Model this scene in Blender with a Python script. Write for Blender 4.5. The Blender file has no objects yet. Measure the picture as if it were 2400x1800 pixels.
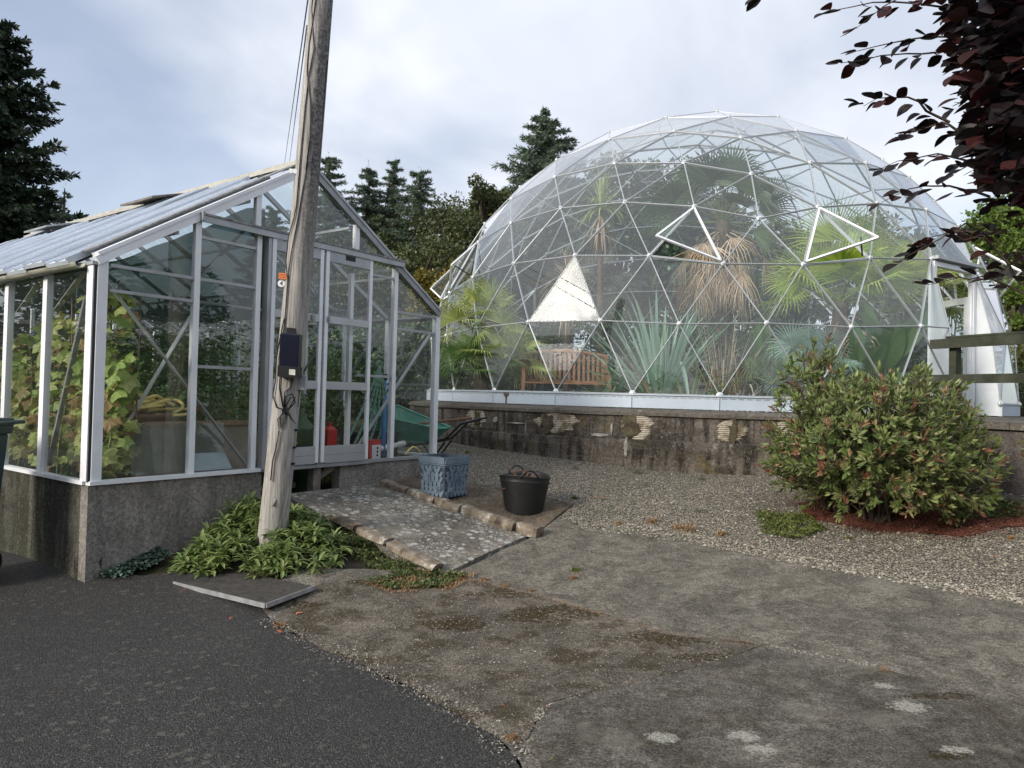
import bpy, math, random
import numpy as np
from mathutils import Vector as V, Matrix
from mathutils.geometry import delaunay_2d_cdt
from mathutils import noise as MN
random.seed(7); rng = np.random.default_rng(7)
SC = bpy.context.scene; COL = SC.collection
R_ = math.radians

# ------------------------------------------------------------------ camera
FPX = 1664.43; PITCH = R_(.92254); ROLL = R_(1.47043); EYE = V((0, 0, 1.6))
cp, sp = math.cos(PITCH), math.sin(PITCH); cr, sr = math.cos(ROLL), math.sin(ROLL)
FW = V((0, cp, sp)); UP0 = V((0, -sp, cp)); RT0 = V((1, 0, 0))
RT = RT0*cr + UP0*sr; UP = -RT0*sr + UP0*cr
cam = bpy.data.cameras.new('camera'); cam_o = bpy.data.objects.new('camera', cam); COL.objects.link(cam_o)
m = Matrix((RT, UP, -FW)).transposed().to_4x4(); m.translation = EYE; cam_o.matrix_world = m
cam.sensor_fit = 'HORIZONTAL'; cam.sensor_width = 36; cam.lens = FPX/2400*36; cam.clip_start = .05; cam.clip_end = 600
SC.camera = cam_o

# ------------------------------------------------------------------ light
SUN_EL = 26; SUN_AZ = -128       # azimuth clockwise from +Y
sd = V((math.sin(R_(SUN_AZ))*math.cos(R_(SUN_EL)), math.cos(R_(SUN_AZ))*math.cos(R_(SUN_EL)), math.sin(R_(SUN_EL))))
sun = bpy.data.lights.new('sun', 'SUN'); sun.energy = 3.2; sun.angle = R_(14); sun.color = (1, .92, .80)
sun_o = bpy.data.objects.new('sun', sun); COL.objects.link(sun_o)
sun_o.rotation_euler = sd.to_track_quat('Z', 'Y').to_euler(); sun_o.location = (-8, -3, 12)

W = bpy.data.worlds.new('World'); SC.world = W; W.use_nodes = True
nt = W.node_tree; nt.nodes.clear()
def wn(t, **k):
    n = nt.nodes.new(t)
    for a, b in k.items(): setattr(n, a, b)
    return n
sky = wn('ShaderNodeTexSky', sky_type='NISHITA', sun_disc=False, sun_elevation=R_(SUN_EL), sun_rotation=R_(SUN_AZ), air_density=1.0, dust_density=1.5)
tc = wn('ShaderNodeTexCoord'); sep = wn('ShaderNodeSeparateXYZ'); nt.links.new(tc.outputs['Generated'], sep.inputs[0])
# cloud plane projection: direction / (z + .25)
addz = wn('ShaderNodeMath', operation='ADD'); nt.links.new(sep.outputs[2], addz.inputs[0]); addz.inputs[1].default_value = .28
mxz = wn('ShaderNodeMath', operation='MAXIMUM'); nt.links.new(addz.outputs[0], mxz.inputs[0]); mxz.inputs[1].default_value = .12
cx_ = wn('ShaderNodeMath', operation='DIVIDE'); cy_ = wn('ShaderNodeMath', operation='DIVIDE')
nt.links.new(sep.outputs[0], cx_.inputs[0]); nt.links.new(sep.outputs[1], cy_.inputs[0])
nt.links.new(mxz.outputs[0], cx_.inputs[1]); nt.links.new(mxz.outputs[0], cy_.inputs[1])
cmb = wn('ShaderNodeCombineXYZ'); nt.links.new(cx_.outputs[0], cmb.inputs[0]); nt.links.new(cy_.outputs[0], cmb.inputs[1])
n1 = wn('ShaderNodeTexNoise'); n1.inputs['Scale'].default_value = 1.5; n1.inputs['Detail'].default_value = 7; n1.inputs['Roughness'].default_value = .52; n1.inputs['Distortion'].default_value = .5
nt.links.new(cmb.outputs[0], n1.inputs['Vector'])
n2 = wn('ShaderNodeTexNoise'); n2.inputs['Scale'].default_value = .9; n2.inputs['Detail'].default_value = 4
mp = wn('ShaderNodeMapping'); mp.inputs['Location'].default_value = (3.6, 2.3, 0); nt.links.new(cmb.outputs[0], mp.inputs[0]); nt.links.new(mp.outputs[0], n2.inputs['Vector'])
cr1 = wn('ShaderNodeValToRGB')          # cloud shade
e = cr1.color_ramp.elements; e[0].position = .36; e[0].color = (4.15, 4.55, 5.35, 1); e[1].position = .64; e[1].color = (6.15, 6.4, 6.95, 1)
nt.links.new(n1.outputs[0], cr1.inputs[0])
cr2 = wn('ShaderNodeValToRGB')          # cover mask
e = cr2.color_ramp.elements; e[0].position = .36; e[0].color = (.42, .42, .42, 1); e[1].position = .49; e[1].color = (1, 1, 1, 1)
nt.links.new(n2.outputs[0], cr2.inputs[0])
skm = wn('ShaderNodeMix', data_type='RGBA', blend_type='MULTIPLY'); skm.inputs[0].default_value = 1
nt.links.new(sky.outputs[0], skm.inputs[6]); skm.inputs[7].default_value = (1.0, 1.0, 1.05, 1)
mx = wn('ShaderNodeMix', data_type='RGBA'); nt.links.new(cr2.outputs[0], mx.inputs[0]); nt.links.new(skm.outputs[2], mx.inputs[6]); nt.links.new(cr1.outputs[0], mx.inputs[7])
# thin bright cloud set off from the sun, placed for a dome pane's reflection
dp = wn('ShaderNodeVectorMath', operation='DOT_PRODUCT'); nt.links.new(tc.outputs['Generated'], dp.inputs[0]); dp.inputs[1].default_value = (-.797, -.290, .530)
mr = wn('ShaderNodeMapRange'); nt.links.new(dp.outputs['Value'], mr.inputs[0]); mr.inputs[1].default_value = .93; mr.inputs[2].default_value = 1; mr.inputs[3].default_value = 0; mr.inputs[4].default_value = 1
pw = wn('ShaderNodeMath', operation='POWER'); nt.links.new(mr.outputs[0], pw.inputs[0]); pw.inputs[1].default_value = 4
ml = wn('ShaderNodeMath', operation='MULTIPLY'); nt.links.new(pw.outputs[0], ml.inputs[0])
cr3 = wn('ShaderNodeMapRange'); n3 = wn('ShaderNodeTexNoise'); n3.inputs['Scale'].default_value = 9; n3.inputs['Detail'].default_value = 6; n3.inputs['Distortion'].default_value = 1.2; nt.links.new(tc.outputs['Generated'], n3.inputs['Vector']); nt.links.new(n3.outputs[0], cr3.inputs[0]); cr3.inputs[1].default_value = .38; cr3.inputs[2].default_value = .62; cr3.inputs[3].default_value = 13; cr3.inputs[4].default_value = 85
nt.links.new(cr3.outputs[0], ml.inputs[1])
gl = wn('ShaderNodeMix', data_type='RGBA', blend_type='ADD', clamp_result=False); gl.inputs[0].default_value = 1
gc = wn('ShaderNodeVectorMath', operation='SCALE'); gc.inputs[0].default_value = (1, .97, .9); nt.links.new(ml.outputs[0], gc.inputs['Scale'])
nt.links.new(mx.outputs[2], gl.inputs[6]); nt.links.new(gc.outputs[0], gl.inputs[7])
bg = wn('ShaderNodeBackground'); bg.inputs[1].default_value = .145; nt.links.new(gl.outputs[2], bg.inputs[0])
wo = wn('ShaderNodeOutputWorld'); nt.links.new(bg.outputs[0], wo.inputs[0])
SC.view_settings.view_transform = 'Standard'; SC.view_settings.look = 'None'; SC.view_settings.exposure = .18; SC.view_settings.gamma = 1
SC.cycles.max_bounces = 8; SC.cycles.transparent_max_bounces = 48; SC.cycles.diffuse_bounces = 3; SC.cycles.glossy_bounces = 3
SC.cycles.caustics_reflective = False; SC.cycles.caustics_refractive = False
SC.cycles.use_denoising = True

# ------------------------------------------------------------------ rays through photograph points (used to find real positions)
def ray(x, y): return FW + RT*((x-1200)/FPX) - UP*((y-900)/FPX)
def aty(x, y, Y):
    r = ray(x, y); return EYE + r*(Y/r.y)
def atz(x, y, z):
    r = ray(x, y); return EYE + r*((z-EYE.z)/r.z)
def dpx(x, y): return x*2400/2212, y*2400/2212
def atd(x, y, Y): return aty(*dpx(x, y), Y)

# greenhouse frame of reference: u along the gable, v to the back, z up
G0 = V((-3.55195, 6.01015, 0)); GD = V((.58436, .81149, 0)); GB = V((-.81149, .58436, 0)); GW = 4.356
def g(u, v, z): return G0 + GD*u + GB*v + V((0, 0, z))
def gab(px, py, v=0):
    r = ray(px, py); t = (G0.dot(GB)+v - EYE.dot(GB))/r.dot(GB); P = EYE + r*t
    return (P-G0).dot(GD), P.z
def gside(px, py, u=0):
    r = ray(px, py); t = (G0.dot(GD)+u - EYE.dot(GD))/r.dot(GD); P = EYE + r*t
    return (P-G0).dot(GB), P.z
def guv(p): q = p-G0; return q.dot(GD), q.dot(GB)

# ------------------------------------------------------------------ terrain height
CP = [(0,0,0),(-4,1,-.02),(4,1,.0),(0,3,0),(-6,4,-.07),(-3.55,5.9,-.085),(-5.5,8,-.075),(-9,11,-.07),(-1.9,5.3,-.04),(-.58,6.2,-.01),(.19,7.2,.13),
 (-1.2,12.45,.78),(-.37,11.4,.73),(.17,10.95,.71),(.67,10.6,.68),(1.33,10.25,.65),(1.87,10.0,.60),(2.58,9.8,.59),(3.6,9.6,.6),(5.6,8.9,.62),(6.2,7.5,.6),
 (-.55,8.15,.37),(.1,7.75,.25),(-1.5,8.9,.47),(-2.6,7.3,.34),(-2.55,9.7,.6),(1.6,7.8,.32),(4.0,7.8,.33),(4,5.3,.12),(1.6,6.2,.07),(3,3.6,.03),(8,5,.3),(8,1,.1),(-4,14,.85),(-10,20,.9),(-20,20,.6),(-20,0,0),(0,-12,0),(20,-5,.1),(20,-20,0),(-20,-20,0),
 (4,16,.8),(4,24,1.2),(14,14,1.2),(20,30,1.5),(-20,40,1.2),(0,40,1.5),(-2.9,8.5,.45),(-1.95,7.85,.44)]
_P = np.array([c[:2] for c in CP], float); _Z = np.array([c[2] for c in CP])
_k = lambda r2: np.sqrt(r2+.16)
_A = _k(((_P[:, None]-_P[None])**2).sum(-1)); _n = len(CP)
_M = np.block([[_A, np.ones((_n, 1))], [np.ones((1, _n)), np.zeros((1, 1))]])
_w = np.linalg.solve(_M, np.append(_Z, 0))
def gz(x, y):
    if abs(x) > 40 or abs(y) > 60: return .9
    d = (_P[:, 0]-x)**2 + (_P[:, 1]-y)**2
    return float(_k(d) @ _w[:-1] + _w[-1])
def hit(px, py, off=0):
    r = ray(px, py); z = .1
    for _ in range(25):
        t = (z-EYE.z)/r.z; P = EYE + r*t; z = .5*z + .5*(gz(P.x, P.y)+off)
    t = (z-EYE.z)/r.z; return EYE + r*t

# ------------------------------------------------------------------ mesh builder
ORG = {}
class MB:
    def __init__(s): s.v = []; s.f = []; s.arr = []
    def poly(s, pts):
        n = len(s.v); s.v += [tuple(p) for p in pts]; s.f.append(tuple(range(n, n+len(pts))))
    def hexa(s, p):   # 8 points: bottom 4, top 4
        n = len(s.v); s.v += [tuple(q) for q in p]
        s.f += [tuple(n+i for i in q) for q in ((3,2,1,0),(4,5,6,7),(0,1,5,4),(1,2,6,5),(2,3,7,6),(3,0,4,7))]
    def box(s, c, sx, sy, sz, X=V((1,0,0)), Y=V((0,1,0)), Z=V((0,0,1))):
        c = V(c); a, b, d = X*sx/2, Y*sy/2, Z*sz/2
        s.hexa([c-a-b-d, c+a-b-d, c+a+b-d, c-a+b-d, c-a-b+d, c+a-b+d, c+a+b+d, c-a+b+d])
    def bar(s, p, q, w, h, up=V((0,0,1))):
        p, q = V(p), V(q); d = (q-p).normalized(); sd_ = d.cross(up)
        if sd_.length < 1e-4: sd_ = d.cross(V((0,1,0)))
        sd_.normalize(); u = sd_.cross(d).normalized(); a, b = sd_*w/2, u*h/2
        s.hexa([p-a-b, p+a-b, q+a-b, q-a-b, p-a+b, p+a+b, q+a+b, q-a+b])
    def gbox(s, u0, u1, v0, v1, z0, z1):
        s.hexa([g(u0,v0,z0), g(u1,v0,z0), g(u1,v1,z0), g(u0,v1,z0), g(u0,v0,z1), g(u1,v0,z1), g(u1,v1,z1), g(u0,v1,z1)])
    def tube(s, pts, r, n=8, cap=True, closed=False):
        pts = [V(p) for p in pts]; N = len(pts); base = len(s.v); pn = None
        for i, p in enumerate(pts):
            if closed: d = pts[(i+1) % N]-pts[i-1]
            else: d = pts[min(i+1, N-1)]-pts[max(i-1, 0)]
            d.normalize()
            if pn is None: a = d.orthogonal().normalized()
            else: a = (pn - d*pn.dot(d)).normalized()
            pn = a; b = d.cross(a); rr = r[i] if hasattr(r, '__len__') else r
            for k in range(n):
                t = 2*math.pi*k/n; s.v.append(tuple(p + a*math.cos(t)*rr + b*math.sin(t)*rr))
        M = N if closed else N-1
        for i in range(M):
            j = (i+1) % N
            for k in range(n):
                k2 = (k+1) % n; s.f.append((base+i*n+k, base+i*n+k2, base+j*n+k2, base+j*n+k))
        if cap and not closed:
            s.f.append(tuple(base+k for k in reversed(range(n)))); s.f.append(tuple(base+(N-1)*n+k for k in range(n)))
    def lathe(s, c, prof, n=32, X=V((1,0,0)), Y=V((0,1,0)), Z=V((0,0,1))):
        c = V(c); base = len(s.v); N = len(prof)
        for r, z in prof:
            for k in range(n):
                t = 2*math.pi*k/n; s.v.append(tuple(c + X*r*math.cos(t) + Y*r*math.sin(t) + Z*z))
        for i in range(N-1):
            for k in range(n):
                k2 = (k+1) % n; s.f.append((base+i*n+k, base+i*n+k2, base+(i+1)*n+k2, base+(i+1)*n+k))
    def arrays(s, P, F):      # P (N,3), F (M,k) numpy
        s.arr.append((np.asarray(P, float), np.asarray(F, int)))
    def build(s, name, mat, parent=None, smooth=False):
        v = s.v; f = s.f
        if s.arr:
            v = list(v); f = list(f)
            for P, F in s.arr:
                n = len(v); v += P.tolist(); f += (F+n).tolist()
        me = bpy.data.meshes.new(name)
        o_ = ORG.get(parent.name, V((0,0,0))) if parent else V((0,0,0))
        if parent and (o_.x or o_.y or o_.z):
            A = np.array(v, float); A -= np.array(o_); v = A.tolist()
        me.from_pydata(v, [], f); me.update()
        if smooth: me.polygons.foreach_set('use_smooth', [True]*len(me.polygons))
        for mm in (mat if isinstance(mat, (list, tuple)) else [mat]): me.materials.append(mm)
        o = bpy.data.objects.new(name, me); COL.objects.link(o)
        if parent: o.parent = parent; ORG[o.name] = o_
        return o
def tag(o, label, cat, group=None, kind=None):
    if label: o['label'] = label
    if cat: o['category'] = cat
    if group: o['group'] = group
    if kind: o['kind'] = kind
    return o
def struct(o, kind='structure'): o['kind'] = kind; return o
def thing(name, label, cat, loc, group=None):
    o = bpy.data.objects.new(name, None); COL.objects.link(o); o.location = loc; ORG[o.name] = V(loc); o.empty_display_size = .1
    return tag(o, label, cat, group)
def copy_tree(root, loc, rz=0, sc=1, label=None):
    c = root.copy(); COL.objects.link(c); c.location = loc; c.rotation_euler = (0, 0, rz); c.scale = (sc, sc, sc) if not hasattr(sc, '__len__') else sc
    if label: c['label'] = label
    def rec(a, b):
        for ch in list(a.children):
            d = ch.copy(); COL.objects.link(d); d.parent = b; rec(ch, d)
    rec(root, c); return c

# ------------------------------------------------------------------ materials
class NT:
    def __init__(s, name):
        s.m = bpy.data.materials.new(name); s.m.use_nodes = True; s.t = s.m.node_tree; s.t.nodes.clear()
        s.out = s.n('ShaderNodeOutputMaterial'); s.tc = s.n('ShaderNodeTexCoord')
    def n(s, t, **k):
        n = s.t.nodes.new(t)
        for a, b in k.items(): setattr(n, a, b)
        return n
    def l(s, a, b): s.t.links.new(a, b)
    def coord(s, scale=None, kind='Object', rot=None):
        if scale is None: return s.tc.outputs[kind]
        mp = s.n('ShaderNodeMapping'); s.l(s.tc.outputs[kind], mp.inputs[0])
        mp.inputs['Scale'].default_value = scale if hasattr(scale, '__len__') else (scale,)*3
        if rot: mp.inputs['Rotation'].default_value = rot
        return mp.outputs[0]
    def noise(s, sc, det=4, ro=.55, vec=None, dist=0):
        n = s.n('ShaderNodeTexNoise'); n.inputs['Scale'].default_value = sc; n.inputs['Detail'].default_value = det; n.inputs['Roughness'].default_value = ro; n.inputs['Distortion'].default_value = dist
        s.l(vec if vec is not None else s.coord(), n.inputs['Vector']); return n.outputs[0]
    def voro(s, sc, feat='F1', out='Distance', vec=None, rnd=1):
        n = s.n('ShaderNodeTexVoronoi', feature=feat); n.inputs['Scale'].default_value = sc; n.inputs['Randomness'].default_value = rnd
        s.l(vec if vec is not None else s.coord(), n.inputs['Vector']); return n.outputs[out]
    def ramp(s, fac, stops):
        r = s.n('ShaderNodeValToRGB'); s.l(fac, r.inputs[0]); el = r.color_ramp.elements
        while len(el) < len(stops): el.new(.5)
        for e_, (p, c) in zip(el, stops):
            e_.position = p; e_.color = (c, c, c, 1) if not hasattr(c, '__len__') else (*c[:3], 1)
        return r.outputs[0]
    def mix(s, f, a, b, bt='MIX'):
        m_ = s.n('ShaderNodeMix', data_type='RGBA', blend_type=bt)
        for i, x in ((0, f), (6, a), (7, b)):
            if hasattr(x, 'is_linked') or hasattr(x, 'links'): s.l(x, m_.inputs[i])
            elif i == 0: m_.inputs[0].default_value = x
            else: m_.inputs[i].default_value = (x, x, x, 1) if not hasattr(x, '__len__') else (*x[:3], 1)
        return m_.outputs[2]
    def math(s, op, a, b=0, clamp=False):
        m_ = s.n('ShaderNodeMath', operation=op, use_clamp=clamp)
        for i, x in ((0, a), (1, b)):
            if hasattr(x, 'links'): s.l(x, m_.inputs[i])
            else: m_.inputs[i].default_value = x
        return m_.outputs[0]
    def bump(s, h, st=.3, dist=.01):
        b = s.n('ShaderNodeBump'); b.inputs['Strength'].default_value = st; b.inputs['Distance'].default_value = dist; s.l(h, b.inputs['Height']); return b.outputs[0]
    def pbr(s, col, rough=.7, metal=0, normal=None, spec=.5, coat=0):
        p = s.n('ShaderNodeBsdfPrincipled')
        for k_, x in (('Base Color', col), ('Roughness', rough), ('Metallic', metal), ('Specular IOR Level', spec)):
            if hasattr(x, 'links'): s.l(x, p.inputs[k_])
            elif k_ == 'Base Color': p.inputs[k_].default_value = (*x[:3], 1)
            else: p.inputs[k_].default_value = x
        if normal is not None: s.l(normal, p.inputs['Normal'])
        s.last = p; return p.outputs[0]
    def done(s, sh): s.l(sh, s.out.inputs[0]); return s.m
def plain(name, col, rough=.6, metal=0, var=.25, sc=6, bump=.1, bsc=40):
    t = NT(name); nz = t.noise(sc, 5); c0 = [x*(1-var) for x in col]; c1 = [min(1, x*(1+var)) for x in col]
    c = t.ramp(nz, [(.3, c0), (.7, c1)])
    return t.done(t.pbr(c, rough, metal, t.bump(t.noise(bsc, 4), bump, .01)))
def leafmat(name, cols, trans=.3, rough=.5, nsc=1.2):
    t = NT(name); ge = t.n('ShaderNodeNewGeometry'); k = len(cols)
    f = t.math('ADD', t.math('MULTIPLY', ge.outputs['Random Per Island'], .75), t.math('MULTIPLY', t.noise(nsc, 3), .3))
    r = t.ramp(f, [((i+.35)/k, c) for i, c in enumerate(cols)])
    p = t.pbr(r, rough); tr = t.n('ShaderNodeBsdfTranslucent'); t.l(r, tr.inputs[0])
    mx_ = t.n('ShaderNodeMixShader'); mx_.inputs[0].default_value = trans; t.l(p, mx_.inputs[1]); t.l(tr.outputs[0], mx_.inputs[2])
    return t.done(mx_.outputs[0])
def glassmat(name, tint=(.95,.97,.96), refl=1.0, dirt=.05, dirtcol=(.75,.8,.8), nsc=.8, bumpy=0):
    t = NT(name); tr = t.n('ShaderNodeBsdfTransparent'); tr.inputs[0].default_value = (*tint, 1)
    gl_ = t.n('ShaderNodeBsdfGlossy'); gl_.inputs['Roughness'].default_value = (.02 if bumpy else 0); gl_.inputs[0].default_value = (1, 1, 1, 1)
    lw = t.n('ShaderNodeLayerWeight'); lw.inputs[0].default_value = .5
    fr = t.math('ADD', t.math('MULTIPLY', t.math('POWER', lw.outputs['Facing'], 5), .9), .036)
    if bumpy:
        b = t.bump(t.noise(.9, 2), bumpy, .02); t.l(b, gl_.inputs['Normal'])
    f = t.math('MULTIPLY', fr, 1.8*refl, True)
    m1 = t.n('ShaderNodeMixShader'); t.l(f, m1.inputs[0]); t.l(tr.outputs[0], m1.inputs[1]); t.l(gl_.outputs[0], m1.inputs[2])
    df = t.n('ShaderNodeBsdfDiffuse'); df.inputs[0].default_value = (*dirtcol, 1)
    tl = t.n('ShaderNodeBsdfTranslucent'); tl.inputs[0].default_value = (*dirtcol, 1)
    md = t.n('ShaderNodeMixShader'); md.inputs[0].default_value = .5; t.l(df.outputs[0], md.inputs[1]); t.l(tl.outputs[0], md.inputs[2])
    dn = t.math('MULTIPLY', t.ramp(t.noise(nsc, 6, .65), [(.3, .35), (.75, 1.5)]), dirt, True)
    m2 = t.n('ShaderNodeMixShader'); t.l(dn, m2.inputs[0]); t.l(m1.outputs[0], m2.inputs[1]); t.l(md.outputs[0], m2.inputs[2])
    return t.done(m2.outputs[0])
# ------------------------------------------------------------------ shared materials
M = {}
def mk_asphalt():
    t = NT('asphalt'); sp = t.voro(260, 'F1', 'Color'); gs = t.voro(125, 'F1', 'Distance'); big = t.noise(.8, 5); 
    base = t.ramp(big, [(.3, (.040,.039,.039)), (.7, (.068,.065,.064))]); sc_ = t.n('ShaderNodeSeparateColor'); t.l(t.voro(125, 'F1', 'Color'), sc_.inputs[0]); base = t.mix(.8, base, t.ramp(sc_.outputs[0], [(.0, .35), (.6, 1.0), (.9, 1.5), (.98, 3.2)]), 'MULTIPLY')
    st = t.ramp(t.noise(300, 2), [(.55, 0), (.72, 1)]); c = t.mix(st, base, (.12,.115,.11))
    c = t.mix(1, c, t.ramp(t.noise(75, 4, .8), [(.36, .4), (.5, 1), (.64, 1.9)]), 'MULTIPLY')
    # lichen freckles, denser towards the concrete joint
    vec = t.coord(); d = t.voro(11, 'F1', 'Distance', vec); dn = t.math('ADD', d, t.math('MULTIPLY', t.noise(55, 6, .85), .75))
    keep = t.ramp(t.noise(.9, 5, .6), [(.42, .12), (.58, 1)])
    msk = t.math('MULTIPLY', t.ramp(dn, [(.54, 1), (.64, 0)]), keep); c = t.mix(t.math('MULTIPLY', msk, .7), c, (.22,.21,.17))
    b = t.bump(t.math('ADD', t.math('MULTIPLY', gs, -1.6), t.math('MULTIPLY', t.noise(60, 5, .8), 1.5)), 1.0, .018)
    return t.done(t.pbr(c, .62, 0, b, .4))
def mk_concrete(name, base, dark, moss=0, lichen=0, speck=.5, white=0, dirt=(.035,.03,.025), wscale=2.1, lsc=14, spots=(), mspots=(), pebbly=0):
    t = NT(name);
    def spotmask(L, nz, soft=.1):
        m_ = None
        for (x, y, rx, ry) in L:
            mp_ = t.n('ShaderNodeMapping'); mp_.vector_type = 'POINT'; t.l(t.tc.outputs['Object'], mp_.inputs[0]); mp_.inputs['Scale'].default_value = (1/rx, 1/ry, 0); mp_.inputs['Location'].default_value = (-x/rx, -y/ry, 0)
            ln = t.n('ShaderNodeVectorMath', operation='LENGTH'); t.l(mp_.outputs[0], ln.inputs[0]); d_ = t.math('ADD', ln.outputs['Value'], nz); k_ = t.ramp(d_, [(.9, 1), (min(1, .9+soft), 0)]); m_ = k_ if m_ is None else t.math('MAXIMUM', m_, k_)
        return m_
    big = t.noise(1.1, 6, .6); c = t.ramp(big, [(.32, dark), (.68, base)])
    st = t.noise(4.5, 6, .7, t.coord((1, 1, 1)), .6); c = t.mix(t.ramp(st, [(.42, .5), (.6, 0)]), c, dirt)
    ag = t.voro(130, 'F1', 'Color'); agd = t.voro(130, 'F1', 'Distance')
    c = t.mix(t.math('MULTIPLY', t.ramp(agd, [(.1, 1), (.42, 0)]), .35*speck), c, t.mix(.75, ag, .5), 'OVERLAY')
    c = t.mix(1, c, t.ramp(t.noise(85, 4, .8), [(.36, .35), (.5, .95), (.64, 2.0)]), 'MULTIPLY'); c = t.mix(1, c, t.ramp(t.noise(24, 6, .8), [(.34, .6), (.66, 1.45)]), 'MULTIPLY')
    if pebbly:
        sc2 = t.n('ShaderNodeSeparateColor'); t.l(t.voro(52, 'F1', 'Color'), sc2.inputs[0]); pm_ = t.math('MULTIPLY', t.ramp(sc2.outputs[0], [(.52, 0), (.6, 1)]), t.ramp(t.voro(52, 'F1', 'Distance'), [(.22, 1), (.34, 0)])); c = t.mix(t.math('MULTIPLY', pm_, pebbly), c, t.ramp(sc2.outputs[1], [(0, (.10,.09,.08)), (.5, (.22,.19,.15)), (1, (.42,.39,.33))]))
    sp = t.ramp(t.noise(210, 2), [(.58, 0), (.70, 1)]); c = t.mix(t.math('MULTIPLY', sp, .7*speck), c, (.42,.40,.36))
    if lichen:
        d = t.voro(lsc, 'F1', 'Distance'); ns = t.noise(lsc*5, 4, .6); dn = t.math('ADD', d, t.math('MULTIPLY', ns, .5)); k = t.noise(1.6, 3)
        msk = t.math('MULTIPLY', t.ramp(dn, [(.52, 1), (.58, 0)]), t.ramp(k, [(.36, 0), (.44, 1)])); c = t.mix(t.math('MULTIPLY', msk, lichen), c, (.55,.56,.53))
        d2 = t.voro(lsc*2.3, 'F1', 'Distance'); m2 = t.math('MULTIPLY', t.ramp(t.math('ADD', d2, t.math('MULTIPLY', ns, .5)), [(.50, 1), (.58, 0)]), t.ramp(k, [(.46, 0), (.54, 1)])); c = t.mix(t.math('MULTIPLY', m2, lichen), c, (.5,.51,.48))
    if white:
        w = t.noise(wscale, 7, .68, None, .3); c = t.mix(t.math('MULTIPLY', t.ramp(w, [(.54, 0), (.70, 1)]), white), c, (.34,.33,.27))
    if moss:
        w = t.noise(2.6, 6, .7); c = t.mix(t.math('MULTIPLY', t.ramp(w, [(.5, 0), (.58, 1)]), moss), c, t.ramp(t.noise(30, 3), [(.3, (.028,.018,.006)), (.7, (.075,.052,.012))]))
    if spots:
        nz = t.math('MULTIPLY', t.math('SUBTRACT', t.noise(34, 6, .85), .44), 3.6); c = t.mix(t.math('MULTIPLY', spotmask(spots, nz), t.ramp(t.noise(95, 4, .8), [(.40, .1), (.54, .95)])), c, (.58,.57,.50))
    if mspots:
        nz = t.math('MULTIPLY', t.math('SUBTRACT', t.noise(5, 7, .75), .42), 2.6); c = t.mix(t.math('MULTIPLY', spotmask(mspots, nz), t.ramp(t.noise(34, 5, .7), [(.42, .1), (.54, .95)])), c, t.ramp(t.noise(40, 4), [(.35, (.022,.014,.005)), (.65, (.085,.058,.014))]))
    h = t.math('ADD', t.math('MULTIPLY', t.noise(70, 6, .75), 1.4), t.math('MULTIPLY', agd, .5))
    return t.done(t.pbr(c, .9, 0, t.bump(h, 1.0, .02), .2))
def mk_gravel():
    t = NT('gravel'); vc = t.voro(62, 'F1', 'Color'); vd = t.voro(62, 'F1', 'Distance'); sepc = t.n('ShaderNodeSeparateColor'); t.l(vc, sepc.inputs[0])
    c = t.ramp(sepc.outputs[0], [(.0, (.14,.125,.11)), (.3, (.25,.225,.19)), (.55, (.38,.33,.255)), (.8, (.5,.43,.31)), (1, (.6,.56,.48))])
    c = t.mix(t.ramp(vd, [(.35, 0), (.62, .85)]), c, (.012,.011,.01))
    big = t.noise(.9, 4); c = t.mix(t.ramp(big, [(.5, 0), (.75, .4)]), c, (.07,.06,.04))
    return t.done(t.pbr(c, .8, 0, t.bump(t.math('SUBTRACT', 1, vd), 1.0, .02), .3))
def SP(px, py): q = hit(px, py); return (q.x, q.y)
M['asphalt'] = mk_asphalt()
M['conc_path'] = mk_concrete('path_concrete', (.28,.255,.212), (.20,.183,.152), lichen=.0, white=.45)
M['conc_low'] = mk_concrete('slab_concrete', (.24,.22,.19), (.135,.125,.108), moss=.3, white=.85, lichen=.0, wscale=1.7, spots=[(*SP(1552,1738),.09,.07),(*SP(1745,1735),.09,.07),(*SP(1785,1765),.09,.06),(*SP(2130,1665),.11,.09),(*SP(2070,1615),.07,.05),(*SP(2240,1768),.10,.05)], mspots=[(*SP(2225,1780),.13,.05),(*SP(2220,1640),.3,.05)])
M['conc_moss'] = mk_concrete('mossy_concrete', (.26,.225,.18), (.115,.098,.076), moss=.6, pebbly=.85, speck=1.0, white=.3, mspots=[(*SP(1190,1395),.35,.16),(*SP(1330,1440),.45,.22),(*SP(1560,1500),.4,.2),(*SP(1250,1450),.35,.15),(*SP(700,1420),.25,.12),(*SP(1690,1545),.3,.1),(*SP(860,1370),.3,.08),(*SP(1060,1470),.3,.15)])
M['conc_ramp'] = mk_concrete('ramp_concrete', (.38,.35,.30), (.22,.20,.17), lichen=1.0, speck=.4, lsc=10, white=.6)
M['conc_brown'] = mk_concrete('brown_concrete', (.24,.19,.14), (.14,.11,.075), lichen=.1, speck=.3)
M['gravel'] = mk_gravel()
M['soil'] = plain('soil', (.04,.032,.022), .95, 0, .5, 12, .8, 60)
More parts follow.
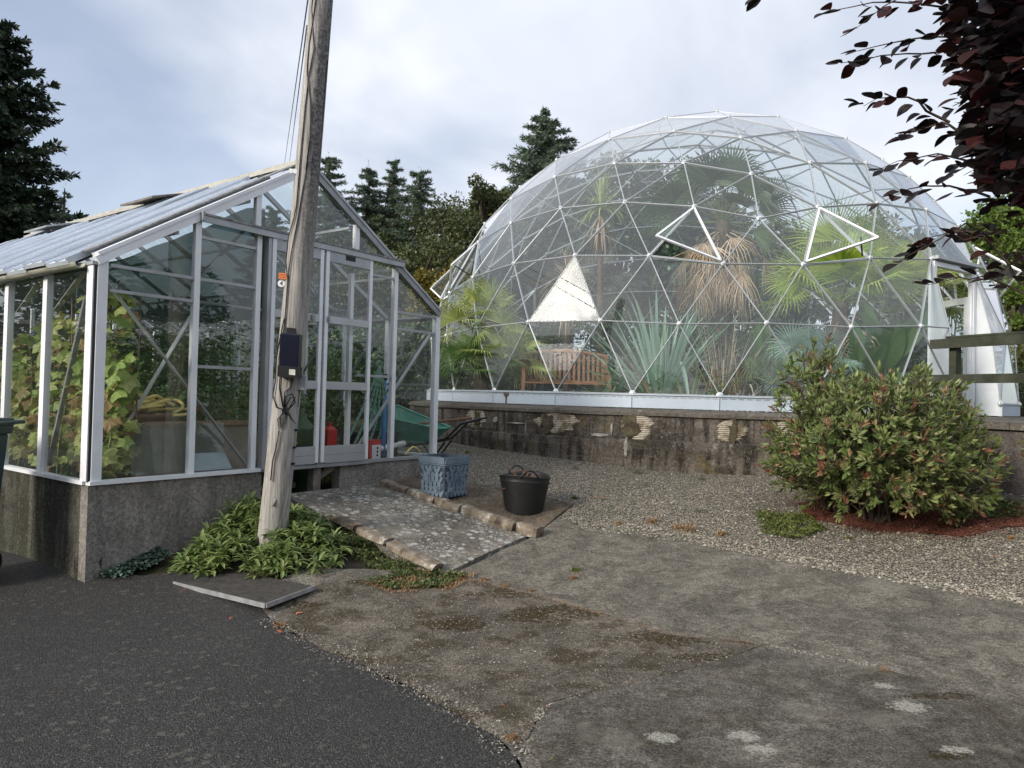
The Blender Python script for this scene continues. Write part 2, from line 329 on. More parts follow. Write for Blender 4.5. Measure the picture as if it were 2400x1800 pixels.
def mk_oldwall(name, base, dark, wt=.5, streak=.8, green=0, wall=False):
    t = NT(name); big = t.noise(1.6, 6, .6); c = t.ramp(big, [(.3, dark), (.7, base)])
    vec = t.coord((5, 5, .7)); s1 = t.noise(1.6, 5, .6, vec); c = t.mix(t.ramp(s1, [(.46, 0), (.6, streak)]), c, (.022,.02,.017)); c = t.mix(t.ramp(t.noise(1.1, 5, .65, t.coord((1.2,1.2,2.2), rot=(0,0,1))), [(.5, 0), (.6, streak*.8)]), c, (.03,.026,.021))
    pit = t.noise(26, 5, .7); c = t.mix(t.ramp(pit, [(.5, 0), (.66, .6)]), c, t.mix(.5, dark, base))
    w = t.noise(3.2, 7, .7, t.coord((1, 1, .8), rot=(.3, 0, 0))); c = t.mix(t.math('MULTIPLY', t.ramp(w, [(.6, 0), (.72, 1)]), wt), c, (.30,.28,.25))
    d = t.voro(16, 'F1', 'Distance'); c = t.mix(t.math('MULTIPLY', t.ramp(t.math('ADD', d, t.math('MULTIPLY', t.noise(50, 3), .3)), [(.24, 1), (.29, 0)]), .35+wt*.4), c, (.30,.30,.27))
    if green: c = t.mix(t.math('MULTIPLY', t.ramp(t.noise(1.2, 4), [(.42, 0), (.6, 1)]), green), c, (.045,.055,.032))
    if wall: c = t.mix(t.math('MULTIPLY', t.ramp(t.noise(2.6, 6, .7), [(.56, 0), (.66, 1)]), .7), c, (.13,.10,.045))
    c = t.mix(1, c, t.ramp(t.noise(32, 6, .8), [(.34, .5), (.5, 1), (.66, 1.6)]), 'MULTIPLY')
    c = t.mix(t.ramp(t.noise(110, 2), [(.62, 0), (.72, .5)]), c, (.35,.34,.31))
    return t.done(t.pbr(c, .92, 0, t.bump(t.noise(45, 6, .7), .8, .015), .2))
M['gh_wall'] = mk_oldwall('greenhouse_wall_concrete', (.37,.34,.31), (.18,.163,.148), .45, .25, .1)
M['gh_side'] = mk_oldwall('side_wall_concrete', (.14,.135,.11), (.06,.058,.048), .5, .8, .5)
M['dome_wall'] = mk_oldwall('retaining_wall_concrete', (.22,.19,.16), (.055,.047,.04), .9, .95, 0, True)
M['coping'] = mk_oldwall('coping_concrete', (.17,.15,.13), (.09,.08,.065), .5, .2)
M['alu'] = plain('white_aluminium', (.80,.82,.85), .42, .0, .10, 3, .05, 30)
M['alu_grey'] = plain('weathered_aluminium', (.36,.375,.39), .42, .35, .15, 5, .08, 60)
M['alu_dull'] = plain('dull_aluminium', (.29,.30,.31), .5, .3, .2, 8, .08, 60)
M['alu_kick'] = plain('brushed_kick_panel', (.47,.48,.50), .4, .45, .1, 4, .05, 60)
M['skirt'] = plain('pale_blue_skirt', (.52,.60,.68), .5, 0, .07, 2, .05, 20)
M['strut'] = plain('dome_aluminium', (.44,.46,.48), .38, .35, .08, 3, .03, 30)
M['hubm'] = plain('hub_aluminium', (.62,.65,.67), .4, .3, .1, 8, .05, 30)
M['glass'] = glassmat('greenhouse_glass', (.93,.96,.95), 1.0, .028)
M['gl_dirty'] = glassmat('frosted_door_glass', (.80,.84,.84), .9, .32, (.5,.55,.56))
M['dome_glass'] = glassmat('dome_glass', (.93,.965,.965), 1.1, .085, (.76,.82,.84), .5, .03)
M['dome_glass_back'] = M['dome_glass']
M['roofsheet'] = plain('whitewashed_roof_sheet', (.60,.65,.72), .35, 0, .12, 2.5, .1, 40)
M['cream'] = plain('cream_ridge', (.42,.41,.36), .6, 0, .2, 5, .1, 40)
M['gutter'] = plain('algae_gutter', (.34,.34,.27), .6, 0, .35, 4, .1, 30)
M['lead'] = plain('lichen_flashing', (.22,.22,.22), .8, 0, .5, 18, .4, 90)
M['wood_grey'] = plain('grey_wood', (.16,.14,.12), .85, 0, .4, 9, .4, 50)
M['wood_brown'] = plain('brown_wood', (.16,.09,.05), .7, 0, .3, 10, .3, 50)
M['teak'] = plain('teak', (.34,.17,.09), .6, 0, .2, 10, .2, 50)
M['timber_green'] = None
M['black'] = plain('black_plastic', (.012,.012,.014), .38, 0, .2, 5, .05, 60)
M['blackcase'] = plain('black_case', (.006,.008,.02), .25, 0, .1, 5, .02, 60)
M['rubber'] = plain('black_rubber', (.016,.016,.017), .5, 0, .25, 9, .1, 50)
M['bluegrey'] = None
M['white'] = plain('white_paint', (.75,.76,.78), .5, 0, .05)
M['red'] = plain('red_plastic', (.55,.02,.015), .35, 0, .1)
M['blue'] = plain('blue_hose', (.05,.22,.55), .4, 0, .1)
M['yellow'] = plain('yellow_hose', (.80,.66,.22), .45, 0, .15)
M['greenpl'] = plain('green_plastic', (.02,.25,.13), .4, 0, .15)
M['teal'] = plain('teal_tray', (.10,.34,.26), .4, 0, .15, 6)
M['hosegreen'] = plain('pale_green_hose', (.16,.30,.22), .7, 0, .25, 20, .3, 60)
M['orange'] = plain('orange_plate', (.75,.20,.05), .5, 0, .08)
M['bin'] = plain('bin_green', (.04,.075,.075), .5, 0, .2, 5, .1)
M['ink'] = plain('black_ink', (.01,.01,.01), .6, 0, 0)
M['bark'] = plain('bark', (.075,.055,.04), .95, 0, .4, 6, .7, 30)
M['galv'] = plain('galvanised_edge', (.42,.43,.44), .5, .5, .25, 12, .1, 40)

def mk_ramped(nm, sc, stops, rough=.8, bst=.6, dist=.01, stretch=(1,1,1)):
    t = NT(nm); c = t.ramp(t.noise(sc, 6, .65, t.coord(stretch)), stops)
    return t.done(t.pbr(c, rough, 0, t.bump(t.noise(sc*4, 5, .6, t.coord(stretch)), bst, dist), .3))
M['stone'] = mk_ramped('lichened_stone', 7, [(.34, (.06,.045,.035)), (.46, (.17,.135,.10)), (.58, (.25,.215,.17)), (.66, (.5,.49,.45))], .9, .8, .012)
M['timber_green'] = mk_ramped('mossy_timber', 4, [(.3, (.02,.023,.015)), (.6, (.05,.055,.038)), (.8, (.13,.12,.095))], .85, .6, .006, (1, 1, 1))

# ------------------------------------------------------------------ ground sheets
def inpoly(x, y, poly):
    c = False; j = len(poly)-1
    for i in range(len(poly)):
        if (poly[i][1] > y) != (poly[j][1] > y) and x < (poly[j][0]-poly[i][0])*(y-poly[i][1])/(poly[j][1]-poly[i][1])+poly[i][0]: c = not c
        j = i
    return c
def dense(poly, step, wob=0, seed=0):
    out = []; rr = random.Random(seed)
    for i in range(len(poly)):
        a, b = poly[i], poly[(i+1) % len(poly)]; L = math.dist(a, b); n = max(1, int(L/step))
        if L > 12: n = min(n, 12)
        for k in range(n):
            x = a[0]+(b[0]-a[0])*k/n; y = a[1]+(b[1]-a[1])*k/n
            if wob: x += (MN.noise(V((x*2.1, y*2.1, seed)))+.5*MN.noise(V((x*7, y*7, seed)))+.45*MN.noise(V((x*23, y*23, seed))))*wob; y += (MN.noise(V((x*2.1, y*2.1, seed+9)))+.5*MN.noise(V((x*7, y*7, seed+5)))+.45*MN.noise(V((x*23, y*23, seed+3))))*wob
            out.append((x, y))
    return out
def sheet(name, poly, mat, off, step=.25, wob=.03, seed=1, zf=None, thick=0, parent=None, far=False):
    zf = zf or (lambda x, y: gz(x, y)+off); P = dense(poly, step*.6 if not far else step, wob, seed)
    xs = [p[0] for p in P]; ys = [p[1] for p in P]; pts = list(P); n = len(P)
    x = min(xs)
    gx = np.arange(min(xs)+step*.5, max(xs), step); gy = np.arange(min(ys)+step*.5, max(ys), step)
    for x in gx:
        for y in gy:
            if inpoly(x, y, P): pts.append((x, y))
    r = delaunay_2d_cdt([V((a, b)) for a, b in pts], [], [list(range(n))], 1, 1e-5)
    vv, ff = r[0], r[2]; mb = MB(); mb.v = [(p.x, p.y, zf(p.x, p.y)) for p in vv]; mb.f = [tuple(f_) for f_ in ff]
    if thick:
        for i in range(n):
            a, b = P[i], P[(i+1) % n]; za, zb = zf(*a), zf(*b)
            mb.poly([(a[0], a[1], za-thick), (b[0], b[1], zb-thick), (b[0], b[1], zb), (a[0], a[1], za)])
    return mb.build(name, mat, parent, smooth=not thick)
def P2(*pp): 
    o = []
    for p in pp:
        if len(p) == 3: o.append((p[1], p[2]))      # ('w', x, y)
        else: h = hit(*p); o.append((h.x, h.y))
    return o
# base ground: fine near, coarse out to the horizon
gm = MB(); xs = [-300, -150, -80, -40] + list(np.arange(-24, 26, 1.0)) + [40, 80, 150, 300]; ys = [-200, -100, -50, -24]+list(np.arange(-14, 50, 1.0))+[80, 160, 300]
for y in ys:
    for x in xs: gm.v.append((x, y, gz(x, y)-.07))
nx = len(xs)
for j in range(len(ys)-1):
    for i in range(nx-1): gm.f.append((j*nx+i, j*nx+i+1, (j+1)*nx+i+1, (j+1)*nx+i))
t = NT('ground_earth'); M['earth'] = t.done(t.pbr(t.ramp(t.noise(3, 6), [(.35, (.05,.045,.03)), (.65, (.07,.075,.035))]), .95, 0, t.bump(t.noise(30, 5), .8, .02), .1))
struct(gm.build('ground', M['earth'], smooth=True))
grav_edge = P2((1352,1230),(1393,1240),(1487,1247),(1600,1265),(1683,1280),(1803,1305),(1925,1330),(2070,1355),(2251,1388),(2400,1413))
slabR = P2((1352,1230))[0]
gpoly = grav_edge + [(5.6,4.2),(9,3.6),(9,9.2),(7,10.2),(4.5,10.5),(2,10.6),(0,11.6),(-1.2,13.2),(-3.2,13.0)] + [tuple(g(4.5,1.5,0))[:2], tuple(g(4.5,-.02,0))[:2], tuple(g(4.0,-.03,0))[:2], tuple(g(4.05,-.7,0))[:2], tuple(g(4.15,-1.3,0))[:2], tuple(g(3.8,-2.12,0))[:2]]
struct(sheet('gravel', gpoly, M['gravel'], .006, .3, .05, 3))
asph_edge = P2((627.5,1453),(709,1497),(800,1538),(963,1609),(1089,1681),(1190.6,1753),(1225,1790))
e0 = asph_edge[-1]
apoly = asph_edge + [(.2, 2.0), (.5, .8), (.6,-6),(-16,-6),(-16,16),tuple(g(.05,9,0))[:2],tuple(g(.05,.05,0))[:2]] + P2((300,1350),(440,1350),(600,1385),(650,1440))
struct(sheet('asphalt_drive', apoly, M['asphalt'], .004, .12, .06, 4))
cpoly = [(.5,.8),(.2,2.0)] + asph_edge[::-1] + P2((600,1400),(700,1335),(960,1340),(1045,1349),(1244,1262))+[tuple(g(3.4,-2.2,0))[:2], tuple(g(3.9,-1.95,0))[:2]] + grav_edge + [(5.9,4.0),(9,3.4),(12,1),(12,-6),(.6,-6)]
struct(sheet('concrete_path', cpoly, M['conc_path'], .008, .3, .03, 5))
mpoly = P2((640,1450),(720,1378),(980,1350),(1085,1352),(1250,1395),(1420,1445),(1560,1490),(1795,1515),(1700,1548),(1590,1575),(1380,1625),(1270,1660),(1252,1700),(1245,1740),(1205,1750),(1089,1681),(963,1607),(800,1536),(709,1495))
struct(sheet('mossy_concrete_patch', mpoly, M['conc_moss'], .013, .22, .035, 6, thick=.02))
lpoly = P2((1262,1800),(1248,1745),(1256,1700),(1275,1664),(1385,1630),(1595,1580),(1705,1552),(1800,1520),(1900,1535),(2050,1570),(2200,1610),(2400,1660)) + [(4.2,1.5),(4.2,-3),(.9,-3),(.7,1.2)]
struct(sheet('worn_concrete_slab', lpoly, M['conc_low'], .019, .3, .025, 7, thick=.028))

# ramp up to the greenhouse door
def rampz(x, y):
    u, v = guv(V((x, y, 0))); k = max(0, min(1, (v+2.3)/2.2)); b = .02 + .1*(u-1.95); return b*(1-k) + .475*k + .012
rp = [g(1.93,-2.30,0), g(3.24,-2.27,0), g(3.32,-.02,0), g(1.9,-.02,0)]
struct(sheet('concrete_ramp', [(p.x, p.y) for p in rp], M['conc_ramp'], 0, .2, .012, 8, zf=rampz, thick=.35))
def slabz(x, y):
    u, v = guv(V((x, y, 0))); k = max(0, min(1, (v+2.3)/2.2)); return (.165 + .04*(u-3.2))*(1-k)+.455*k+.03
def slabmix(x, y):
    u, v = guv(V((x, y, 0))); k = max(0, min(1, (u-3.45)/.5)); return max(slabz(x, y), gz(x, y)+.02)*(1-k)+(gz(x, y)+.03)*k
sp_ = [g(3.27,-2.33,0), g(4.28,-2.2,0), g(4.22,-1.2,0), g(4.1,-.7,0), g(4.05,-.02,0), g(3.36,-.02,0)]
struct(sheet('brown_concrete_slab', [(p.x, p.y) for p in sp_], M['conc_brown'], 0, .2, .02, 9, zf=lambda x, y: slabmix(x, y), thick=.3))
# planting bed
bed = [g(.05,-.02,0), g(.35,-.35,0), g(.9,-.95,0), g(1.4,-1.85,0), g(1.6,-2.25,0), g(1.92,-2.2,0), g(1.9,-.02,0)]
def bedz(x, y):
    u, v = guv(V((x, y, 0))); a = max(0, min(1, (u-.3)/1.4)); b = max(0, min(1, (v+1.9)/1.4)); return -.075 + .40*a**1.3*b**.8
struct(sheet('soil_bed', [(p.x, p.y) for p in bed], M['soil'], 0, .12, .02, 10, zf=bedz))
# ================================================================== GREENHOUSE
GL = 7.3
def rakez(u): return 2.652 + .6336*min(u, GW-u)
gh = thing('greenhouse', 'long aluminium framed glass greenhouse with white roof sheets on a concrete base wall', 'greenhouse', g(0, 0, -.08))
def gpart(name, mat, *boxes, parent=None, **k):
    mb = MB()
    for b in boxes: mb.gbox(*b)
    return mb.build(name, mat, parent or gh)
def gbar(name, mat, p, q, w, h, up=V((0,0,1)), parent=None):
    mb = MB(); mb.bar(p, q, w, h, up); return mb.build(name, mat, parent or gh)
# base walls (gently wobbled faces)
def wallgrid(name, mat, a, b, z0f, z1, thick, nrm, parent):
    mb = MB(); L = (b-a).length; nu = max(2, int(L/.12)); nz = 8
    for side in (0, 1):
        base = len(mb.v)
        for j in range(nz+1):
            for i in range(nu+1):
                p = a.lerp(b, i/nu); z0 = z0f(i/nu); z = z0+(z1-z0)*j/nz
                w = .008*MN.noise(V((p.x*3, p.y*3, z*3))) if side == 0 and 0 < i < nu and j < nz else 0
                q = p - nrm*(thick*side) + nrm*w; mb.v.append((q.x, q.y, z))
        for j in range(nz):
            for i in range(nu):
                k = base+j*(nu+1)+i; mb.f.append((k, k+1, k+nu+2, k+nu+1))
    mb.poly([a+V((0,0,z1)), b+V((0,0,z1)), b-nrm*thick+V((0,0,z1)), a-nrm*thick+V((0,0,z1))])
    for p, k in ((a, 0), (b, 1)):
        z0 = z0f(k); mb.poly([p+V((0,0,z0)), p-nrm*thick+V((0,0,z0)), p-nrm*thick+V((0,0,z1)), p+V((0,0,z1))])
    return mb.build(name, mat, parent, smooth=False)
wallgrid('base_wall', M['gh_wall'], g(-.004,0,0), g(1.68,0,0), lambda t: -.15+.25*t, .745, .13, -GB, gh)
wallgrid('base_wall', M['gh_wall'], g(2.72,0,0), g(4.40,0,0), lambda t: .3, .745, .13, -GB, gh)
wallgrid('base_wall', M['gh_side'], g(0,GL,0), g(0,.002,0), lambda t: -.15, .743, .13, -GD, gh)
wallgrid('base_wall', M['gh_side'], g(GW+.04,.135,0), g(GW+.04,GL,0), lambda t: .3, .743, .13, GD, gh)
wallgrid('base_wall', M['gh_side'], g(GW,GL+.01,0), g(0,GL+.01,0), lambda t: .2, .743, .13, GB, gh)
A, AG, AD = M['alu'], M['alu_grey'], M['alu_dull']
# sills
gpart('sill', A, (.0,1.69,-.025,.06,.747,.782)); gpart('sill', AG, (2.40,4.42,-.025,.06,.747,.782)); gpart('sill', A, (-.025,.05,.065,GL,.747,.78)); gpart('sill', A, (GW-.05,GW+.03,.065,GL,.747,.78)); gpart('sill', A, (0,GW,GL-.05,GL+.02,.785,.82))
# corner posts
gpart('corner_post', A, (.012,.095,-.012,.05,.782,2.70)); gpart('corner_post', A, (-.018,.045,.052,.125,.78,2.62)); gpart('corner_post', A, (-.018,.008,.012,.05,.78,2.62)); gpart('corner_gap_strip', M['ink'], (-.008,.011,.002,.012,.78,2.62))  # narrow black strip drawn for the dark gap between the corner posts
gpart('corner_post', A, (GW-.06,GW+.02,-.012,.06,.782,2.64))
for u, z1, w in ((.905,rakez(.905)-.01,.058),(1.57,3.198,.055),(3.54,3.198,.06)): gpart('post', A, (u-w/2,u+w/2,-.008,.05,.782,z1))
for u in (1.55, 2.884): gpart('post', A, (u-.03,u+.03,-.006,.05,3.262,rakez(u)-.02))
# rakes
for s in (0, 1):
    f = (lambda u: u) if s == 0 else (lambda u: GW-u)
    mb = MB(); a0, a1 = g(f(.0),.0,2.655), g(f(GW/2),.0,rakez(GW/2)); mb.bar(a0, a1, .06, .075, V((0,0,1))); mb.build('rake_rail', A if s == 0 else AD, gh)
    mb = MB(); mb.bar(a0+V((0,0,.055))+GB*.02, a1+V((0,0,.055))+GB*.02, .12, .03); mb.build('rake_cap', M['alu_grey'] if s else A, gh)
mb = MB(); mb.bar(g(-.03,.13,2.655+.09), g(GW/2,.13,rakez(GW/2)+.11), .15, .014); mb.build('flashing', M['lead'], gh)
# door track
mb = MB(); mb.gbox(.92,3.62,-.065,.0,3.205,3.235); mb.gbox(.92,3.62,-.065,-.045,3.175,3.205); mb.build('door_track', AG, gh); gpart('track_cap', M['lead'], (.92,3.62,-.075,.01,3.237,3.258))
gpart('track_end_cap', AD, (.90,.92,-.08,.012,3.18,3.27))
# horizontals on the gable
for (u0, u1, z, w) in ((.12,.876,2.635,.03),(.934,1.542,2.637,.03),(.12,.876,2.418,.028),(.934,1.542,3.039,.028),(.934,1.542,1.80,.03),(3.11,3.51,3.018,.03),(3.57,4.30,2.615,.03),(3.57,4.30,2.402,.03),(2.94,3.51,1.793,.03)):
    gpart('glazing_bar', AG, (u0,u1,.004,.03,z-w/2,z+w/2))
mb = MB(); mb.bar(g(.07,.075,2.56), g(1.56,.075,.80), .012, .05, GB); mb.build('diagonal_brace', AG, gh)
mb = MB(); mb.bar(g(4.28,.075,2.40), g(2.98,.075,.86), .012, .05, GB); mb.build('diagonal_brace', AG, gh)
mb = MB(); mb.bar(g(.92,.11,2.28), g(.50,.5,1.15), .03, .03); mb.build('diagonal_brace', A, gh)
# side walls
for v in [.96, 1.86, 2.77, 3.68, 4.58, 5.49, 6.4, 7.26]:
    gpart('post', A, (-.018,.035,v-.045,v+.045,.78,2.61)); gpart('post', A, (GW-.03,GW+.02,v-.03,v+.03,.78,2.62))
    mb = MB(); mb.bar(g(.03,v,2.65), g(GW/2,v,rakez(GW/2)-.03), .05, .05); mb.build('rafter', AG, gh)
    mb = MB(); mb.bar(g(GW-.03,v,2.65), g(GW/2,v,rakez(GW/2)-.03), .04, .05); mb.build('rafter', AG, gh)
for v0 in (.0, .9, 1.81, 2.72, 3.63): 
    mb = MB(); mb.bar(g(.06,v0+.35,2.60), g(.06,v0+1.03,2.21), .012, .05, GD); mb.build('eave_brace', AD, gh)
mb = MB(); mb.bar(g(.06,.30,2.36), g(.06,.95,.84), .03, .04, GD); mb.build('diagonal_brace', AD, gh)
gpart('eave_rail', AG, (-.03,.03,0.0,GL,2.62,2.65)); gpart('eave_rail', AG, (GW-.03,GW+.03,0.0,GL,2.62,2.65))
gpart('side_rail', AG, (GW-.02,GW+.01,.07,GL,1.70,1.73)); gpart('side_rail', AG, (.0,.03,4.0,GL,1.70,1.73))
for s in (1, 2): 
    for side in (0, 1):
        u = .75*s if side == 0 else GW-.75*s; gpart('purlin', AG, (u-.02,u+.02,.1,GL,rakez(u)-.085,rakez(u)-.055))
gpart('tie_bar', AG, (.05,GW-.05,1.85,1.88,2.64,2.67)); gpart('tie_bar', AG, (.05,GW-.05,4.57,4.60,2.64,2.67))
# interior cross braces on right side (seen through the doors)
for (v0, v1, z0, z1) in ((.2,1.2,2.3,1.3),(1.1,2.2,2.5,1.2),(2.1,3.2,2.55,1.4)):
    mb = MB(); mb.bar(g(GW-.06,v0,z0), g(GW-.06,v1,z1), .012, .045, GD); mb.build('diagonal_brace', AG, gh)
for (u0, z0, u1, z1, v) in ((2.3,3.75,1.5,2.8,1.0),(2.9,3.6,3.7,2.6,1.4)):
    mb = MB(); mb.bar(g(u0,v,z0), g(u1,v,z1), .03, .03); mb.build('roof_brace', AG, gh)
# far gable
for u in (.05, .9, 1.57, 2.2, 2.9, 3.54, 4.3): gpart('post', A, (u-.025,u+.025,GL-.05,GL,.82,rakez(u)-.03))
for s in (0, 1):
    f = (lambda u: u) if s == 0 else (lambda u: GW-u)
    mb = MB(); mb.bar(g(f(0),GL,2.655), g(f(GW/2),GL,rakez(GW/2)), .05, .07); mb.build('rake_rail', A, gh)
gpart('glazing_bar', AG, (.08,GW-.08,GL-.03,GL,2.4,2.43)); gpart('glazing_bar', AG, (.08,GW-.08,GL-.03,GL,1.7,1.73))
# gutter: half round
mb = MB(); n = 10; prof = [(-.045*math.cos(math.pi*k/n), -.045*math.sin(math.pi*k/n)) for k in range(n+1)]; prof2 = [(a*.86, b*.86) for a, b in prof[::-1]]; pr_ = prof+prof2
for i, v in enumerate((.12, GL)):
    mb.v += [tuple(g(-.075+a, v, 2.635+b)) for a, b in pr_]
k = len(pr_); mb.f += [(i, (i+1) % k, k+(i+1) % k, k+i) for i in range(k)]; mb.f += [tuple(range(k)), tuple(range(k, 2*k))[::-1]]
mb.build('gutter', M['gutter'], gh)
mb = MB(); mb.v = [tuple(g(GW+.075+a*sx, v, 2.635+b)) for v in (.12, GL) for a, b in pr_ for sx in (1,)]; mb.f = [(i, (i+1) % k, k+(i+1) % k, k+i) for i in range(k)]; mb.build('gutter', M['gutter'], gh)
# glass
def pane(name, pts, mat=None, parent=None, d=None):
    mb = MB(); mb.poly(pts); return mb.build(name, mat or M['glass'], parent or gh)
gy_ = .02
pane('glass_pane', [g(.11,gy_,.785), g(.88,gy_,.785), g(.88,gy_,rakez(.88)-.03), g(.11,gy_,rakez(.11)-.03)])
pane('glass_pane', [g(.93,gy_,.785), g(1.545,gy_,.785), g(1.545,gy_,3.2), g(.93,gy_,3.2)])
pane('glass_pane', [g(3.1,gy_,.785), g(3.51,gy_,.785), g(3.51,gy_,3.2), g(3.1,gy_,3.2)])
pane('glass_pane', [g(3.57,gy_,.785), g(4.3,gy_,.785), g(4.3,gy_,rakez(4.3)-.03), g(3.57,gy_,rakez(3.57)-.03)])
pane('glass_pane', [g(.93,gy_,3.265), g(1.52,gy_,3.265), g(1.52,gy_,rakez(1.52)-.03), g(.95,gy_,rakez(.95)+.0)])
pane('glass_pane', [g(1.58,gy_,3.265), g(2.855,gy_,3.265), g(2.855,gy_,rakez(2.855)-.03), g(GW/2,gy_,rakez(GW/2)-.03), g(1.58,gy_,rakez(1.58)-.03)])
pane('glass_pane', [g(2.913,gy_,3.265), g(3.41,gy_,3.265), g(2.913,gy_,rakez(2.913)-.03)])
vs = [.15, .96, 1.86, 2.77, 3.68, 4.58, 5.49, 6.4, 7.26]
for a, b in zip(vs[:-1], vs[1:]):
    a2, b2 = a+(.045 if a > .2 else 0), b-.045
    pane('glass_pane', [g(.012,b2,.78), g(.012,a2,.78), g(.012,a2,2.62), g(.012,b2,2.62)])
    pane('glass_pane', [g(GW-.012,a2,.78), g(GW-.012,b2,.78), g(GW-.012,b2,2.62), g(GW-.012,a2,2.62)])
    for k2 in range(2):
        x0 = a+(b-a)*k2/2+.01; x1 = a+(b-a)*(k2+1)/2-.01
        pane('roof_pane', [g(GW+.02,x0,2.66), g(GW+.02,x1,2.66), g(GW/2+.02,x1,rakez(GW/2)+.02), g(GW/2+.02,x0,rakez(GW/2)+.02)])
pane('glass_pane', [g(.08,GL-.02,.8), g(GW-.08,GL-.02,.8), g(GW-.08,GL-.02,2.6), g(GW/2,GL-.02,3.98), g(.08,GL-.02,2.6)], M['glass'])
# whitewashed roof sheets, left slope: uneven upper ends
rs = random.Random(3); tops = [.90,.93,.70,.95,.80,.95,.88,.72,.93,.86,.94,.78,.92,.95,.74,.9]
slope = (g(GW/2,0,rakez(GW/2))-g(0,0,2.652)); sl_d = slope.normalized(); sl_n = GB.cross(sl_d); 
if sl_n.z < 0: sl_n = -sl_n
vv = .22
for k2, tp in enumerate(tops):
    v0, v1 = vv, vv+.43; vv += .44
    lo = g(-.10,0,2.652-.0634); lift = .03*(k2 % 2)+.075; w = sl_d*slope.length*tp
    mb = MB(); h = sl_n
    p = [lo+GB*v0+h*lift, lo+GB*v1+h*lift, lo+GB*v1+w+h*(lift+.004), lo+GB*v0+w+h*(lift+.004)]
    mb.hexa([q-h*.035 for q in p]+p)
    for vv2 in (v0+.012, v1-.012, (v0+v1)/2):
        a_ = lo+GB*vv2+h*(lift+.012); mb.bar(a_, a_+w, .024, .022, h)
    mb.build('roof_sheet', M['roofsheet'], gh)
    mb = MB(); a_ = lo+GB*(v1+.005)+h*.06; mb.bar(a_, a_+sl_d*slope.length*1.02, .02, .04, h); mb.build('roof_bar', M['lead'], gh)
    if tp < .9:      # upper strip of old cream glass left bare
        q0 = lo+w+h*.05; q1 = lo+sl_d*slope.length*1.0+h*.05
        pane('upper_roof_pane', [q0+GB*v0, q0+GB*v1, q1+GB*v1, q1+GB*v0], M['gl_dirty'])
# ridge cap
for k2, (du, dz, w_, h_) in enumerate(((0,.10,.10,.04),(-.07,.065,.03,.03),(-.13,.03,.03,.03))):
    gbar('ridge_cap', M['cream'], g(GW/2+du,.0,rakez(GW/2)+dz), g(GW/2+du,GL,rakez(GW/2)+dz), w_, h_)
# lifted roof vents
for v0 in (2.2, 5.2):
    hp = g(GW/2-.08,0,rakez(GW/2)+.05); dn_ = (-sl_d*.62+V((0,0,1))*.16)
    p = [hp+GB*v0, hp+GB*(v0+.8), hp+GB*(v0+.8)+dn_, hp+GB*v0+dn_]; mb = MB(); mb.hexa([q-V((0,0,.025)) for q in p]+p); mb.build('roof_vent', M['wood_grey'] if v0 < 3 else AG, gh)

# sliding doors
def door(u0, u1, v, label, dirty):
    d = gpart('sliding_door', A, (u0,u0+.045,v,v+.035,.80,3.17), (u1-.045,u1,v,v+.035,.80,3.17)); d['label'] = label
    def q(nm, mat, *b): return gpart(nm, mat, *b, parent=d)
    ORG[d.name] = ORG[gh.name]
    q('top_panel', AG, (u0+.045,u1-.045,v+.004,v+.03,3.095,3.17)); q('top_rail', AG, (u0+.045,u1-.045,v,v+.034,3.055,3.094))
    q('lock_rail', M['alu_kick'], (u0+.045,u1-.045,v-.004,v+.03,2.36,2.44)); q('middle_rail', M['alu_kick'], (u0+.045,u1-.045,v-.004,v+.03,1.615,1.706))
    q('kick_panel', M['alu_kick'], (u0+.045,u1-.045,v-.004,v+.02,.79,.88),(u0+.045,u1-.045,v-.002,v+.02,.883,.98))
    q('handle', AD, (u1-.16,u1-.12,v-.03,v-.004,2.37,2.43) if dirty else (u0+.03,u0+.05,v-.03,v-.004,2.37,2.43))
    pane('glass_pane', [g(u0+.045,v+.015,2.44), g(u1-.045,v+.015,2.44), g(u1-.045,v+.015,3.055), g(u0+.045,v+.015,3.055)], M['gl_dirty'] if dirty else M['glass'], d)
    pane('glass_pane', [g(u0+.045,v+.015,1.706), g(u1-.045,v+.015,1.706), g(u1-.045,v+.015,2.36), g(u0+.045,v+.015,2.36)], None, d)
    pane('glass_pane', [g(u0+.045,v+.015,.98), g(u1-.045,v+.015,.98), g(u1-.045,v+.015,1.615), g(u0+.045,v+.015,1.615)], None, d)
    return d
d1 = door(1.70, 2.365, -.05, 'sliding door behind the pole with a hazy upper pane', True)
d2 = door(2.40, 3.10, -.05, 'right sliding door with a black plate at its top', False)
gpart('name_plate', M['ink'], (2.68,2.82,-.052,-.046,3.11,3.165), parent=d2)
gpart('door_jamb', AG, (1.655,1.695,-.04,.05,.75,3.20)); gpart('door_jamb', AD, (2.362,2.382,-.03,.03,.72,3.2)); gpart('threshold', AD, (1.66,3.12,-.07,.02,.745,.775))
gpart('inner_stud', M['white'], (2.86,2.91,.06,.11,.78,3.0))
gpart('support_post', M['wood_grey'], (2.33,2.43,-.02,.08,.3,.74)); gbar('support_strut', M['wood_grey'], g(2.45,.05,.62), g(2.68,.05,.74), .06, .05)

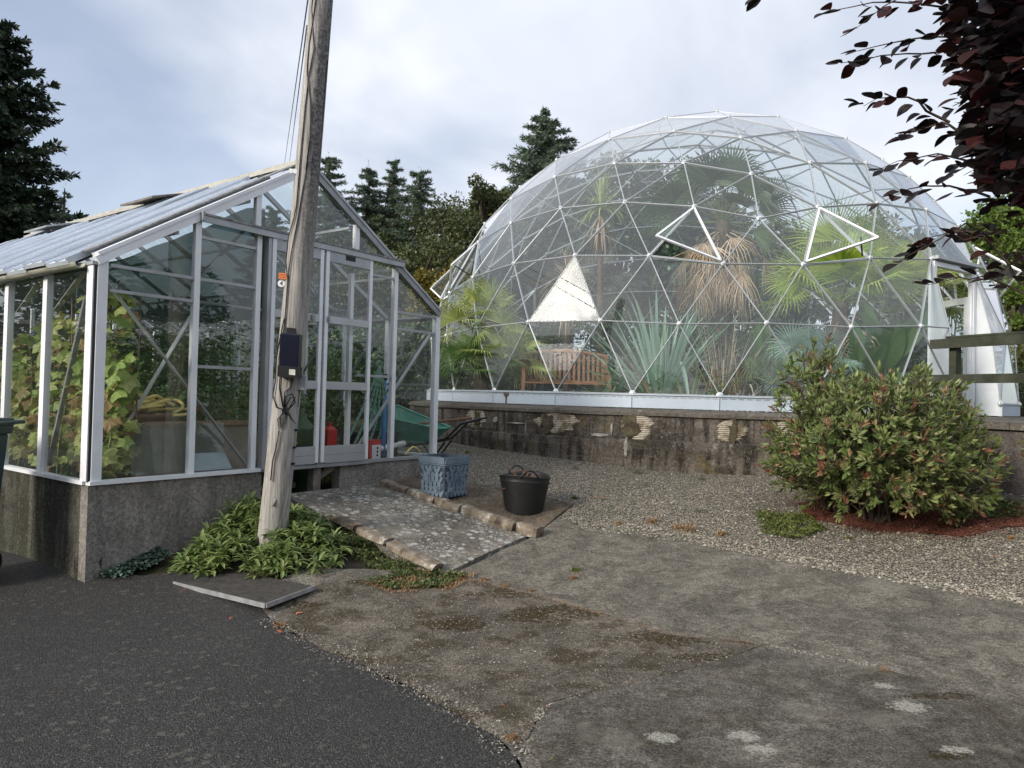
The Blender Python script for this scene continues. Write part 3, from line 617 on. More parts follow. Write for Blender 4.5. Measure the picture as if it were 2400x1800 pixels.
# ---- things inside
st = MB(); st.gbox(.14, 4.2, .14, GL-.1, .28, .40); o = st.build('greenhouse_floor', M['soil']); struct(o)
def leaf_poly(mb, c, n, up, s, lobes=5, cup=.15, rr=random):
    n = n.normalized(); x = up.cross(n)
    if x.length < .01: x = n.orthogonal()
    x.normalize(); y = n.cross(x); pts = []; N = lobes*4
    for k in range(N):
        a = 2*math.pi*k/N; r = s*(.82+.18*math.cos(a*lobes)) * (1-.45*max(0, math.cos(a-math.pi*1.5))**8)
        if k % 2: r *= .93
        d = x*math.cos(a)*r + y*math.sin(a)*r; pts.append(c + d + n*(-cup*r*r/s + rr.uniform(-.06,.06)*s))
    b = len(mb.v); mb.v.append(tuple(c)); mb.v += [tuple(p) for p in pts]
    for k in range(N): mb.f.append((b, b+1+k, b+1+(k+1) % N))
def veiny(name, cols, dead=None):
    t = NT(name); ge = t.n('ShaderNodeNewGeometry'); k = len(cols)
    f = t.math('ADD', t.math('MULTIPLY', ge.outputs['Random Per Island'], .8), t.math('MULTIPLY', t.noise(9, 4), .25)); c = t.ramp(f, [((i+.3)/k, q) for i, q in enumerate(cols)])
    vd = t.voro(38, 'DISTANCE_TO_EDGE', 'Distance'); c = t.mix(t.ramp(vd, [(.0, .35), (.12, 0)]), c, t.mix(.5, c, (.5,.55,.2)))
    p = t.pbr(c, .55, 0, t.bump(vd, .6, .006)); tr = t.n('ShaderNodeBsdfTranslucent'); t.l(c, tr.inputs[0]); m_ = t.n('ShaderNodeMixShader'); m_.inputs[0].default_value = .4
    t.l(p, m_.inputs[1]); t.l(tr.outputs[0], m_.inputs[2]); return t.done(m_.outputs[0])
M['cuke'] = veiny('cucumber_leaves', [(.18,.28,.06),(.34,.46,.11),(.50,.56,.18),(.26,.40,.09),(.60,.60,.26),(.38,.44,.12),(.30,.18,.08),(.46,.30,.14)])
M['stem'] = plain('plant_stem', (.14,.18,.06), .7, 0, .3)
M['cane'] = plain('bamboo_cane', (.22,.16,.09), .7, 0, .3, 20)
M['tomleaf'] = leafmat('tomato_leaves', [(.06,.13,.04),(.11,.22,.06),(.16,.30,.09),(.09,.16,.05)], .25)
M['tomato_green'] = plain('green_tomato', (.13,.22,.06), .35, 0, .3, 3); M['tomato_red'] = plain('red_tomato', (.5,.03,.02), .3, 0, .2, 3)
def cucumber(u0, v0, label, seed, uu=.33, vv_=.42, n=75, zt=2.45, zb=.82, s=(.055,.125)):
    r = random.Random(seed); base = g(u0, v0, .4); T = thing('cucumber_plant', label, 'plant', base, 'cucumber plants along the glass')
    lf = MB(); stm = MB(); axis = []
    z = .42
    while z < zt: axis.append(g(u0+.05*math.sin(z*3+seed), v0+.05*math.cos(z*2.3), z)); z += .12
    stm.tube(axis, .012, 6)
    for i in range(n):
        z = zb+(zt-zb)*r.random()**1.15; a = r.uniform(0, 6.28); rad = r.random()**.5; k = 1-.35*(z-zb)/(zt-zb)
        c = g(max(.075, u0+uu*rad*math.cos(a)*k), max(.14, v0+vv_*rad*math.sin(a)*k), z)
        nrm = (-GD*r.uniform(-.2,1)+V((0,0,1))*r.uniform(.1,1)-GB*r.uniform(-.3,.9)).normalized()
        leaf_poly(lf, c, nrm, V((r.uniform(-1,1), r.uniform(-1,1), -1)), r.uniform(*s), 5, .3, r)
        if r.random() < .4: q = g(u0, v0, max(.5, z-.15)); stm.tube([q, (q+c)/2+V((0,0,.05)), c], .004, 4)
    lf.build('leaves', M['cuke'], T); stm.build('stem', M['stem'], T); return T
cucumber(.30, .45, 'yellowing cucumber plant filling the corner panes of the greenhouse', 1, .30, .40, 210)
cucumber(.36, 1.4, 'cucumber plant with brown dead leaves in the second side bay', 2, .3, .46, 170, 2.3)
cucumber(.36, 2.35, 'pale cucumber plant in the third side bay beside the bin', 3, .3, .46, 150, 2.1)
cucumber(.45, 3.4, 'cucumber plant farthest back along the side glass', 4, .3, .5, 90, 1.9)
cucumber(.27, .24, 'low young cucumber plant behind the bottom of the corner gable pane', 9, .2, .12, 26, 1.25, .82, (.04,.07))
for k2, (u, v, z, du) in enumerate(((.45,.55,2.6,.02),(.3,.8,2.55,.07),(.34,1.1,2.55,-.05),(.5,1.5,2.5,.12),(.4,1.75,2.5,.02),(.55,.35,2.45,.03))):
    mb = MB(); mb.tube([g(u,v,.4), g(u+du,v+.05,z)], .009, 6); tag(mb.build('bamboo_cane', M['cane']), None, 'cane', 'bamboo canes holding up the cucumber plants')['label'] = 'thin bamboo cane standing among the cucumber leaves in the greenhouse'
def tomato(u0, v0, h, seed, label, n=620):
    r = random.Random(seed); T = thing('tomato_plant', label, 'plant', g(u0,v0,.4), 'tomato plants in rows inside the greenhouse'); 
    st_ = MB(); ax = [g(u0+.03*math.sin(z*4+seed), v0, .4+z) for z in np.arange(0, h, .15)]; st_.tube(ax, .01, 5)
    Pl = []; Fl = []
    for i in range(n):
        z = r.uniform(.1, h); a = r.uniform(0, 6.28); L = r.uniform(.05, .36); c = g(u0,v0,.4+z) + V((math.cos(a), math.sin(a), -.25))*L
        d = V((math.cos(a)+r.uniform(-.7,.7), math.sin(a)+r.uniform(-.7,.7), r.uniform(-.9,.2))).normalized(); w = d.cross(V((r.uniform(-.4,.4), r.uniform(-.4,.4), 1))).normalized(); l = r.uniform(.05,.10); k = l*.28
        b = len(Pl); Pl += [c, c+d*l*.45+w*k, c+d*l, c+d*l*.45-w*k]; Fl.append((b,b+1,b+2,b+3))
    for i in range(12):
        z = r.uniform(.2, h*.95); a = r.uniform(0, 6.28); p = g(u0,v0,.4+z); q = p+V((math.cos(a), math.sin(a), -.3))*.3; st_.tube([p, q], .004, 4)
    mb = MB(); mb.arrays([tuple(p) for p in Pl], Fl); mb.build('leaves', M['tomleaf'], T); st_.build('stem', M['stem'], T)
    for i in range(5):
        a = r.uniform(0, 6.28); c = g(u0,v0,r.uniform(.9,1.7)) + V((math.cos(a), math.sin(a), 0))*.16; rr_ = r.uniform(.022,.034); mb = MB()
        mb.lathe(c, [(rr_*math.sin(math.pi*t_/8)+1e-5, -rr_*.9*math.cos(math.pi*t_/8)) for t_ in range(9)], 12); mb.build('tomato', M['tomato_red'] if r.random() < .3 else M['tomato_green'], T, True)
    return T
ti = 0
for (u, v) in ((1.0,1.15),(1.5,1.0),(1.25,1.7),(.95,2.2),(1.7,1.6),(1.5,2.4),(1.95,2.1),(1.1,3.0),(1.75,3.1),(2.3,2.7),(2.35,3.6),(1.4,3.9),(2.0,4.3),(2.9,2.2),(3.1,3.0),(2.6,1.6),(3.3,1.9),(3.2,4.2),(1.2,5.0),(2.2,5.4),(3.5,5.2),(2.9,1.15),(1.7,.95),(.9,1.6),(1.25,.85),(1.0,.95),(1.5,1.3),(2.0,1.1),(2.3,2.0),(2.6,3.1),(1.9,3.6),(2.9,3.8),(1.0,6.3),(2.0,6.4),(3.0,6.4),(2.7,4.8),(1.6,5.5)):
    ti += 1; tomato(u, v, random.uniform(1.75,2.1) if u < 2.6 else random.uniform(1.2,1.6), 20+ti, 'dark green tomato plant tied up in the dense rows inside the greenhouse')
# right hand shelf/bed inside with pots of weeds
mb = MB()
for k2 in range(6): mb.gbox(3.15,4.25,.17+k2*.35,.5+k2*.35,.70,.735)
for (u, v) in ((3.2,.2),(4.2,.2),(3.2,2.2),(4.2,2.2)): mb.gbox(u-.03,u+.03,v-.03,v+.03,.40,.70)
tag(mb.build('potting_bench', M['wood_grey']), 'low grey slatted bench inside the right end of the greenhouse', 'bench')
mb = MB(); mb.gbox(1.7,2.3,.25,.85,.50,.56); mb.gbox(1.75,1.8,.3,.35,.4,.5); mb.gbox(2.2,2.25,.3,.35,.4,.5); mb.gbox(1.75,1.8,.75,.8,.4,.5); mb.gbox(2.2,2.25,.75,.8,.4,.5)
tag(mb.build('wooden_crate', M['wood_grey']), 'low pale wooden crate under the green and yellow trays', 'crate')
# green shade net
t = NT('shade_net'); w = t.n('ShaderNodeTexWave'); w.inputs['Scale'].default_value = 22; w.inputs['Distortion'].default_value = 1; t.l(t.coord(), w.inputs[0])
p = t.pbr((.03,.115,.095), .8); tr = t.n('ShaderNodeBsdfTransparent'); tr.inputs[0].default_value = (.75,.9,.88,1); mm = t.n('ShaderNodeMixShader')
t.l(t.ramp(w.outputs[0], [(.2,.80),(.8,.96)]), mm.inputs[0]); t.l(tr.outputs[0], mm.inputs[1]); t.l(p, mm.inputs[2]); M['net'] = t.done(mm.outputs[0])
mb = MB(); NU, NV = 22, 26
for j in range(NV+1):
    for i in range(NU+1):
        v = .12+5.0*(j/NV)**1.3; u = .12+(min(3.9, 1.62+.74*v)-.12)*i/NU; k2 = min(1, v/2.2); top_ = min(rakez(u)-.1, 3.52) if u < 2.2 else 3.52-(u-2.2)*.3
        z = top_*(1-k2)**1.2 + 2.70*(1-(1-k2)**1.2) - .05*math.sin(math.pi*i/NU)*k2+.03*MN.noise(V((u*4, v*3, 0)))
        mb.v.append(tuple(g(u, v, min(z, rakez(u)-.1))))
for j in range(NV):
    for i in range(NU): k2 = j*(NU+1)+i; mb.f.append((k2, k2+1, k2+NU+2, k2+NU+1))
sn = mb.build('shade_net', M['net'], None, True); tag(sn, 'dark green shade netting hung under the greenhouse roof', 'net')
mb = MB()
for i in range(9):
    u = 1.585+.08*(i/8); 
    for z in (3.15, 2.45+.06*math.sin(i)): mb.v.append(tuple(g(u, .12+.02*math.sin(i*1.7), z)))
mb.f = [(2*i, 2*i+2, 2*i+3, 2*i+1) for i in range(8)]; o = mb.build('hanging_edge', M['net'], sn, True); ORG[o.name] = V((0,0,0))
# bowl with the coiled yellow hose
c = g(.74, .72, .62); mb = MB(); mb.lathe(g(.74,.72,.40), [(.001,0),(.19,0),(.20,.5),(.31,.88),(.33,.90),(.33,.93),(.30,.93),(.28,.86),(.05,.55)], 36); bo = tag(mb.build('brown_bowl', M['wood_brown'], None, True), 'wide dark brown tub holding the yellow hose behind the corner glass', 'tub')
r = random.Random(5); hs = MB()
for (uc, vc_, zc_, ru, rv, tz, a0, a1) in ((.74,.74,1.35,.26,.22,.02,0,9.5),(.80,.70,1.37,.24,.16,.05,1,7.6),(.70,.76,1.39,.20,.2,.03,2,8.5),(.95,.66,1.40,.22,.10,.06,-1.2,4.6),(1.02,.62,1.345,.24,.10,.02,-2.4,3.0)):
    hs.tube([g(uc+ru*math.cos(a), vc_+rv*math.sin(a), zc_+tz*math.sin(a*1.3+.5)+.008*a) for a in np.linspace(a0, a1, 44)], .017, 8)
hs.tube([g(.42+.36*k2/16, .58, 1.34+.24*math.sin(math.pi*k2/16)**.8) for k2 in range(17)], .018, 8)
hs.tube([g(.60+.44*k2/10, .60+.05*math.sin(k2), 1.35+.14*math.sin(math.pi*k2/11)**1.2+.03*k2/10) for k2 in range(11)], .017, 8)
tag(hs.build('garden_hose', M['yellow'], None, True), 'coiled yellow garden hose heaped in the brown tub', 'hose')
# framed board + glass sheet + pale sheet leaning behind the gable glass
bd = thing('framed_board', 'old board with a brown wooden frame leaning behind the gable glass', 'board', g(.55,.3,.6))
BU = [(.60,1.25),(1.78,1.25),(1.78,.62),(.48,.62)]
def bp(u, z, k): return g(u, .22+k+(1.25-z)*(-.18)+.1, z)
mb = MB(); mb.hexa([bp(.50,.66,0),bp(1.76,.66,0),bp(1.76,.66,.02),bp(.50,.66,.02),bp(.62,1.22,0),bp(1.76,1.22,0),bp(1.76,1.22,.02),bp(.62,1.22,.02)]); mb.build('panel', plain('dusty_board', (.26,.225,.185), .9, 0, .3, 7, .2), bd)
mb = MB(); mb.bar(bp(.60,1.24,-.012), bp(1.79,1.24,-.012), .05, .045, V((0,0,1))); mb.bar(bp(.49,.66,-.012), bp(.605,1.22,-.012), .045, .04, GD); mb.bar(bp(1.77,.66,-.012), bp(1.77,1.22,-.012), .05, .04, GD); mb.build('frame', plain('pale_brown_wood', (.30,.19,.12), .75, 0, .3, 12, .3, 50), bd)
mb = MB(); mb.hexa([g(.40,.10,.79),g(1.32,.10,.79),g(1.32,.106,.79),g(.40,.106,.79),g(.44,.17,1.25),g(1.34,.17,1.25),g(1.34,.176,1.25),g(.44,.176,1.25)]); tag(mb.build('loose_glass_sheet', glassmat('dusty_glass', (.8,.85,.84), .7, .22, (.4,.45,.43))), 'dusty loose sheet of glass propped in front of the framed board', 'glass sheet')
mb = MB(); mb.hexa([g(.96,.09,.79),g(1.40,.09,.79),g(1.40,.096,.79),g(.96,.096,.79),g(.97,.12,.96),g(1.33,.12,.955),g(1.33,.126,.955),g(.97,.126,.96)]); tag(mb.build('plastic_sheet', plain('pale_blue_sheet', (.33,.42,.45), .6, 0, .15)), 'small pale blue plastic sheet at the foot of the framed board', 'sheet')
# trays
mb = MB(); 
def tray(name, mat, u0, u1, v0, v1, z0, z1, lab, cat='tray'):
    mb = MB(); tk = .012; mb.gbox(u0,u1,v0,v1,z0,z0+tk); mb.gbox(u0,u0+tk,v0,v1,z0+tk,z1); mb.gbox(u1-tk,u1,v0,v1,z0+tk,z1); mb.gbox(u0+tk,u1-tk,v0,v0+tk,z0+tk,z1); mb.gbox(u0+tk,u1-tk,v1-tk,v1,z0+tk,z1)
    mb.gbox(u0-.015,u1+.015,v0-.018,v0,z1-.015,z1); mb.gbox(u0-.018,u0,v0,v1,z1-.015,z1); return tag(mb.build(name, mat), lab, cat)
tray('seed_tray', M['greenpl'], 1.72, 2.25, .3, .8, 1.02, 1.12, 'bright green plastic tray on the yellow box behind the pole')
tray('yellow_box', plain('bright_yellow', (.7,.55,.02), .4, 0, .05), 1.72, 2.3, .28, .82, .86, 1.01, 'yellow plastic box under the green tray behind the pole', 'box')
tray('black_tray', M['black'], 1.7, 2.3, .26, .84, .565, .85, 'black plastic crate under the yellow box behind the pole', 'crate')
tray('black_trough', M['black'], 3.5, 4.15, .5, .85, .74, 1.06, 'black trough of seedlings on the slatted bench', 'trough')
tray('plant_trough', plain('grey_trough', (.06,.065,.06), .7), 3.2, 3.9, 1.1, 1.6, .74, 1.10, 'grey trough of weeds behind the black trough', 'trough')
# green can
mb = MB(); c = g(2.52,.45,.79); mb.lathe(c, [(.001,-.38),(.145,-.38),(.145,.35),(.15,.36),(.14,.38),(.10,.43),(.055,.48),(.055,.53),(.001,.53)], 28); o = tag(mb.build('green_drum', plain('olive_drum', (.05,.10,.045), .5, 0, .2), None, True), 'olive green metal drum with a domed lid behind the doors', 'drum')
# red bottle
rb = thing('plastic_bottle', 'small bright red plastic bottle standing behind the right door', 'bottle', g(2.90,.42,.98))
mb = MB(); mb.hexa([g(u,v,z) for z, k2 in ((.74,0),(1.13,0)) for u, v in ((2.83,.36),(2.97,.36),(2.97,.46),(2.83,.46))]); mb.hexa([g(2.83,.36,1.13),g(2.97,.36,1.13),g(2.97,.46,1.13),g(2.83,.46,1.13),g(2.87,.38,1.17),g(2.93,.38,1.17),g(2.93,.44,1.17),g(2.87,.44,1.17)]); mb.build('body', M['red'], rb)
mb = MB(); mb.lathe(g(2.90,.41,1.17), [(.024,0),(.024,.045),(.001,.045)], 14); mb.build('cap', M['red'], rb)
# ribbed green hose bundle hanging
hb = MB(); r = random.Random(11); top = g(3.72,.45,1.93)
for k2 in range(6):
    end = g(2.95+.18*k2+.05*r.random(), .3+.05*k2, .83+.03*r.random()); pp = []; rad = []
    for i in range(70):
        t_ = i/69; p = top.lerp(end, t_); sag = math.sin(t_*math.pi)*(.10+.03*k2); p = p - V((0,0,1))*sag*(.5) + GD*(.03*k2-.06)*math.sin(t_*3.1) + GD*.2*(t_*(1-t_))*1.4
        pp.append(p); rad.append(.018+.005*math.sin(i*1.6))
    hb.tube(pp, rad, 7)
hb.tube([top+GD*.04*math.cos(a)+V((0,0,.03+.04*math.sin(a))) for a in np.linspace(0, 6.28, 14)], .02, 7)
tag(hb.build('expanding_hose', M['hosegreen'], None, True), 'bundle of crinkled pale green hose hanging behind the right gable panes', 'hose')
mb = MB(); mb.tube([g(3.86,.50,1.76), g(3.87,.49,1.5), g(3.85,.47,1.2), g(3.80,.42,.76)], .032, 12); bh = tag(mb.build('water_pipe', M['blue'], None, True), 'upright bright blue water pipe behind the right gable pane', 'pipe')
mb = MB(); mb.tube([g(3.86,.50,1.76), g(3.86,.50,1.84)], .045, 12); o = mb.build('pipe_cap', M['black'], bh)
mb = MB(); mb.gbox(3.40,3.60,.25,.40,.735,.99); fb = mb.build('fertiliser_box', M['red']); tag(fb, 'red box with a white label inside behind the gable post', 'box')
mb = MB(); mb.gbox(3.445,3.59,.245,.249,.76,.93); mb.build('box_label', M['white'], fb)
for k2 in range(3):
    mb = MB(); mb.lathe(g(3.535,.2435,.80+.045*k2), [(.0001,0),(.016,0),(.016,.0012),(.0001,.0012)], 14, X=GD, Y=V((0,0,1)), Z=-GB); mb.build('printed_dot', M['ink'], fb)
mb = MB(); mb.tube([g(3.62,.4,.85), g(4.32,.55,.90)], .038, 14); tag(mb.build('white_pipe', M['white'], None, True), 'white plastic pipe lying on the bench behind the gable glass', 'pipe')
mb = MB(); mb.tube([g(3.95,.16,.79), g(4.05,.2,.84), g(4.15,.22,.88), g(4.22,.22,.86), g(4.30,.22,.80)], .014, 8); tag(mb.build('yellow_pipe', M['yellow'], None, True), 'short bent yellow hose lying in front of the white pipe', 'hose')
# sign
def text_mesh(txt, size, mat, parent, M4, ext=.0012, name='lettering'):
    cu = bpy.data.curves.new('txt', 'FONT'); cu.body = txt; cu.size = size; cu.extrude = ext; cu.align_x = 'CENTER'; cu.align_y = 'CENTER'
    o = bpy.data.objects.new('txt', cu); COL.objects.link(o); bpy.context.view_layer.update(); me = bpy.data.meshes.new_from_object(o); bpy.data.objects.remove(o)
    if parent:
        q = ORG.get(parent.name, V((0,0,0))); M4 = Matrix.Translation(-q) @ M4
    me.transform(M4); me.materials.append(mat); o = bpy.data.objects.new(name, me); COL.objects.link(o); o.parent = parent; return o
def frame_at(p, x, y):
    z = x.cross(y); m = Matrix((x, y, z)).transposed().to_4x4(); m.translation = p; return m
mb = MB(); mb.gbox(2.465,2.77,.005,.018,2.445,2.55); sg = tag(mb.build('private_sign', plain('weathered_plank', (.20,.21,.18), .8, 0, .3, 12)), 'small weathered plank sign lettered PRIVATE behind the door glass', 'sign')
text_mesh('PRIVATE', .072, M['ink'], sg, frame_at(g(2.617,.003,2.497), GD, V((0,0,1))))
# small weeds in the troughs
def weeds(mb, c, R, n, l=(.05,.12), r=random, up=.8):
    for i in range(n):
        a = r.uniform(0, 6.28); q = V(c)+V((math.cos(a)*R[0]*r.random(), math.sin(a)*R[1]*r.random(), r.random()*R[2])); d = V((r.uniform(-1,1), r.uniform(-1,1), r.uniform(-.2,1)*up+.2)).normalized(); w = d.cross(V((r.uniform(-1,1), r.uniform(-1,1), .6))).normalized(); L = r.uniform(*l); k = L*.22
        b = len(mb.v); mb.v += [tuple(q), tuple(q+d*L*.5+w*k), tuple(q+d*L), tuple(q+d*L*.5-w*k)]; mb.f.append((b,b+1,b+2,b+3))
M['weed'] = leafmat('weed_leaves', [(.04,.08,.02),(.08,.14,.035),(.12,.19,.06),(.06,.10,.03)], .3)
for (u, v, zz, nm, R, n) in ((3.0,.9,.75,'leafy weed with broad leaves beside the red bottle',(.35,.35,.55),500),(3.6,1.35,1.0,'weed growing out of the grey trough',(.35,.25,.5),420),(4.0,1.9,.8,'tall nettle like weed against the right side glass',(.35,.5,1.1),700),(3.9,3.2,.6,'rank weed mass farther back along the right side glass',(.4,.8,1.3),900)):
    mb = MB(); rr_ = random.Random(int(u*100)); weeds(mb, g(u,v,zz), R, n, (.05,.13), rr_)
    for k2 in range(14):
        a = rr_.uniform(0,6.28); q = g(u,v,zz-.3)+V((math.cos(a)*R[0]*.7*rr_.random(), math.sin(a)*R[1]*.7*rr_.random(), 0)); mb.tube([q, q+V((rr_.uniform(-.1,.1), rr_.uniform(-.1,.1), R[2]+.2))], .005, 4)
    tag(mb.build('weed', M['weed']), nm, 'weed')

# ================================================================== UTILITY POLE
pb = aty(640, 1226, 6.55); pt = aty(755, 0, 6.45)
ax = (pt-pb); pbase = pb - ax.normalized()*.35; ptop = pb + ax*1.35
pole = thing('utility_pole', 'leaning weathered grey wooden utility pole with cables and a black box', 'utility pole', pbase)
axn = ax.normalized(); px_ = V((0,1,0)).cross(axn).normalized(); py_ = axn.cross(px_).normalized()  # px_ ~ +x? 
if px_.x < 0: px_ = -px_
fr_ = -py_ if py_.y > 0 else py_
mb = MB(); L = (ptop-pbase).length; n = 40; NZ = 70
for j in range(NZ+1):
    c = pbase.lerp(ptop, j/NZ); rad = .130-.036*(j/NZ)
    bend = .02*math.sin(j/NZ*3.1*1.5)
    for k2 in range(n):
        a = 2*math.pi*k2/n; w = 1+.018*MN.noise(V((math.cos(a)*2, math.sin(a)*2, j*.12)))
        for a0, dep in ((3.95,.06),(4.75,.05),(5.6,.04)):
            a1 = a0+.1*math.sin(j*.13); w -= dep*math.exp(-((a-a1)/.05)**2)*(1 if (j*.07+a0) % 2.2 < 1.7 else .3)
        mb.v.append(tuple(c + (px_*math.cos(a) + (-fr_)*math.sin(a))*rad*w + px_*bend))
for j in range(NZ):
    for k2 in range(n): k3 = (k2+1) % n; mb.f.append((j*n+k2, j*n+k3, (j+1)*n+k3, (j+1)*n+k2))
t = NT('weathered_pole'); vs_ = t.coord((22, 22, 1.1)); gr = t.noise(2.6, 7, .65, vs_); c = t.ramp(gr, [(.3, (.20,.185,.17)), (.5, (.37,.35,.325)), (.7, (.52,.495,.46))])
sepx = t.n('ShaderNodeSeparateXYZ'); t.l(t.coord(), sepx.inputs[0])
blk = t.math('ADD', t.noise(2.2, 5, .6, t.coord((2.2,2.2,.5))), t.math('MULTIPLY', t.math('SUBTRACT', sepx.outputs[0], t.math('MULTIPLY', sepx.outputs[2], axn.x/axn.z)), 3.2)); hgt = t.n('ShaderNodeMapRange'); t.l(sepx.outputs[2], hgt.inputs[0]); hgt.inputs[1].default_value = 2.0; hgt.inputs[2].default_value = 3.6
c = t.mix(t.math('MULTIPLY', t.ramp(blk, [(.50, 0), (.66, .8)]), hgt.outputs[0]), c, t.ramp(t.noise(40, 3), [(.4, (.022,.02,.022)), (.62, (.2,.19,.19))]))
kn = t.noise(1.8, 3, .5, t.coord((6,6,.22))); c = t.mix(t.ramp(kn, [(.66, 0), (.69, .7)]), c, (.05,.045,.04))
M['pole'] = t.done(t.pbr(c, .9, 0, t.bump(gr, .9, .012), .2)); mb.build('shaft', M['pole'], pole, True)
def pp(px, py, out=.0):       # point on the front of the pole under a photograph point
    r = ray(px, py); # intersect with plane through axis facing the camera, then push to the surface
    nrm = fr_; t_ = (pb-EYE).dot(nrm)/r.dot(nrm); P = EYE + r*t_; s_ = (P-pb).dot(axn); c = pb+axn*s_; off = (P-c).dot(px_); rad = .130-.036*((s_+.35)/L)+.006+out
    off = max(-rad*.98, min(rad*.98, off)); return c + px_*off + fr_*math.sqrt(max(0, rad*rad-off*off))
S2 = .30151
c6 = lambda x, y: (620+x*S2, y*S2); c2 = lambda x, y: (600+x*.22604, 380+y*.22604); c4 = lambda x, y: (600+x*.22604, 750+y*.22604); c1 = lambda x, y: (x*.31646, 400+y*.31646)
cabs = [[c6(405,-40),c6(388,100),c6(395,230),c6(370,380),c6(355,560),c6(362,700),c6(342,870),c6(312,1200),c6(298,1400),c2(485,180),c2(460,480),c2(430,620),c2(370,800),c2(345,1050),c2(370,1240),c2(345,1620),c4(330,20),c4(275,270),c4(250,400),c4(245,620),c4(215,780),c4(260,900),c4(345,930)],
 [c6(438,-40),c6(395,230),c6(410,420),c6(365,650),c6(385,850),c6(380,1100),c6(350,1350),c2(575,40),c2(470,640),c2(400,1000),c2(378,1200),c4(340,60),c4(300,500),c4(290,700),c4(325,900)],
 [c6(508,480),c6(480,800),c6(458,1080),c6(440,1370),c2(660,180),c2(625,650),c2(575,930),c2(548,1400),c2(545,1640)]]
for k2, pts in enumerate(cabs): mb = MB(); mb.tube([pp(*p) for p in pts], .006, 6); mb.build('cable', M['black'], pole, True)
for pts in ([c4(370,940),c4(400,1020),c4(435,1085),c4(490,1010),c4(505,900),c4(480,830),c4(465,640)],[c4(345,930),c4(350,790),c4(410,760),c4(430,850),c4(365,935)],[c4(350,940),c4(275,1020),c4(290,1120),c4(350,1050),c4(375,940)],[c4(290,1135),c4(265,1280),c4(225,1450),c4(205,1640)],[c4(430,570),c4(395,700),c4(345,740),c4(340,900)],[c4(345,930),c4(300,990),c4(300,1090),c4(345,1010),c4(360,930)],[c4(340,920),c4(395,800),c4(430,800),c4(380,920)]):
    mb = MB(); mb.tube([pp(*p, out=.008) for p in pts], .006, 6); mb.build('cable', M['black'], pole, True)
mb = MB(); mb.tube([pp(*c4(345,905), out=.02), pp(*c4(355,955), out=.02)], .03, 8); mb.build('cable_tie', M['black'], pole)
mb = MB(); cd = [pp(*c4(450,900)), pp(*c4(440,1100)), pp(*c4(425,1400)), pp(*c4(395,1640)), pp(650,1180)]; mb.tube(cd, .014, 8); mb.build('conduit', AD, pole, True)
mb = MB()
for p in (c4(432,1140), c4(425,1320), c4(408,1488)): q = pp(*p); mb.box(q, .05, .04, .02)
mb.build('conduit_clip', M['black'], pole)
# black box
a, b = pp(*c4(415,120)), pp(*c4(395,570)); cen = (a+b)/2+fr_*.05; Zb = (a-b).normalized(); Xb = px_; Yb = Zb.cross(Xb)
mb = MB(); mb.box(cen+px_*.01, .175, .11, (a-b).length*.86, Xb, Yb, Zb); bx = mb.build('junction_box', M['blackcase'], pole); 
md = bx.modifiers.new('bevel', 'BEVEL'); md.width = .012; md.segments = 2
mb = MB(); mb.box(cen-Zb*((a-b).length*.43)+px_*.01, .185, .12, .10, Xb, Yb, Zb); mb.build('box_base', M['black'], bx); mb = MB(); mb.box(cen+Zb*((a-b).length*.47)-fr_*.02, .07, .05, .07, Xb, Yb, Zb); mb.build('box_cap', M['black'], bx) 
mb = MB(); mb.box(cen-Zb*((a-b).length*.43)+px_*.05+fr_*.062, .055, .003, .05, Xb, Yb, Zb); mb.build('paper_label', plain('paper', (.6,.6,.55), .7), bx)
q = pp(*c4(515,650)); mb = MB(); mb.box(q+px_*.03-fr_*.0, .075, .07, .13, Xb, Yb, Zb); o = mb.build('meter_box', plain('grey_box', (.35,.37,.40), .5), pole); o['label'] = 'small grey switch box on the side of the pole'
# tags
q = pp(*c2(308,1195)); mb = MB(); mb.box(q+fr_*.004, .075, .004, .055, px_, fr_, axn); mb.build('orange_plate', M['orange'], pole)
ol = MB()
for k2 in range(3):
    for i in range(6): ol.box(q+fr_*.0075+axn*(.016-.015*k2)+px_*(-.028+.011*i), .007*random.uniform(.5,1), .001, .005, px_, fr_, axn)
ol.build('plate_lettering', M['ink'], pole)
q = pp(*c2(287,1268)); mb = MB(); mb.lathe(q+fr_*.004, [(.0001,.003),(.033,.003),(.033,0)], 18, X=px_, Y=axn, Z=fr_); mb.build('number_plate', M['white'], pole)
text_mesh('4', .05, M['ink'], pole, frame_at(q+fr_*.009, px_, axn))
q = pp(*c2(415,120)); mb = MB()
for dx in (-.022, .018): mb.lathe(q+fr_*.004+px_*dx, [(.0001,.004),(.022,.004),(.022,0)], 12, X=px_, Y=axn, Z=fr_)
mb.build('paper_scrap', M['white'], pole)
# overhead wires running off to the left background
mb = MB(); w0 = pb + axn*((pt-pb).length*1.12)
for (p0, p1) in ((c6(345,-60), c6(150,1310)), (c6(330,200), c6(188,1310))):
    mb = MB(); A_ = aty(*p0, 6.9); B_ = aty(*p1, 30); e_ = A_+(A_-B_)*.0
    mb.tube([A_.lerp(B_, t_)-V((0,0,1))*0*t_ for t_ in np.linspace(0, 1.6, 12)], .008, 5); tag(mb.build('overhead_wire', M['black']), 'thin dark overhead wire running down behind the greenhouse roof, %s of the two' % ('left' if p0[0] > 723.5 else 'right'), 'wire', 'overhead wires beside the pole')
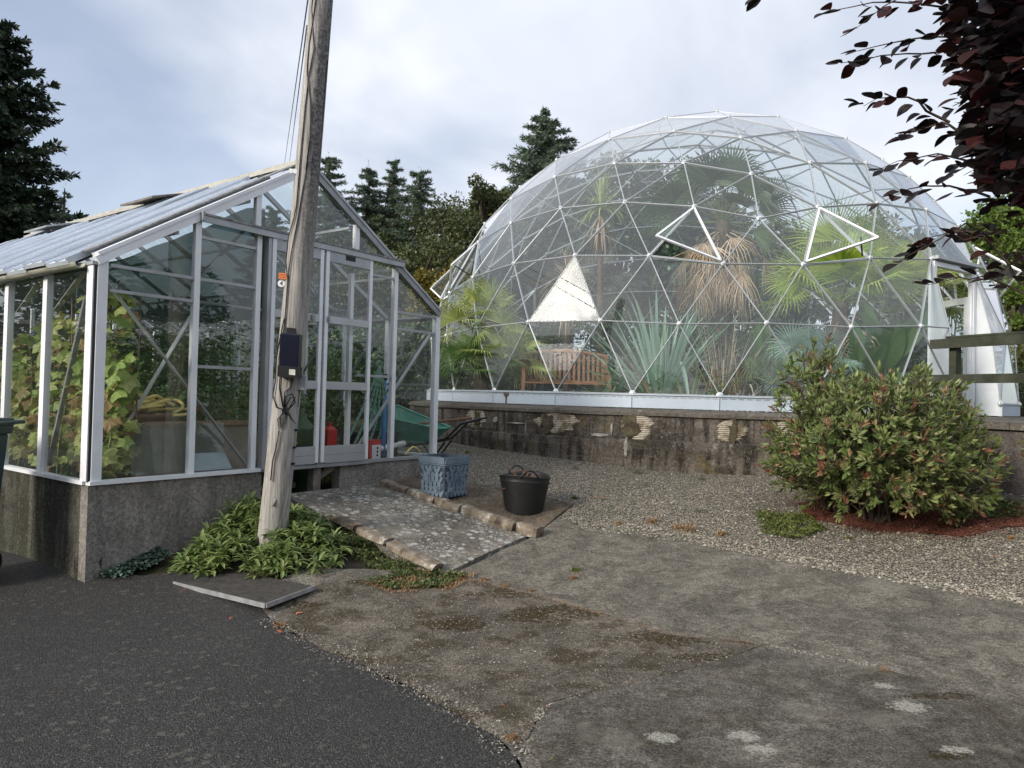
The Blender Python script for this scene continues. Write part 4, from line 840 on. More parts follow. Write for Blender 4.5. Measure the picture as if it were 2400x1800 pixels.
# ================================================================== DOME
DC = V((4.06866, 15.98046, 1.67226)); DR = 6.0; ROT = -1.64954291
def ico_rows():
    v = 6; top = np.array([0,0,1.]); zl = 1/math.sqrt(5); rl = 2*zl
    up = [np.array([rl*math.cos(2*math.pi*k/5), rl*math.sin(2*math.pi*k/5), zl]) for k in range(5)]
    lo = [np.array([rl*math.cos(2*math.pi*(k+.5)/5), rl*math.sin(2*math.pi*(k+.5)/5), -zl]) for k in range(5)]
    R = {0: [top]}
    for r in range(1, v+1):
        L = []
        for k in range(5):
            a = top+(up[k]-top)*r/v; b = top+(up[(k+1)%5]-top)*r/v
            for i in range(r): L.append(a+(b-a)*i/r)
        R[r] = L
    for s in range(1, 4):
        L = []
        for k in range(5):
            a = up[k]+(lo[k]-up[k])*s/v; b = up[(k+1)%5]+(lo[k]-up[(k+1)%5])*s/v; n = v-s
            for i in range(n): L.append(a+(b-a)*i/n)
            c = up[(k+1)%5]+(lo[(k+1)%5]-up[(k+1)%5])*s/v
            for i in range(s): L.append(b+(c-b)*i/s)
        R[v+s] = L
    return R
IR = ico_rows(); NODE = {}; 
for r, L in IR.items():
    az = [math.atan2(p[1], p[0]) for p in L]; az = [0 if abs(a) < 1e-9 else a for a in az]
    srt = sorted(range(len(L)), key=lambda i: az[i] % (2*math.pi)); row = 9-r; half = row in (0, 2)
    for j, i in enumerate(srt):
        p = L[i]/np.linalg.norm(L[i]); c_, s_ = math.cos(ROT), math.sin(ROT)
        NODE[(row, j)] = DC + V((c_*p[0]-s_*p[1], s_*p[0]+c_*p[1], p[2]))*DR
# (row, j): for rows 0 and 2 photo index j-.5 -> key j-1 ... helper
def K(row, j):
    n = len(IR[9-row]); return (row, int((j-.5) % n) if row in (0, 2) else int(j % n))
dist_max = .46*DR*.5
keys = list(NODE); edges = set(); nb = {k: set() for k in keys}
for i, a in enumerate(keys):
    for b in keys[i+1:]:
        if abs(a[0]-b[0]) <= 1 and (NODE[a]-NODE[b]).length < .262*DR: edges.add((a, b)); nb[a].add(b); nb[b].add(a)
tris = set()
for a, b in edges:
    for c in nb[a] & nb[b]: tris.add(tuple(sorted((a, b, c))))
print('dome', len(keys), len(edges), len(tris))
door_n = K(1, 3); PA, PB = NODE[K(2, 2.5)], NODE[K(2, 3.5)]; BA, BB = NODE[K(0, 2.5)], NODE[K(0, 3.5)]
edges = {e_ for e_ in edges if door_n not in e_}
tris = {t_ for t_ in tris if door_n not in t_}
eb = tuple(sorted((K(0, 2.5), K(0, 3.5)))); edges = {e_ for e_ in edges if tuple(sorted(e_)) != eb}
vents = []
for base in range(-6, 24, 6):
    for s in (-1, 1):
        j = base+s; A_, B_, C_ = K(3, j), K(2, j-.5), K(2, j+.5); vents.append((A_, C_, B_) if s == -1 else (A_, B_, C_))   # hinge = first two, free = third
vt = {tuple(sorted(v)) for v in vents}; tris_g = [t_ for t_ in tris if t_ not in vt]
dome = thing('geodesic_dome', 'large geodesic glass dome greenhouse full of palms on a round wall', 'dome', (DC.x, DC.y, 1.45))
seen = lambda P: (P-EYE).length + (8 if (P-DC).dot(EYE-P) < 0 else 0)
def many(name, items, fn, mat, limit=100, smooth=False):
    items = sorted(items, key=lambda it: seen(it[1]))
    for it in items[:limit]: mb = MB(); fn(mb, it[0]); mb.build(name, mat, dome, smooth)
    if len(items) > limit:
        mb = MB()
        for it in items[limit:]: fn(mb, it[0])
        o = mb.build(name, mat, dome, smooth); o['kind'] = 'stuff'
def f_strut(mb, e_):
    a, b = NODE[e_[0]], NODE[e_[1]]; d = (b-a).normalized(); nrm = ((a+b)/2-DC).normalized()
    mb.tube([a+d*.03, b-d*.03], .0088, 6); mb.bar(a+d*.03-nrm*.018, b-d*.03-nrm*.018, .012, .022, nrm)
many('strut', [(e_, (NODE[e_[0]]+NODE[e_[1]])/2) for e_ in edges], f_strut, M['strut'])
hubs = [k for k in keys if k != door_n]
def f_hub(mb, k):
    p = NODE[k]; z = (p-DC).normalized(); x = z.orthogonal().normalized(); y = z.cross(x); z = z*1.0
    if k[0] == 0: x = x*1.35; y = y*1.35
    mb.lathe(p, [(.0001,-.03),(.03,-.03),(.038,-.012),(.038,.008),(.03,.014),(.018,.026),(.018,.034),(.0001,.036)], 12, X=x, Y=y, Z=z)
many('hub', [(k, NODE[k]) for k in hubs], f_hub, M['hubm'])
def f_pane(mb, t_):
    p = [NODE[k] for k in t_]; c = (p[0]+p[1]+p[2])/3
    if (p[1]-p[0]).cross(p[2]-p[0]).dot(c-DC) < 0: p = [p[0], p[2], p[1]]
    mb.poly([q + (c-q).normalized()*.012 for q in p])
many('glass_pane', [(t_, sum((NODE[k] for k in t_), V((0,0,0)))/3) for t_ in tris_g], f_pane, M['dome_glass'])
# open triangular vents
for A_, B_, C_ in vents:
    a, b, c = NODE[A_], NODE[B_], NODE[C_]; h = (b-a).normalized(); cen = (a+b+c)/3
    nrm = (b-a).cross(c-a).normalized(); nrm = nrm if nrm.dot(cen-DC) > 0 else -nrm
    foot = a+h*(c-a).dot(h); w = (c-foot); ang = R_(27); c2_ = foot + w*math.cos(ang) + nrm*w.length*math.sin(ang)
    a2, b2 = a+(cen-a)*.07+nrm*.03, b+(cen-b)*.07+nrm*.03; c2_ = c2_+(foot-c2_)*.04+nrm*.02
    mb = MB(); n2 = (b2-a2).cross(c2_-a2).normalized()
    for p, q in ((a2, b2), (b2, c2_), (c2_, a2)): mb.bar(p, q, .03, .03, n2)
    vf = mb.build('roof_vent', M['alu'], dome); ORG[vf.name] = ORG[dome.name]
    mb = MB(); mb.poly([a2, b2, c2_]); mb.build('vent_pane', M['dome_glass'], vf)
    mb = MB(); 
    for p, q in ((b, c), (c, a)) : mb.bar(p-nrm*.02, q-nrm*.02, .025, .04, nrm)
    mb.build('vent_frame', M['alu'], vf)
    mb = MB(); q = c.lerp(b, .3) if (b-c).length > 0 else c; mb.tube([c.lerp(foot, .12)-nrm*.02, c2_.lerp(foot, .25)], .012, 6); mb.build('opener', M['black'], vf)
# skirt panels
bk = sorted([k for k in keys if k[0] == 0], key=lambda k: k[1])
for i in range(30):
    k0, k1 = bk[i], bk[(i+1) % 30]
    if tuple(sorted((k0, k1))) == eb: continue
    a, b = NODE[k0].copy(), NODE[k1].copy(); o1 = ((a+b)/2-DC).normalized(); d = (b-a).normalized(); a += d*.004; b -= d*.004
    mb = MB(); t0, t1 = V((0,0,-.005)), V((0,0,-.205)); mb.hexa([a+t1+o1*.02, b+t1+o1*.02, b+t1-o1*.03, a+t1-o1*.03, a+t0+o1*.02, b+t0+o1*.02, b+t0-o1*.03, a+t0-o1*.03])
    mb.bar(a+V((0,0,-.012))+o1*.03, b+V((0,0,-.012))+o1*.03, .02, .014)
    s_ = mb.build('skirt_panel', M['skirt'], dome); ORG[s_.name] = ORG[dome.name]
    if ((a+b)/2-EYE).length < 14:
        mb = MB(); n = 11
        for q in range(n):
            c = a.lerp(b, (q+.5)/n)+V((0,0,-.048))+o1*.0215; mb.box(c, .07, .004, .009, d, o1)
        mb.build('perforations', M['alu_grey'], s_)
# inner frame ring and cables under the roof
mb = MB(); pr5 = [NODE[K(7, j)]+(DC-NODE[K(7, j)]).normalized()*.35 for j in range(10)]
mb.tube(pr5, .02, 6, closed=True)
for q in pr5[::2]: mb.tube([q, DC+V((0,0,DR-.3))], .02, 6)
mb.build('inner_ring', M['alu_dull'], dome)
for p, q in ((NODE[K(5,-4)], NODE[K(2,-1.5)]), (NODE[K(6,-2)], NODE[K(2,-4.5)]), (NODE[K(5,3)], NODE[K(3,6)])):
    mb = MB(); mb.tube([p-(p-DC)*.02, q-(q-DC)*.02], .006, 5); mb.build('guy_wire', M['alu_dull'], dome)
# doorway set into the dome
dzx = (PB-PA).normalized(); zb = DC.z-.2; nout = V((dzx.y, -dzx.x, 0)); nout = nout if nout.dot(PA-DC) > 0 else -nout
JA, JB = PA.copy(), PB.copy(); 
def qmid(t_, side): # points of the sphere edge between row2 node and base node
    n1 = NODE[K(1, 2)] if side == 0 else NODE[K(1, 4)]; return (n1+NODE[door_n])/2
for side, (J, B_) in enumerate(((JA, BA), (JB, BB))):
    q = qmid(0, side); mb = MB(); jb = V((J.x, J.y, zb)); bb = V((B_.x, B_.y, zb)); mb.poly([jb, bb, B_, q, J]); off = dzx*.02
    mb.poly([p+off for p in [J, q, B_, bb, jb]]); ck = mb.build('door_cheek', plain('white_cheek_panel', (.62,.66,.70), .6, 0, .06), dome)
    mb = MB(); n1 = NODE[K(1, 2)] if side == 0 else NODE[K(1, 4)]; 
    mb.poly([J, n1, q]); mb.poly([n1, B_, q]); mb.build('side_glass', M['dome_glass'], dome)
    mb = MB()
    for p_, q_ in ((J, q), (q, B_), (n1, q)): mb.tube([p_, q_], .013, 6)
    mb.build('side_strut', M['strut'], dome)
mb = MB(); w_ = .07
for J, s_ in ((JA, 1), (JB, -1)): p0 = V((J.x, J.y, zb))+dzx*s_*.05; mb.bar(p0, p0+V((0,0,J.z-zb-.03)), w_, .09, nout)
mb.bar(V((JA.x,JA.y,JA.z-.07))+dzx*.09, V((JB.x,JB.y,JB.z-.07))-dzx*.09, .09, .07); df = mb.build('door_frame', M['alu'], dome); ORG[df.name] = ORG[dome.name]
mb = MB(); mb.bar(PA+V((0,0,.02))+nout*.04, PB+V((0,0,.02))+nout*.04+dzx*.05, .14, .05); mb.build('door_canopy', M['alu_grey'], dome)
mb = MB(); 
p0 = V((JB.x, JB.y, zb))-dzx*.10; mb.bar(p0, p0+V((0,0,PA.z-zb-.1)), .05, .06, nout); mb.build('hinge_post', M['alu'], dome)
# door leaf swung inwards, hinge at JB
hin = V((JB.x, JB.y, zb+.06))-dzx*.14; ld = (dzx*.40 - nout*.92).normalized(); lw = .88; lh = 1.86; up = V((0,0,1)); mb = MB()
c = lambda a, z: hin+ld*a+up*z
mb.bar(c(.045,0), c(.045,lh), .09, .045, ld.cross(up)); mb.bar(c(lw-.045,0), c(lw-.045,lh), .09, .045, ld.cross(up)); mb.bar(c(.09,lh-.055), c(lw-.09,lh-.055), .045, .11); mb.bar(c(.09,.09), c(lw-.09,.09), .045, .18)
lf = mb.build('door', M['alu'], dome); ORG[lf.name] = ORG[dome.name]; lf['label'] = 'white framed glass door standing ajar'
mb = MB(); mb.poly([c(.09,.18), c(lw-.09,.18), c(lw-.09,lh-.11), c(.09,lh-.11)]); mb.build('door_glass', M['glass'], lf)
text_mesh('THE DOME', .085, M['white'], lf, frame_at(c(lw-.30, .78)+ld.cross(up)*.0-nout*-.02, -ld, up))

# ---- round retaining wall (top ring, coping, two lifts)
wl = thing('round_retaining_wall', 'round stained concrete retaining wall under the glass dome', 'wall', (DC.x, DC.y, .6))
def ringwall(name, prof, mat, a0, a1, n=150, wob=.01):
    mb = MB(); N = len(prof)
    for i in range(n+1):
        a = a0+(a1-a0)*i/n; cc, ss = math.cos(a), math.sin(a)
        for k2, (r, z) in enumerate(prof):
            w = wob*MN.noise(V((cc*9, ss*9, z*4))); mb.v.append((DC.x+cc*(r+w), DC.y+ss*(r+w), z+wob*.6*MN.noise(V((cc*14, ss*14, 7)))))
    for i in range(n):
        for k2 in range(N-1): b = i*N+k2; mb.f.append((b, b+N, b+N+1, b+1))
    return mb.build(name, mat, wl)
ringwall('coping', [(5.9,1.455),(6.03,1.455),(6.28,1.43),(6.33,1.405),(6.335,1.36),(6.30,1.345)], M['coping'], -math.pi, math.pi)
ringwall('upper_lift', [(6.30,1.345),(6.30,1.2),(6.30,1.1),(6.305,1.02)], M['dome_wall'], -math.pi, math.pi, 170)
ringwall('lower_lift', [(6.305,1.022),(6.37,1.00),(6.38,.9),(6.37,.75),(6.38,.6),(6.4,.4),(6.4,.1)], M['dome_wall'], -math.pi, math.pi, 170, .02)
t = NT('ribbed_render'); w = t.n('ShaderNodeTexWave', bands_direction='Z'); w.inputs['Scale'].default_value = 12; w.inputs['Distortion'].default_value = 1.2; t.l(t.coord(), w.inputs[0])
cc_ = t.ramp(w.outputs[0], [(.04, (.10,.085,.06)), (.14, (.42,.37,.29)), (.8, (.58,.53,.44))]); cc_ = t.mix(t.ramp(t.noise(9, 5, .7), [(.42, .85), (.56, 0)]), cc_, (.14,.10,.055)); M['ribs'] = t.done(t.pbr(cc_, .9, 0, t.bump(w.outputs[0], .6, .01), .2))
M['wallmoss'] = mk_ramped('brown_wall_moss', 9, [(.3, (.03,.025,.018)), (.5, (.09,.075,.048)), (.7, (.16,.135,.09))], .95, .9, .02); M['limecrust'] = plain('white_lime_crust', (.34,.32,.29), .95, 0, .5, 10, .6, 40)
def wpatch(name, az, z, w, h, mat, r, seed, label=None, k=.12):
    mb = MB(); rr_ = random.Random(seed); n = 56; pts = []; a = R_(az)
    for i in range(n):
        t_ = 2*math.pi*i/n; s_ = 1+k*MN.noise(V((math.cos(t_)*1.6, math.sin(t_)*1.6, seed)))*1.6+.22*MN.noise(V((math.cos(t_)*4.5, math.sin(t_)*4.5, seed))); pts.append((w/2*math.cos(t_)*s_, h/2*math.sin(t_)*s_))
    RG = 5; 
    for q in range(RG+1):
        for x, y in pts:
            f = q/RG; aa = a+x*f/6.3; zz = z+y*f; rad = (r if q < RG else r-.03); mb.v.append((DC.x+math.cos(aa)*rad, DC.y+math.sin(aa)*rad, zz))
    for q in range(RG):
        for i in range(n): j = (i+1) % n; mb.f.append((q*n+i, q*n+j, (q+1)*n+j, (q+1)*n+i))
    o = mb.build(name, mat, wl); 
    if label: o['label'] = label
for s_, (az, z, w, h) in enumerate(((-137.6,1.20,.58,.36),(-122.6,1.21,.74,.36),(-111.2,1.20,.50,.44),(-99.6,1.19,.42,.36),(-93,1.2,.3,.3))): wpatch('bare_plaster_patch', az, z, w, h, M['ribs'], 6.318, s_+1)
for s_, (az, z, w, h) in enumerate(((-137.0,1.20,.18,.30),(-123.9,1.21,.26,.30),(-112.2,1.19,.30,.36),(-99.3,1.17,.14,.34))): wpatch('moss_patch', az, z, w, h, M['wallmoss'], 6.33 if z > 1.05 else 6.395, s_+20, k=.45)
for s_, (az, z, w, h) in enumerate(((-133.2,1.20,.10,.10),(-112.4,.9,.06,.3),(-116,1.06,.3,.05),(-114.5,1.15,.03,.22),(-127.5,1.1,.015,.22),(-129,1.17,.4,.02))): wpatch('lime_stain', az, z, w, h, M['limecrust'], 6.324 if z > 1.05 else 6.392, s_+40, k=.25)
# dome floor, raised terrace on the right
fl = MB(); fl.lathe((DC.x, DC.y, 1.40), [(.001,0),(3,0),(5.95,0)], 48); struct(fl.build('dome_floor', M['soil']))
W0, W1 = V((5.25,9.60,0)), V((7.3,4.6,0)); wd = (W1-W0).normalized(); wn_ = V((wd.y, -wd.x, 0)); wn_ = wn_ if wn_.x < 0 else -wn_
struct(sheet('terrace', [(5.3,9.55),(5.48,9.2),(7.4,4.6),(12,2),(30,6),(40,30),(20,50),(12,24),(10.6,16),(9.4,12.2),(7.8,10.3),(6.2,9.6)], plain('terrace_gravel', (.13,.12,.10), .9, 0, .4, 20, .6, 60), 0, 1.0, 0, 12, zf=lambda x, y: 1.43))
tw = thing('terrace_wall', 'plain grey retaining wall behind the bush at the right edge', 'wall', (W0.x, W0.y, .5))
mb = MB(); n = 50
for side in (0, 1):
    b0 = len(mb.v)
    for i in range(n+1):
        p = W0.lerp(W1, i/n)
        for z in (.2, .5, .8, 1.1, 1.36): w = .008*MN.noise(V((p.x*3, p.y*3, z*3))) if side == 0 else -.2; q = p+wn_*w; mb.v.append((q.x, q.y, z))
    for i in range(n):
        for k2 in range(4): b = b0+i*5+k2; mb.f.append((b, b+5, b+6, b+1))
M['terr'] = mk_oldwall('terrace_wall_render', (.16,.14,.13), (.10,.085,.08), .35, .3); mb.build('wall_face', M['terr'], tw)
mb = MB(); 
for i in range(11): a_ = W0.lerp(W1, i/11+.001); b_ = W0.lerp(W1, (i+1)/11-.001); mb.bar(a_+V((0,0,1.39))-wn_*.08, b_+V((0,0,1.39))-wn_*.08, .26, .08)
mb.build('brick_coping', M['coping'], tw)
# fence on the terrace edge
fe = thing('timber_fence', 'old green stained timber fence with two rails above the terrace wall', 'fence', (5.51, 8.9, 1.43))
f0 = V((5.46, 8.98, 0))+V((.12,.02,0)); fd = wd
for k2 in range(3):
    p = f0+fd*(k2*2.0)+V((.03,0,0)); mb = MB(); mb.bar(p+V((0,0,1.4)), p+V((0,0,2.42)), .095, .095, wn_); mb.build('post', M['timber_green'], fe)
mb = MB(); mb.bar(f0-fd*.25+V((0,0,2.40))+wn_*.07, f0+fd*4.2+V((0,0,2.40))+wn_*.07, .04, .12); mb.build('rail', M['timber_green'], fe)
mb = MB(); mb.bar(f0-fd*.05+V((0,0,2.478)), f0+fd*4.2+V((0,0,2.478)), .15, .025); mb.build('top_board', M['timber_green'], fe)
mb = MB(); mb.bar(f0-fd*.35+V((0,0,1.95))+wn_*.07, f0+fd*4.2+V((0,0,1.95))+wn_*.07, .04, .11); mb.build('rail', M['timber_green'], fe)

# ================================================================== DOME PLANTS
def fan(mb, base, d, nrm, size, seg=34, spread=250, droop=.25, fold=.35, r=random, wmul=1.0):
    d = d.normalized(); s_ = d.cross(nrm).normalized(); nr = s_.cross(d).normalized(); half = R_(spread/2)
    for i in range(seg):
        a = -half+2*half*(i+.5)/seg; L = size*(.78+.22*math.cos(a*.6))*r.uniform(.9,1.04); dd = d*math.cos(a)+s_*math.sin(a); w = dd.cross(nr).normalized(); wd_ = size*math.sin(half/seg)*.95*wmul
        lift = nr*fold*.3*size*abs(math.sin(a*.5)); b = len(mb.v); g_ = V((0,0,-1))*droop*size
        p0 = base; p1 = base+dd*L*.32+lift*.3; p2 = base+dd*L*.66+lift*.7+g_*.2; p3 = base+dd*L+lift+g_*r.uniform(.6,1.5)+w*wd_*r.uniform(-.3,.3)
        mb.v += [tuple(p0), tuple(p1+w*wd_*.40), tuple(p1-w*wd_*.40+nr*wd_*.3), tuple(p2+w*wd_*.30), tuple(p2-w*wd_*.30+nr*wd_*.25), tuple(p3)]
        mb.f += [(b, b+1, b+2), (b+1, b+3, b+4, b+2), (b+3, b+5, b+4)]
def blade(mb, base, d, L, w, curve=.4, n=6, fold=.3, r=random, kink=0):
    d = d.normalized(); s_ = d.cross(V((0,0,1)));
    if s_.length < .05: s_ = V((r.uniform(-1,1), r.uniform(-1,1), 0))
    s_.normalize(); b = len(mb.v); p = V(base); dd = d.copy()
    for i in range(n+1):
        t_ = i/n; ww = w*(.55+.9*t_-1.42*t_**3) if t_ < 1 else 0; ww = max(ww, 0)*.5; up_ = s_.cross(dd).normalized()
        mb.v += [tuple(p+s_*ww+up_*ww*fold), tuple(p), tuple(p-s_*ww+up_*ww*fold)]
        dd = (dd+V((0,0,-1))*curve/n*(1+2*t_) + (V((0,0,-1))*2 if kink and abs(t_-kink) < .5/n else V((0,0,0)))).normalized(); p = p+dd*L/n
    for i in range(n):
        k2 = b+i*3; mb.f += [(k2, k2+3, k2+4, k2+1), (k2+1, k2+4, k2+5, k2+2)]
def pm(name, cols, tr=.3): M[name] = leafmat(name, cols, tr, .45, .8)
pm('palm', [(0.076, 0.153, 0.051), (0.136, 0.255, 0.076), (0.204, 0.34, 0.102), (0.102, 0.204, 0.085)]); pm('palm_dark', [(.05,.09,.04),(.08,.14,.06),(.12,.19,.08)], .25); pm('palm_yel', [(0.204, 0.289, 0.085), (0.374, 0.459, 0.136), (0.578, 0.578, 0.204), (0.272, 0.34, 0.102)]); pm('palm_blue', [(0.17, 0.289, 0.221), (0.272, 0.425, 0.34), (0.374, 0.544, 0.442)]); pm('palm_lime', [(0.187, 0.306, 0.051), (0.34, 0.476, 0.068), (0.51, 0.578, 0.102)])
pm('dead', [(0.238, 0.17, 0.111), (0.408, 0.289, 0.187), (0.578, 0.425, 0.289), (0.714, 0.578, 0.425)], .15); pm('deadgrey', [(0.204, 0.187, 0.17), (0.374, 0.34, 0.306), (0.544, 0.493, 0.442)], .1); pm('sword', [(0.221, 0.357, 0.255), (0.34, 0.51, 0.391), (0.459, 0.629, 0.527), (0.204, 0.34, 0.17)]); pm('swordgreen', [(0.102, 0.204, 0.068), (0.204, 0.323, 0.102), (0.34, 0.459, 0.17)]); pm('cord', [(0.204, 0.289, 0.102), (0.374, 0.476, 0.17), (0.51, 0.595, 0.255)]); pm('banana', [(0.085, 0.187, 0.051), (0.153, 0.289, 0.085)], .4)
pm('darkshrub', [(0.02, 0.051, 0.017), (0.043, 0.093, 0.031), (0.068, 0.128, 0.043)], .2)
M['trunk'] = plain('palm_trunk', (.10,.075,.055), .95, 0, .5, 14, 1, 40)
FZ = 1.40
def root_at(px, py, Y): q = atd(px, py, Y); return V((q.x, q.y, FZ))
def palm(name, label, px, Y, crown, nf, size, mat, trunk=True, seed=1, dead=0, rad=.10, spread=270, seg=34, pet=.55, els=(-20,80), droop=.25, deadlen=.9, cat='palm', lo=0, wmul=1, faces=()):
    r = random.Random(seed); cr_ = atd(*crown, Y); b = root_at(px, 850, Y); T = thing(name, label, cat, b)
    if trunk:
        mb = MB(); n = 14; mb.tube([b.lerp(cr_, i/n)+V((.02*math.sin(i), .02*math.cos(i*1.3), 0)) for i in range(n+1)], [rad*(1.15-.25*i/n)*(1+.06*(i % 2)) for i in range(n+1)], 12); mb.build('trunk', M['trunk'], T)
    fm = MB(); pm_ = MB()
    for i in range(nf):
        a = i*2.39996+r.uniform(-.2,.2); el = R_(els[0]+(els[1]-els[0])*((i+.5)/nf)**.9); d = V((math.cos(a)*math.cos(el), math.sin(a)*math.cos(el), math.sin(el)))
        L = pet*r.uniform(.8,1.2); q = cr_+V((0,0,lo))+d*L; q = q+V((0,0,-.12*L)); pm_.tube([cr_, cr_+d*L*.5, q], [.016,.011,.008], 5)
        fan(fm, q, (d+V((0,0,-.15))), (V((0,0,1))+d*-.3+V((r.uniform(-.5,.5), r.uniform(-.5,.5), 0))).normalized() if el < 1.2 else V((math.cos(a+1.5), math.sin(a+1.5), .2)), size*r.uniform(.85,1.1), seg, spread, droop, .5, r, wmul)
    for (fx, fy, dx, dz, fs, fsp, fseg) in faces:      # fans turned towards the glass
        q = atd(fx, fy, Y-.15*r.random()); d = V((dx, -.18, dz)).normalized(); pm_.tube([cr_, cr_.lerp(q, .6)+V((0,0,.03)), q], [.014,.011,.008], 5); fan(fm, q, d, V((r.uniform(-.25,.25), -1, r.uniform(-.1,.35))), fs, fseg, fsp, .10, .25, r, .9)
    fm.build('fronds', M[mat], T); pm_.build('leaf_stalks', M['stem'], T)
    if dead:
        dm = MB()
        for i in range(dead):
            a = r.uniform(0, 6.28); el = R_(r.uniform(-72,-5)); d = V((math.cos(a)*math.cos(el), math.sin(a)*math.cos(el), math.sin(el))); L = pet*r.uniform(.35,1.15); p0_ = cr_+V((0,0,-.05-.5*r.random())); q = p0_+d*L+V((0,0,-.12*L)); dm.tube([p0_, p0_+d*L*.5, q], [.012,.009,.006], 4)
            fan(dm, q, d*.5+V((r.gauss(0,.25), r.gauss(0,.25), -.7)), V((math.cos(a)+r.gauss(0,.4), math.sin(a)+r.gauss(0,.4), .3)), size*deadlen*r.uniform(.45,.85), 11, r.uniform(50,130), .45, .5, r, .5)
        dm.build('dead_skirt', M['dead'], T)
    return T
palm('tall_fan_palm', 'tallest fan palm in the dome with a thick skirt of dead brown leaves', 1565, 14.2, (1560,480), 14, .9, 'palm_dark', faces=((1560,405,.02,1,.95,150,26),(1600,420,.5,1,.8,130,22),(1640,455,1,.35,.85,140,24),(1625,500,1,-.25,.7,120,20),(1500,430,-.6,.8,.75,140,22),(1470,480,-1,.1,.7,110,18),(1535,395,-.3,1,.8,110,20)), seed=3, dead=46, rad=.16, pet=1.0, els=(-8,85), spread=210, deadlen=1.1, seg=30)
palm('big_fan_palm', 'broad green fan palm with huge fans in the right half of the dome', 1812, 12.6, (1815,655), 11, .85, 'palm_lime', faces=((1800,520,-.2,1,1.0,170,36),(1860,540,.35,1,1.0,170,36),(1900,600,.9,.6,.95,160,34),(1745,590,-.9,.5,.85,160,32),(1700,610,-.3,-.3,.55,300,34),(1830,600,.1,.9,.9,220,38)), seed=8, dead=10, rad=.14, pet=.85, els=(0,80), spread=240, seg=40)
palm('fan_palm', 'fan palm with yellow green fans leaning beside the dome door', 1960, 12.8, (1965,650), 10, .8, 'palm_yel', seed=5, rad=.09, pet=.7, els=(-5,75), spread=200, seg=40)
palm('blue_fan_palm', 'low blue green fan palm behind the callistemon bush', 1745, 11.35, (1745,800), 9, .42, 'palm_blue', faces=((1712,745,-.15,1,.50,290,34),(1785,750,.35,1,.50,280,34),(1745,815,0,1,.42,250,28),(1690,820,-.7,.7,.4,240,26),(1815,820,.8,.6,.45,240,28)), trunk=False, seed=12, pet=.55, els=(15,85), spread=240, seg=30, wmul=1.1)
palm('small_fan_palm', 'small green fan palm low between the dead leaves and the bush', 1660, 11.1, (1668,830), 8, .36, 'palm', trunk=False, seed=14, pet=.35, els=(10,80), seg=24)
palm('dwarf_fan_palm', 'clump of yellow green dwarf fan palm at the left end of the dome', 1040, 13.0, (1040,700), 24, .55, 'palm_yel', faces=((985,690,-.4,1,.5,200,28),(1035,670,0,1,.55,200,30),(1085,700,.5,1,.5,200,28),(1010,760,-.3,1,.45,240,28),(1070,770,.3,1,.48,240,28),(1110,800,.8,.5,.42,240,26)), seed=21, rad=.12, pet=.55, els=(-35,85), spread=190, seg=26, wmul=.7)
palm('dwarf_fan_palm', 'lower green clump of dwarf fan palm at the foot of the yellow one', 1030, 12.7, (1030,800), 24, .52, 'palm', trunk=False, seed=22, pet=.45, els=(-5,80), spread=200, seg=26, wmul=.7)
palm('dwarf_fan_palm', 'yellowish dwarf fan palm fronds beside the left arm of the bench', 1090, 12.4, (1092,780), 16, .5, 'palm_yel', trunk=False, seed=25, pet=.4, els=(-5,75), spread=200, seg=26, wmul=.7)
def swords(name, label, px, Y, n, L, w, mat, seed, cat='plant', curve=(.1,.7), els=(25,88), z=FZ, deadn=0, aim=None):
    r = random.Random(seed); b = root_at(px, 850, Y); b.z = z; T = thing(name, label, cat, b); mb = MB()
    for i in range(n):
        a = r.uniform(0, 6.28); el = R_(r.uniform(*els)); d = V((math.cos(a)*math.cos(el), math.sin(a)*math.cos(el)*.7, math.sin(el)))
        blade(mb, b+V((math.cos(a)*.1, math.sin(a)*.1, 0)), d, L*r.uniform(.65,1.1), w*r.uniform(.7,1.1), r.uniform(*curve), 7, .35, r, .6 if r.random() < .12 else 0)
    mb.build('leaves', M[mat], T)
    if deadn:
        dm = MB()
        for i in range(deadn):
            a = r.uniform(0, 6.28); el = R_(r.uniform(15,70)); blade(dm, b+V((math.cos(a)*.12, math.sin(a)*.12, 0)), V((math.cos(a)*math.cos(el), math.sin(a)*math.cos(el), math.sin(el))), L*r.uniform(.25,.6), w, .5, 5, .5, r)
        dm.build('dead_leaves', M['dead'], T)
    return T
swords('flax_plant', 'huge clump of blue green sword leaves in the middle of the dome', 1425, 11.7, 130, 2.0, .085, 'sword', 31, els=(22,88), deadn=22)
swords('flax_plant', 'lower spreading green sword leaf clump in front of the flax', 1345, 11.9, 80, 1.2, .07, 'swordgreen', 32, els=(5,45), curve=(.2,.9), deadn=6)
swords('flax_plant', 'bright green sword leaf plant at the foot of the dead leaf heap', 1490, 11.3, 60, 1.0, .07, 'swordgreen', 33, els=(10,60), deadn=10)
swords('dead_leaf_heap', 'tangled heap of curled grey dead leaves under the tall palm', 1598, 11.3, 190, .95, .055, 'deadgrey', 34, els=(5,80), curve=(.8,3.2), cat='dead leaves')
swords('dry_stems', 'upright bleached dry stems and seed heads right of the flax', 1560, 11.6, 110, 1.6, .018, 'dead', 35, els=(45,88), curve=(0,.8), cat='dead stems')
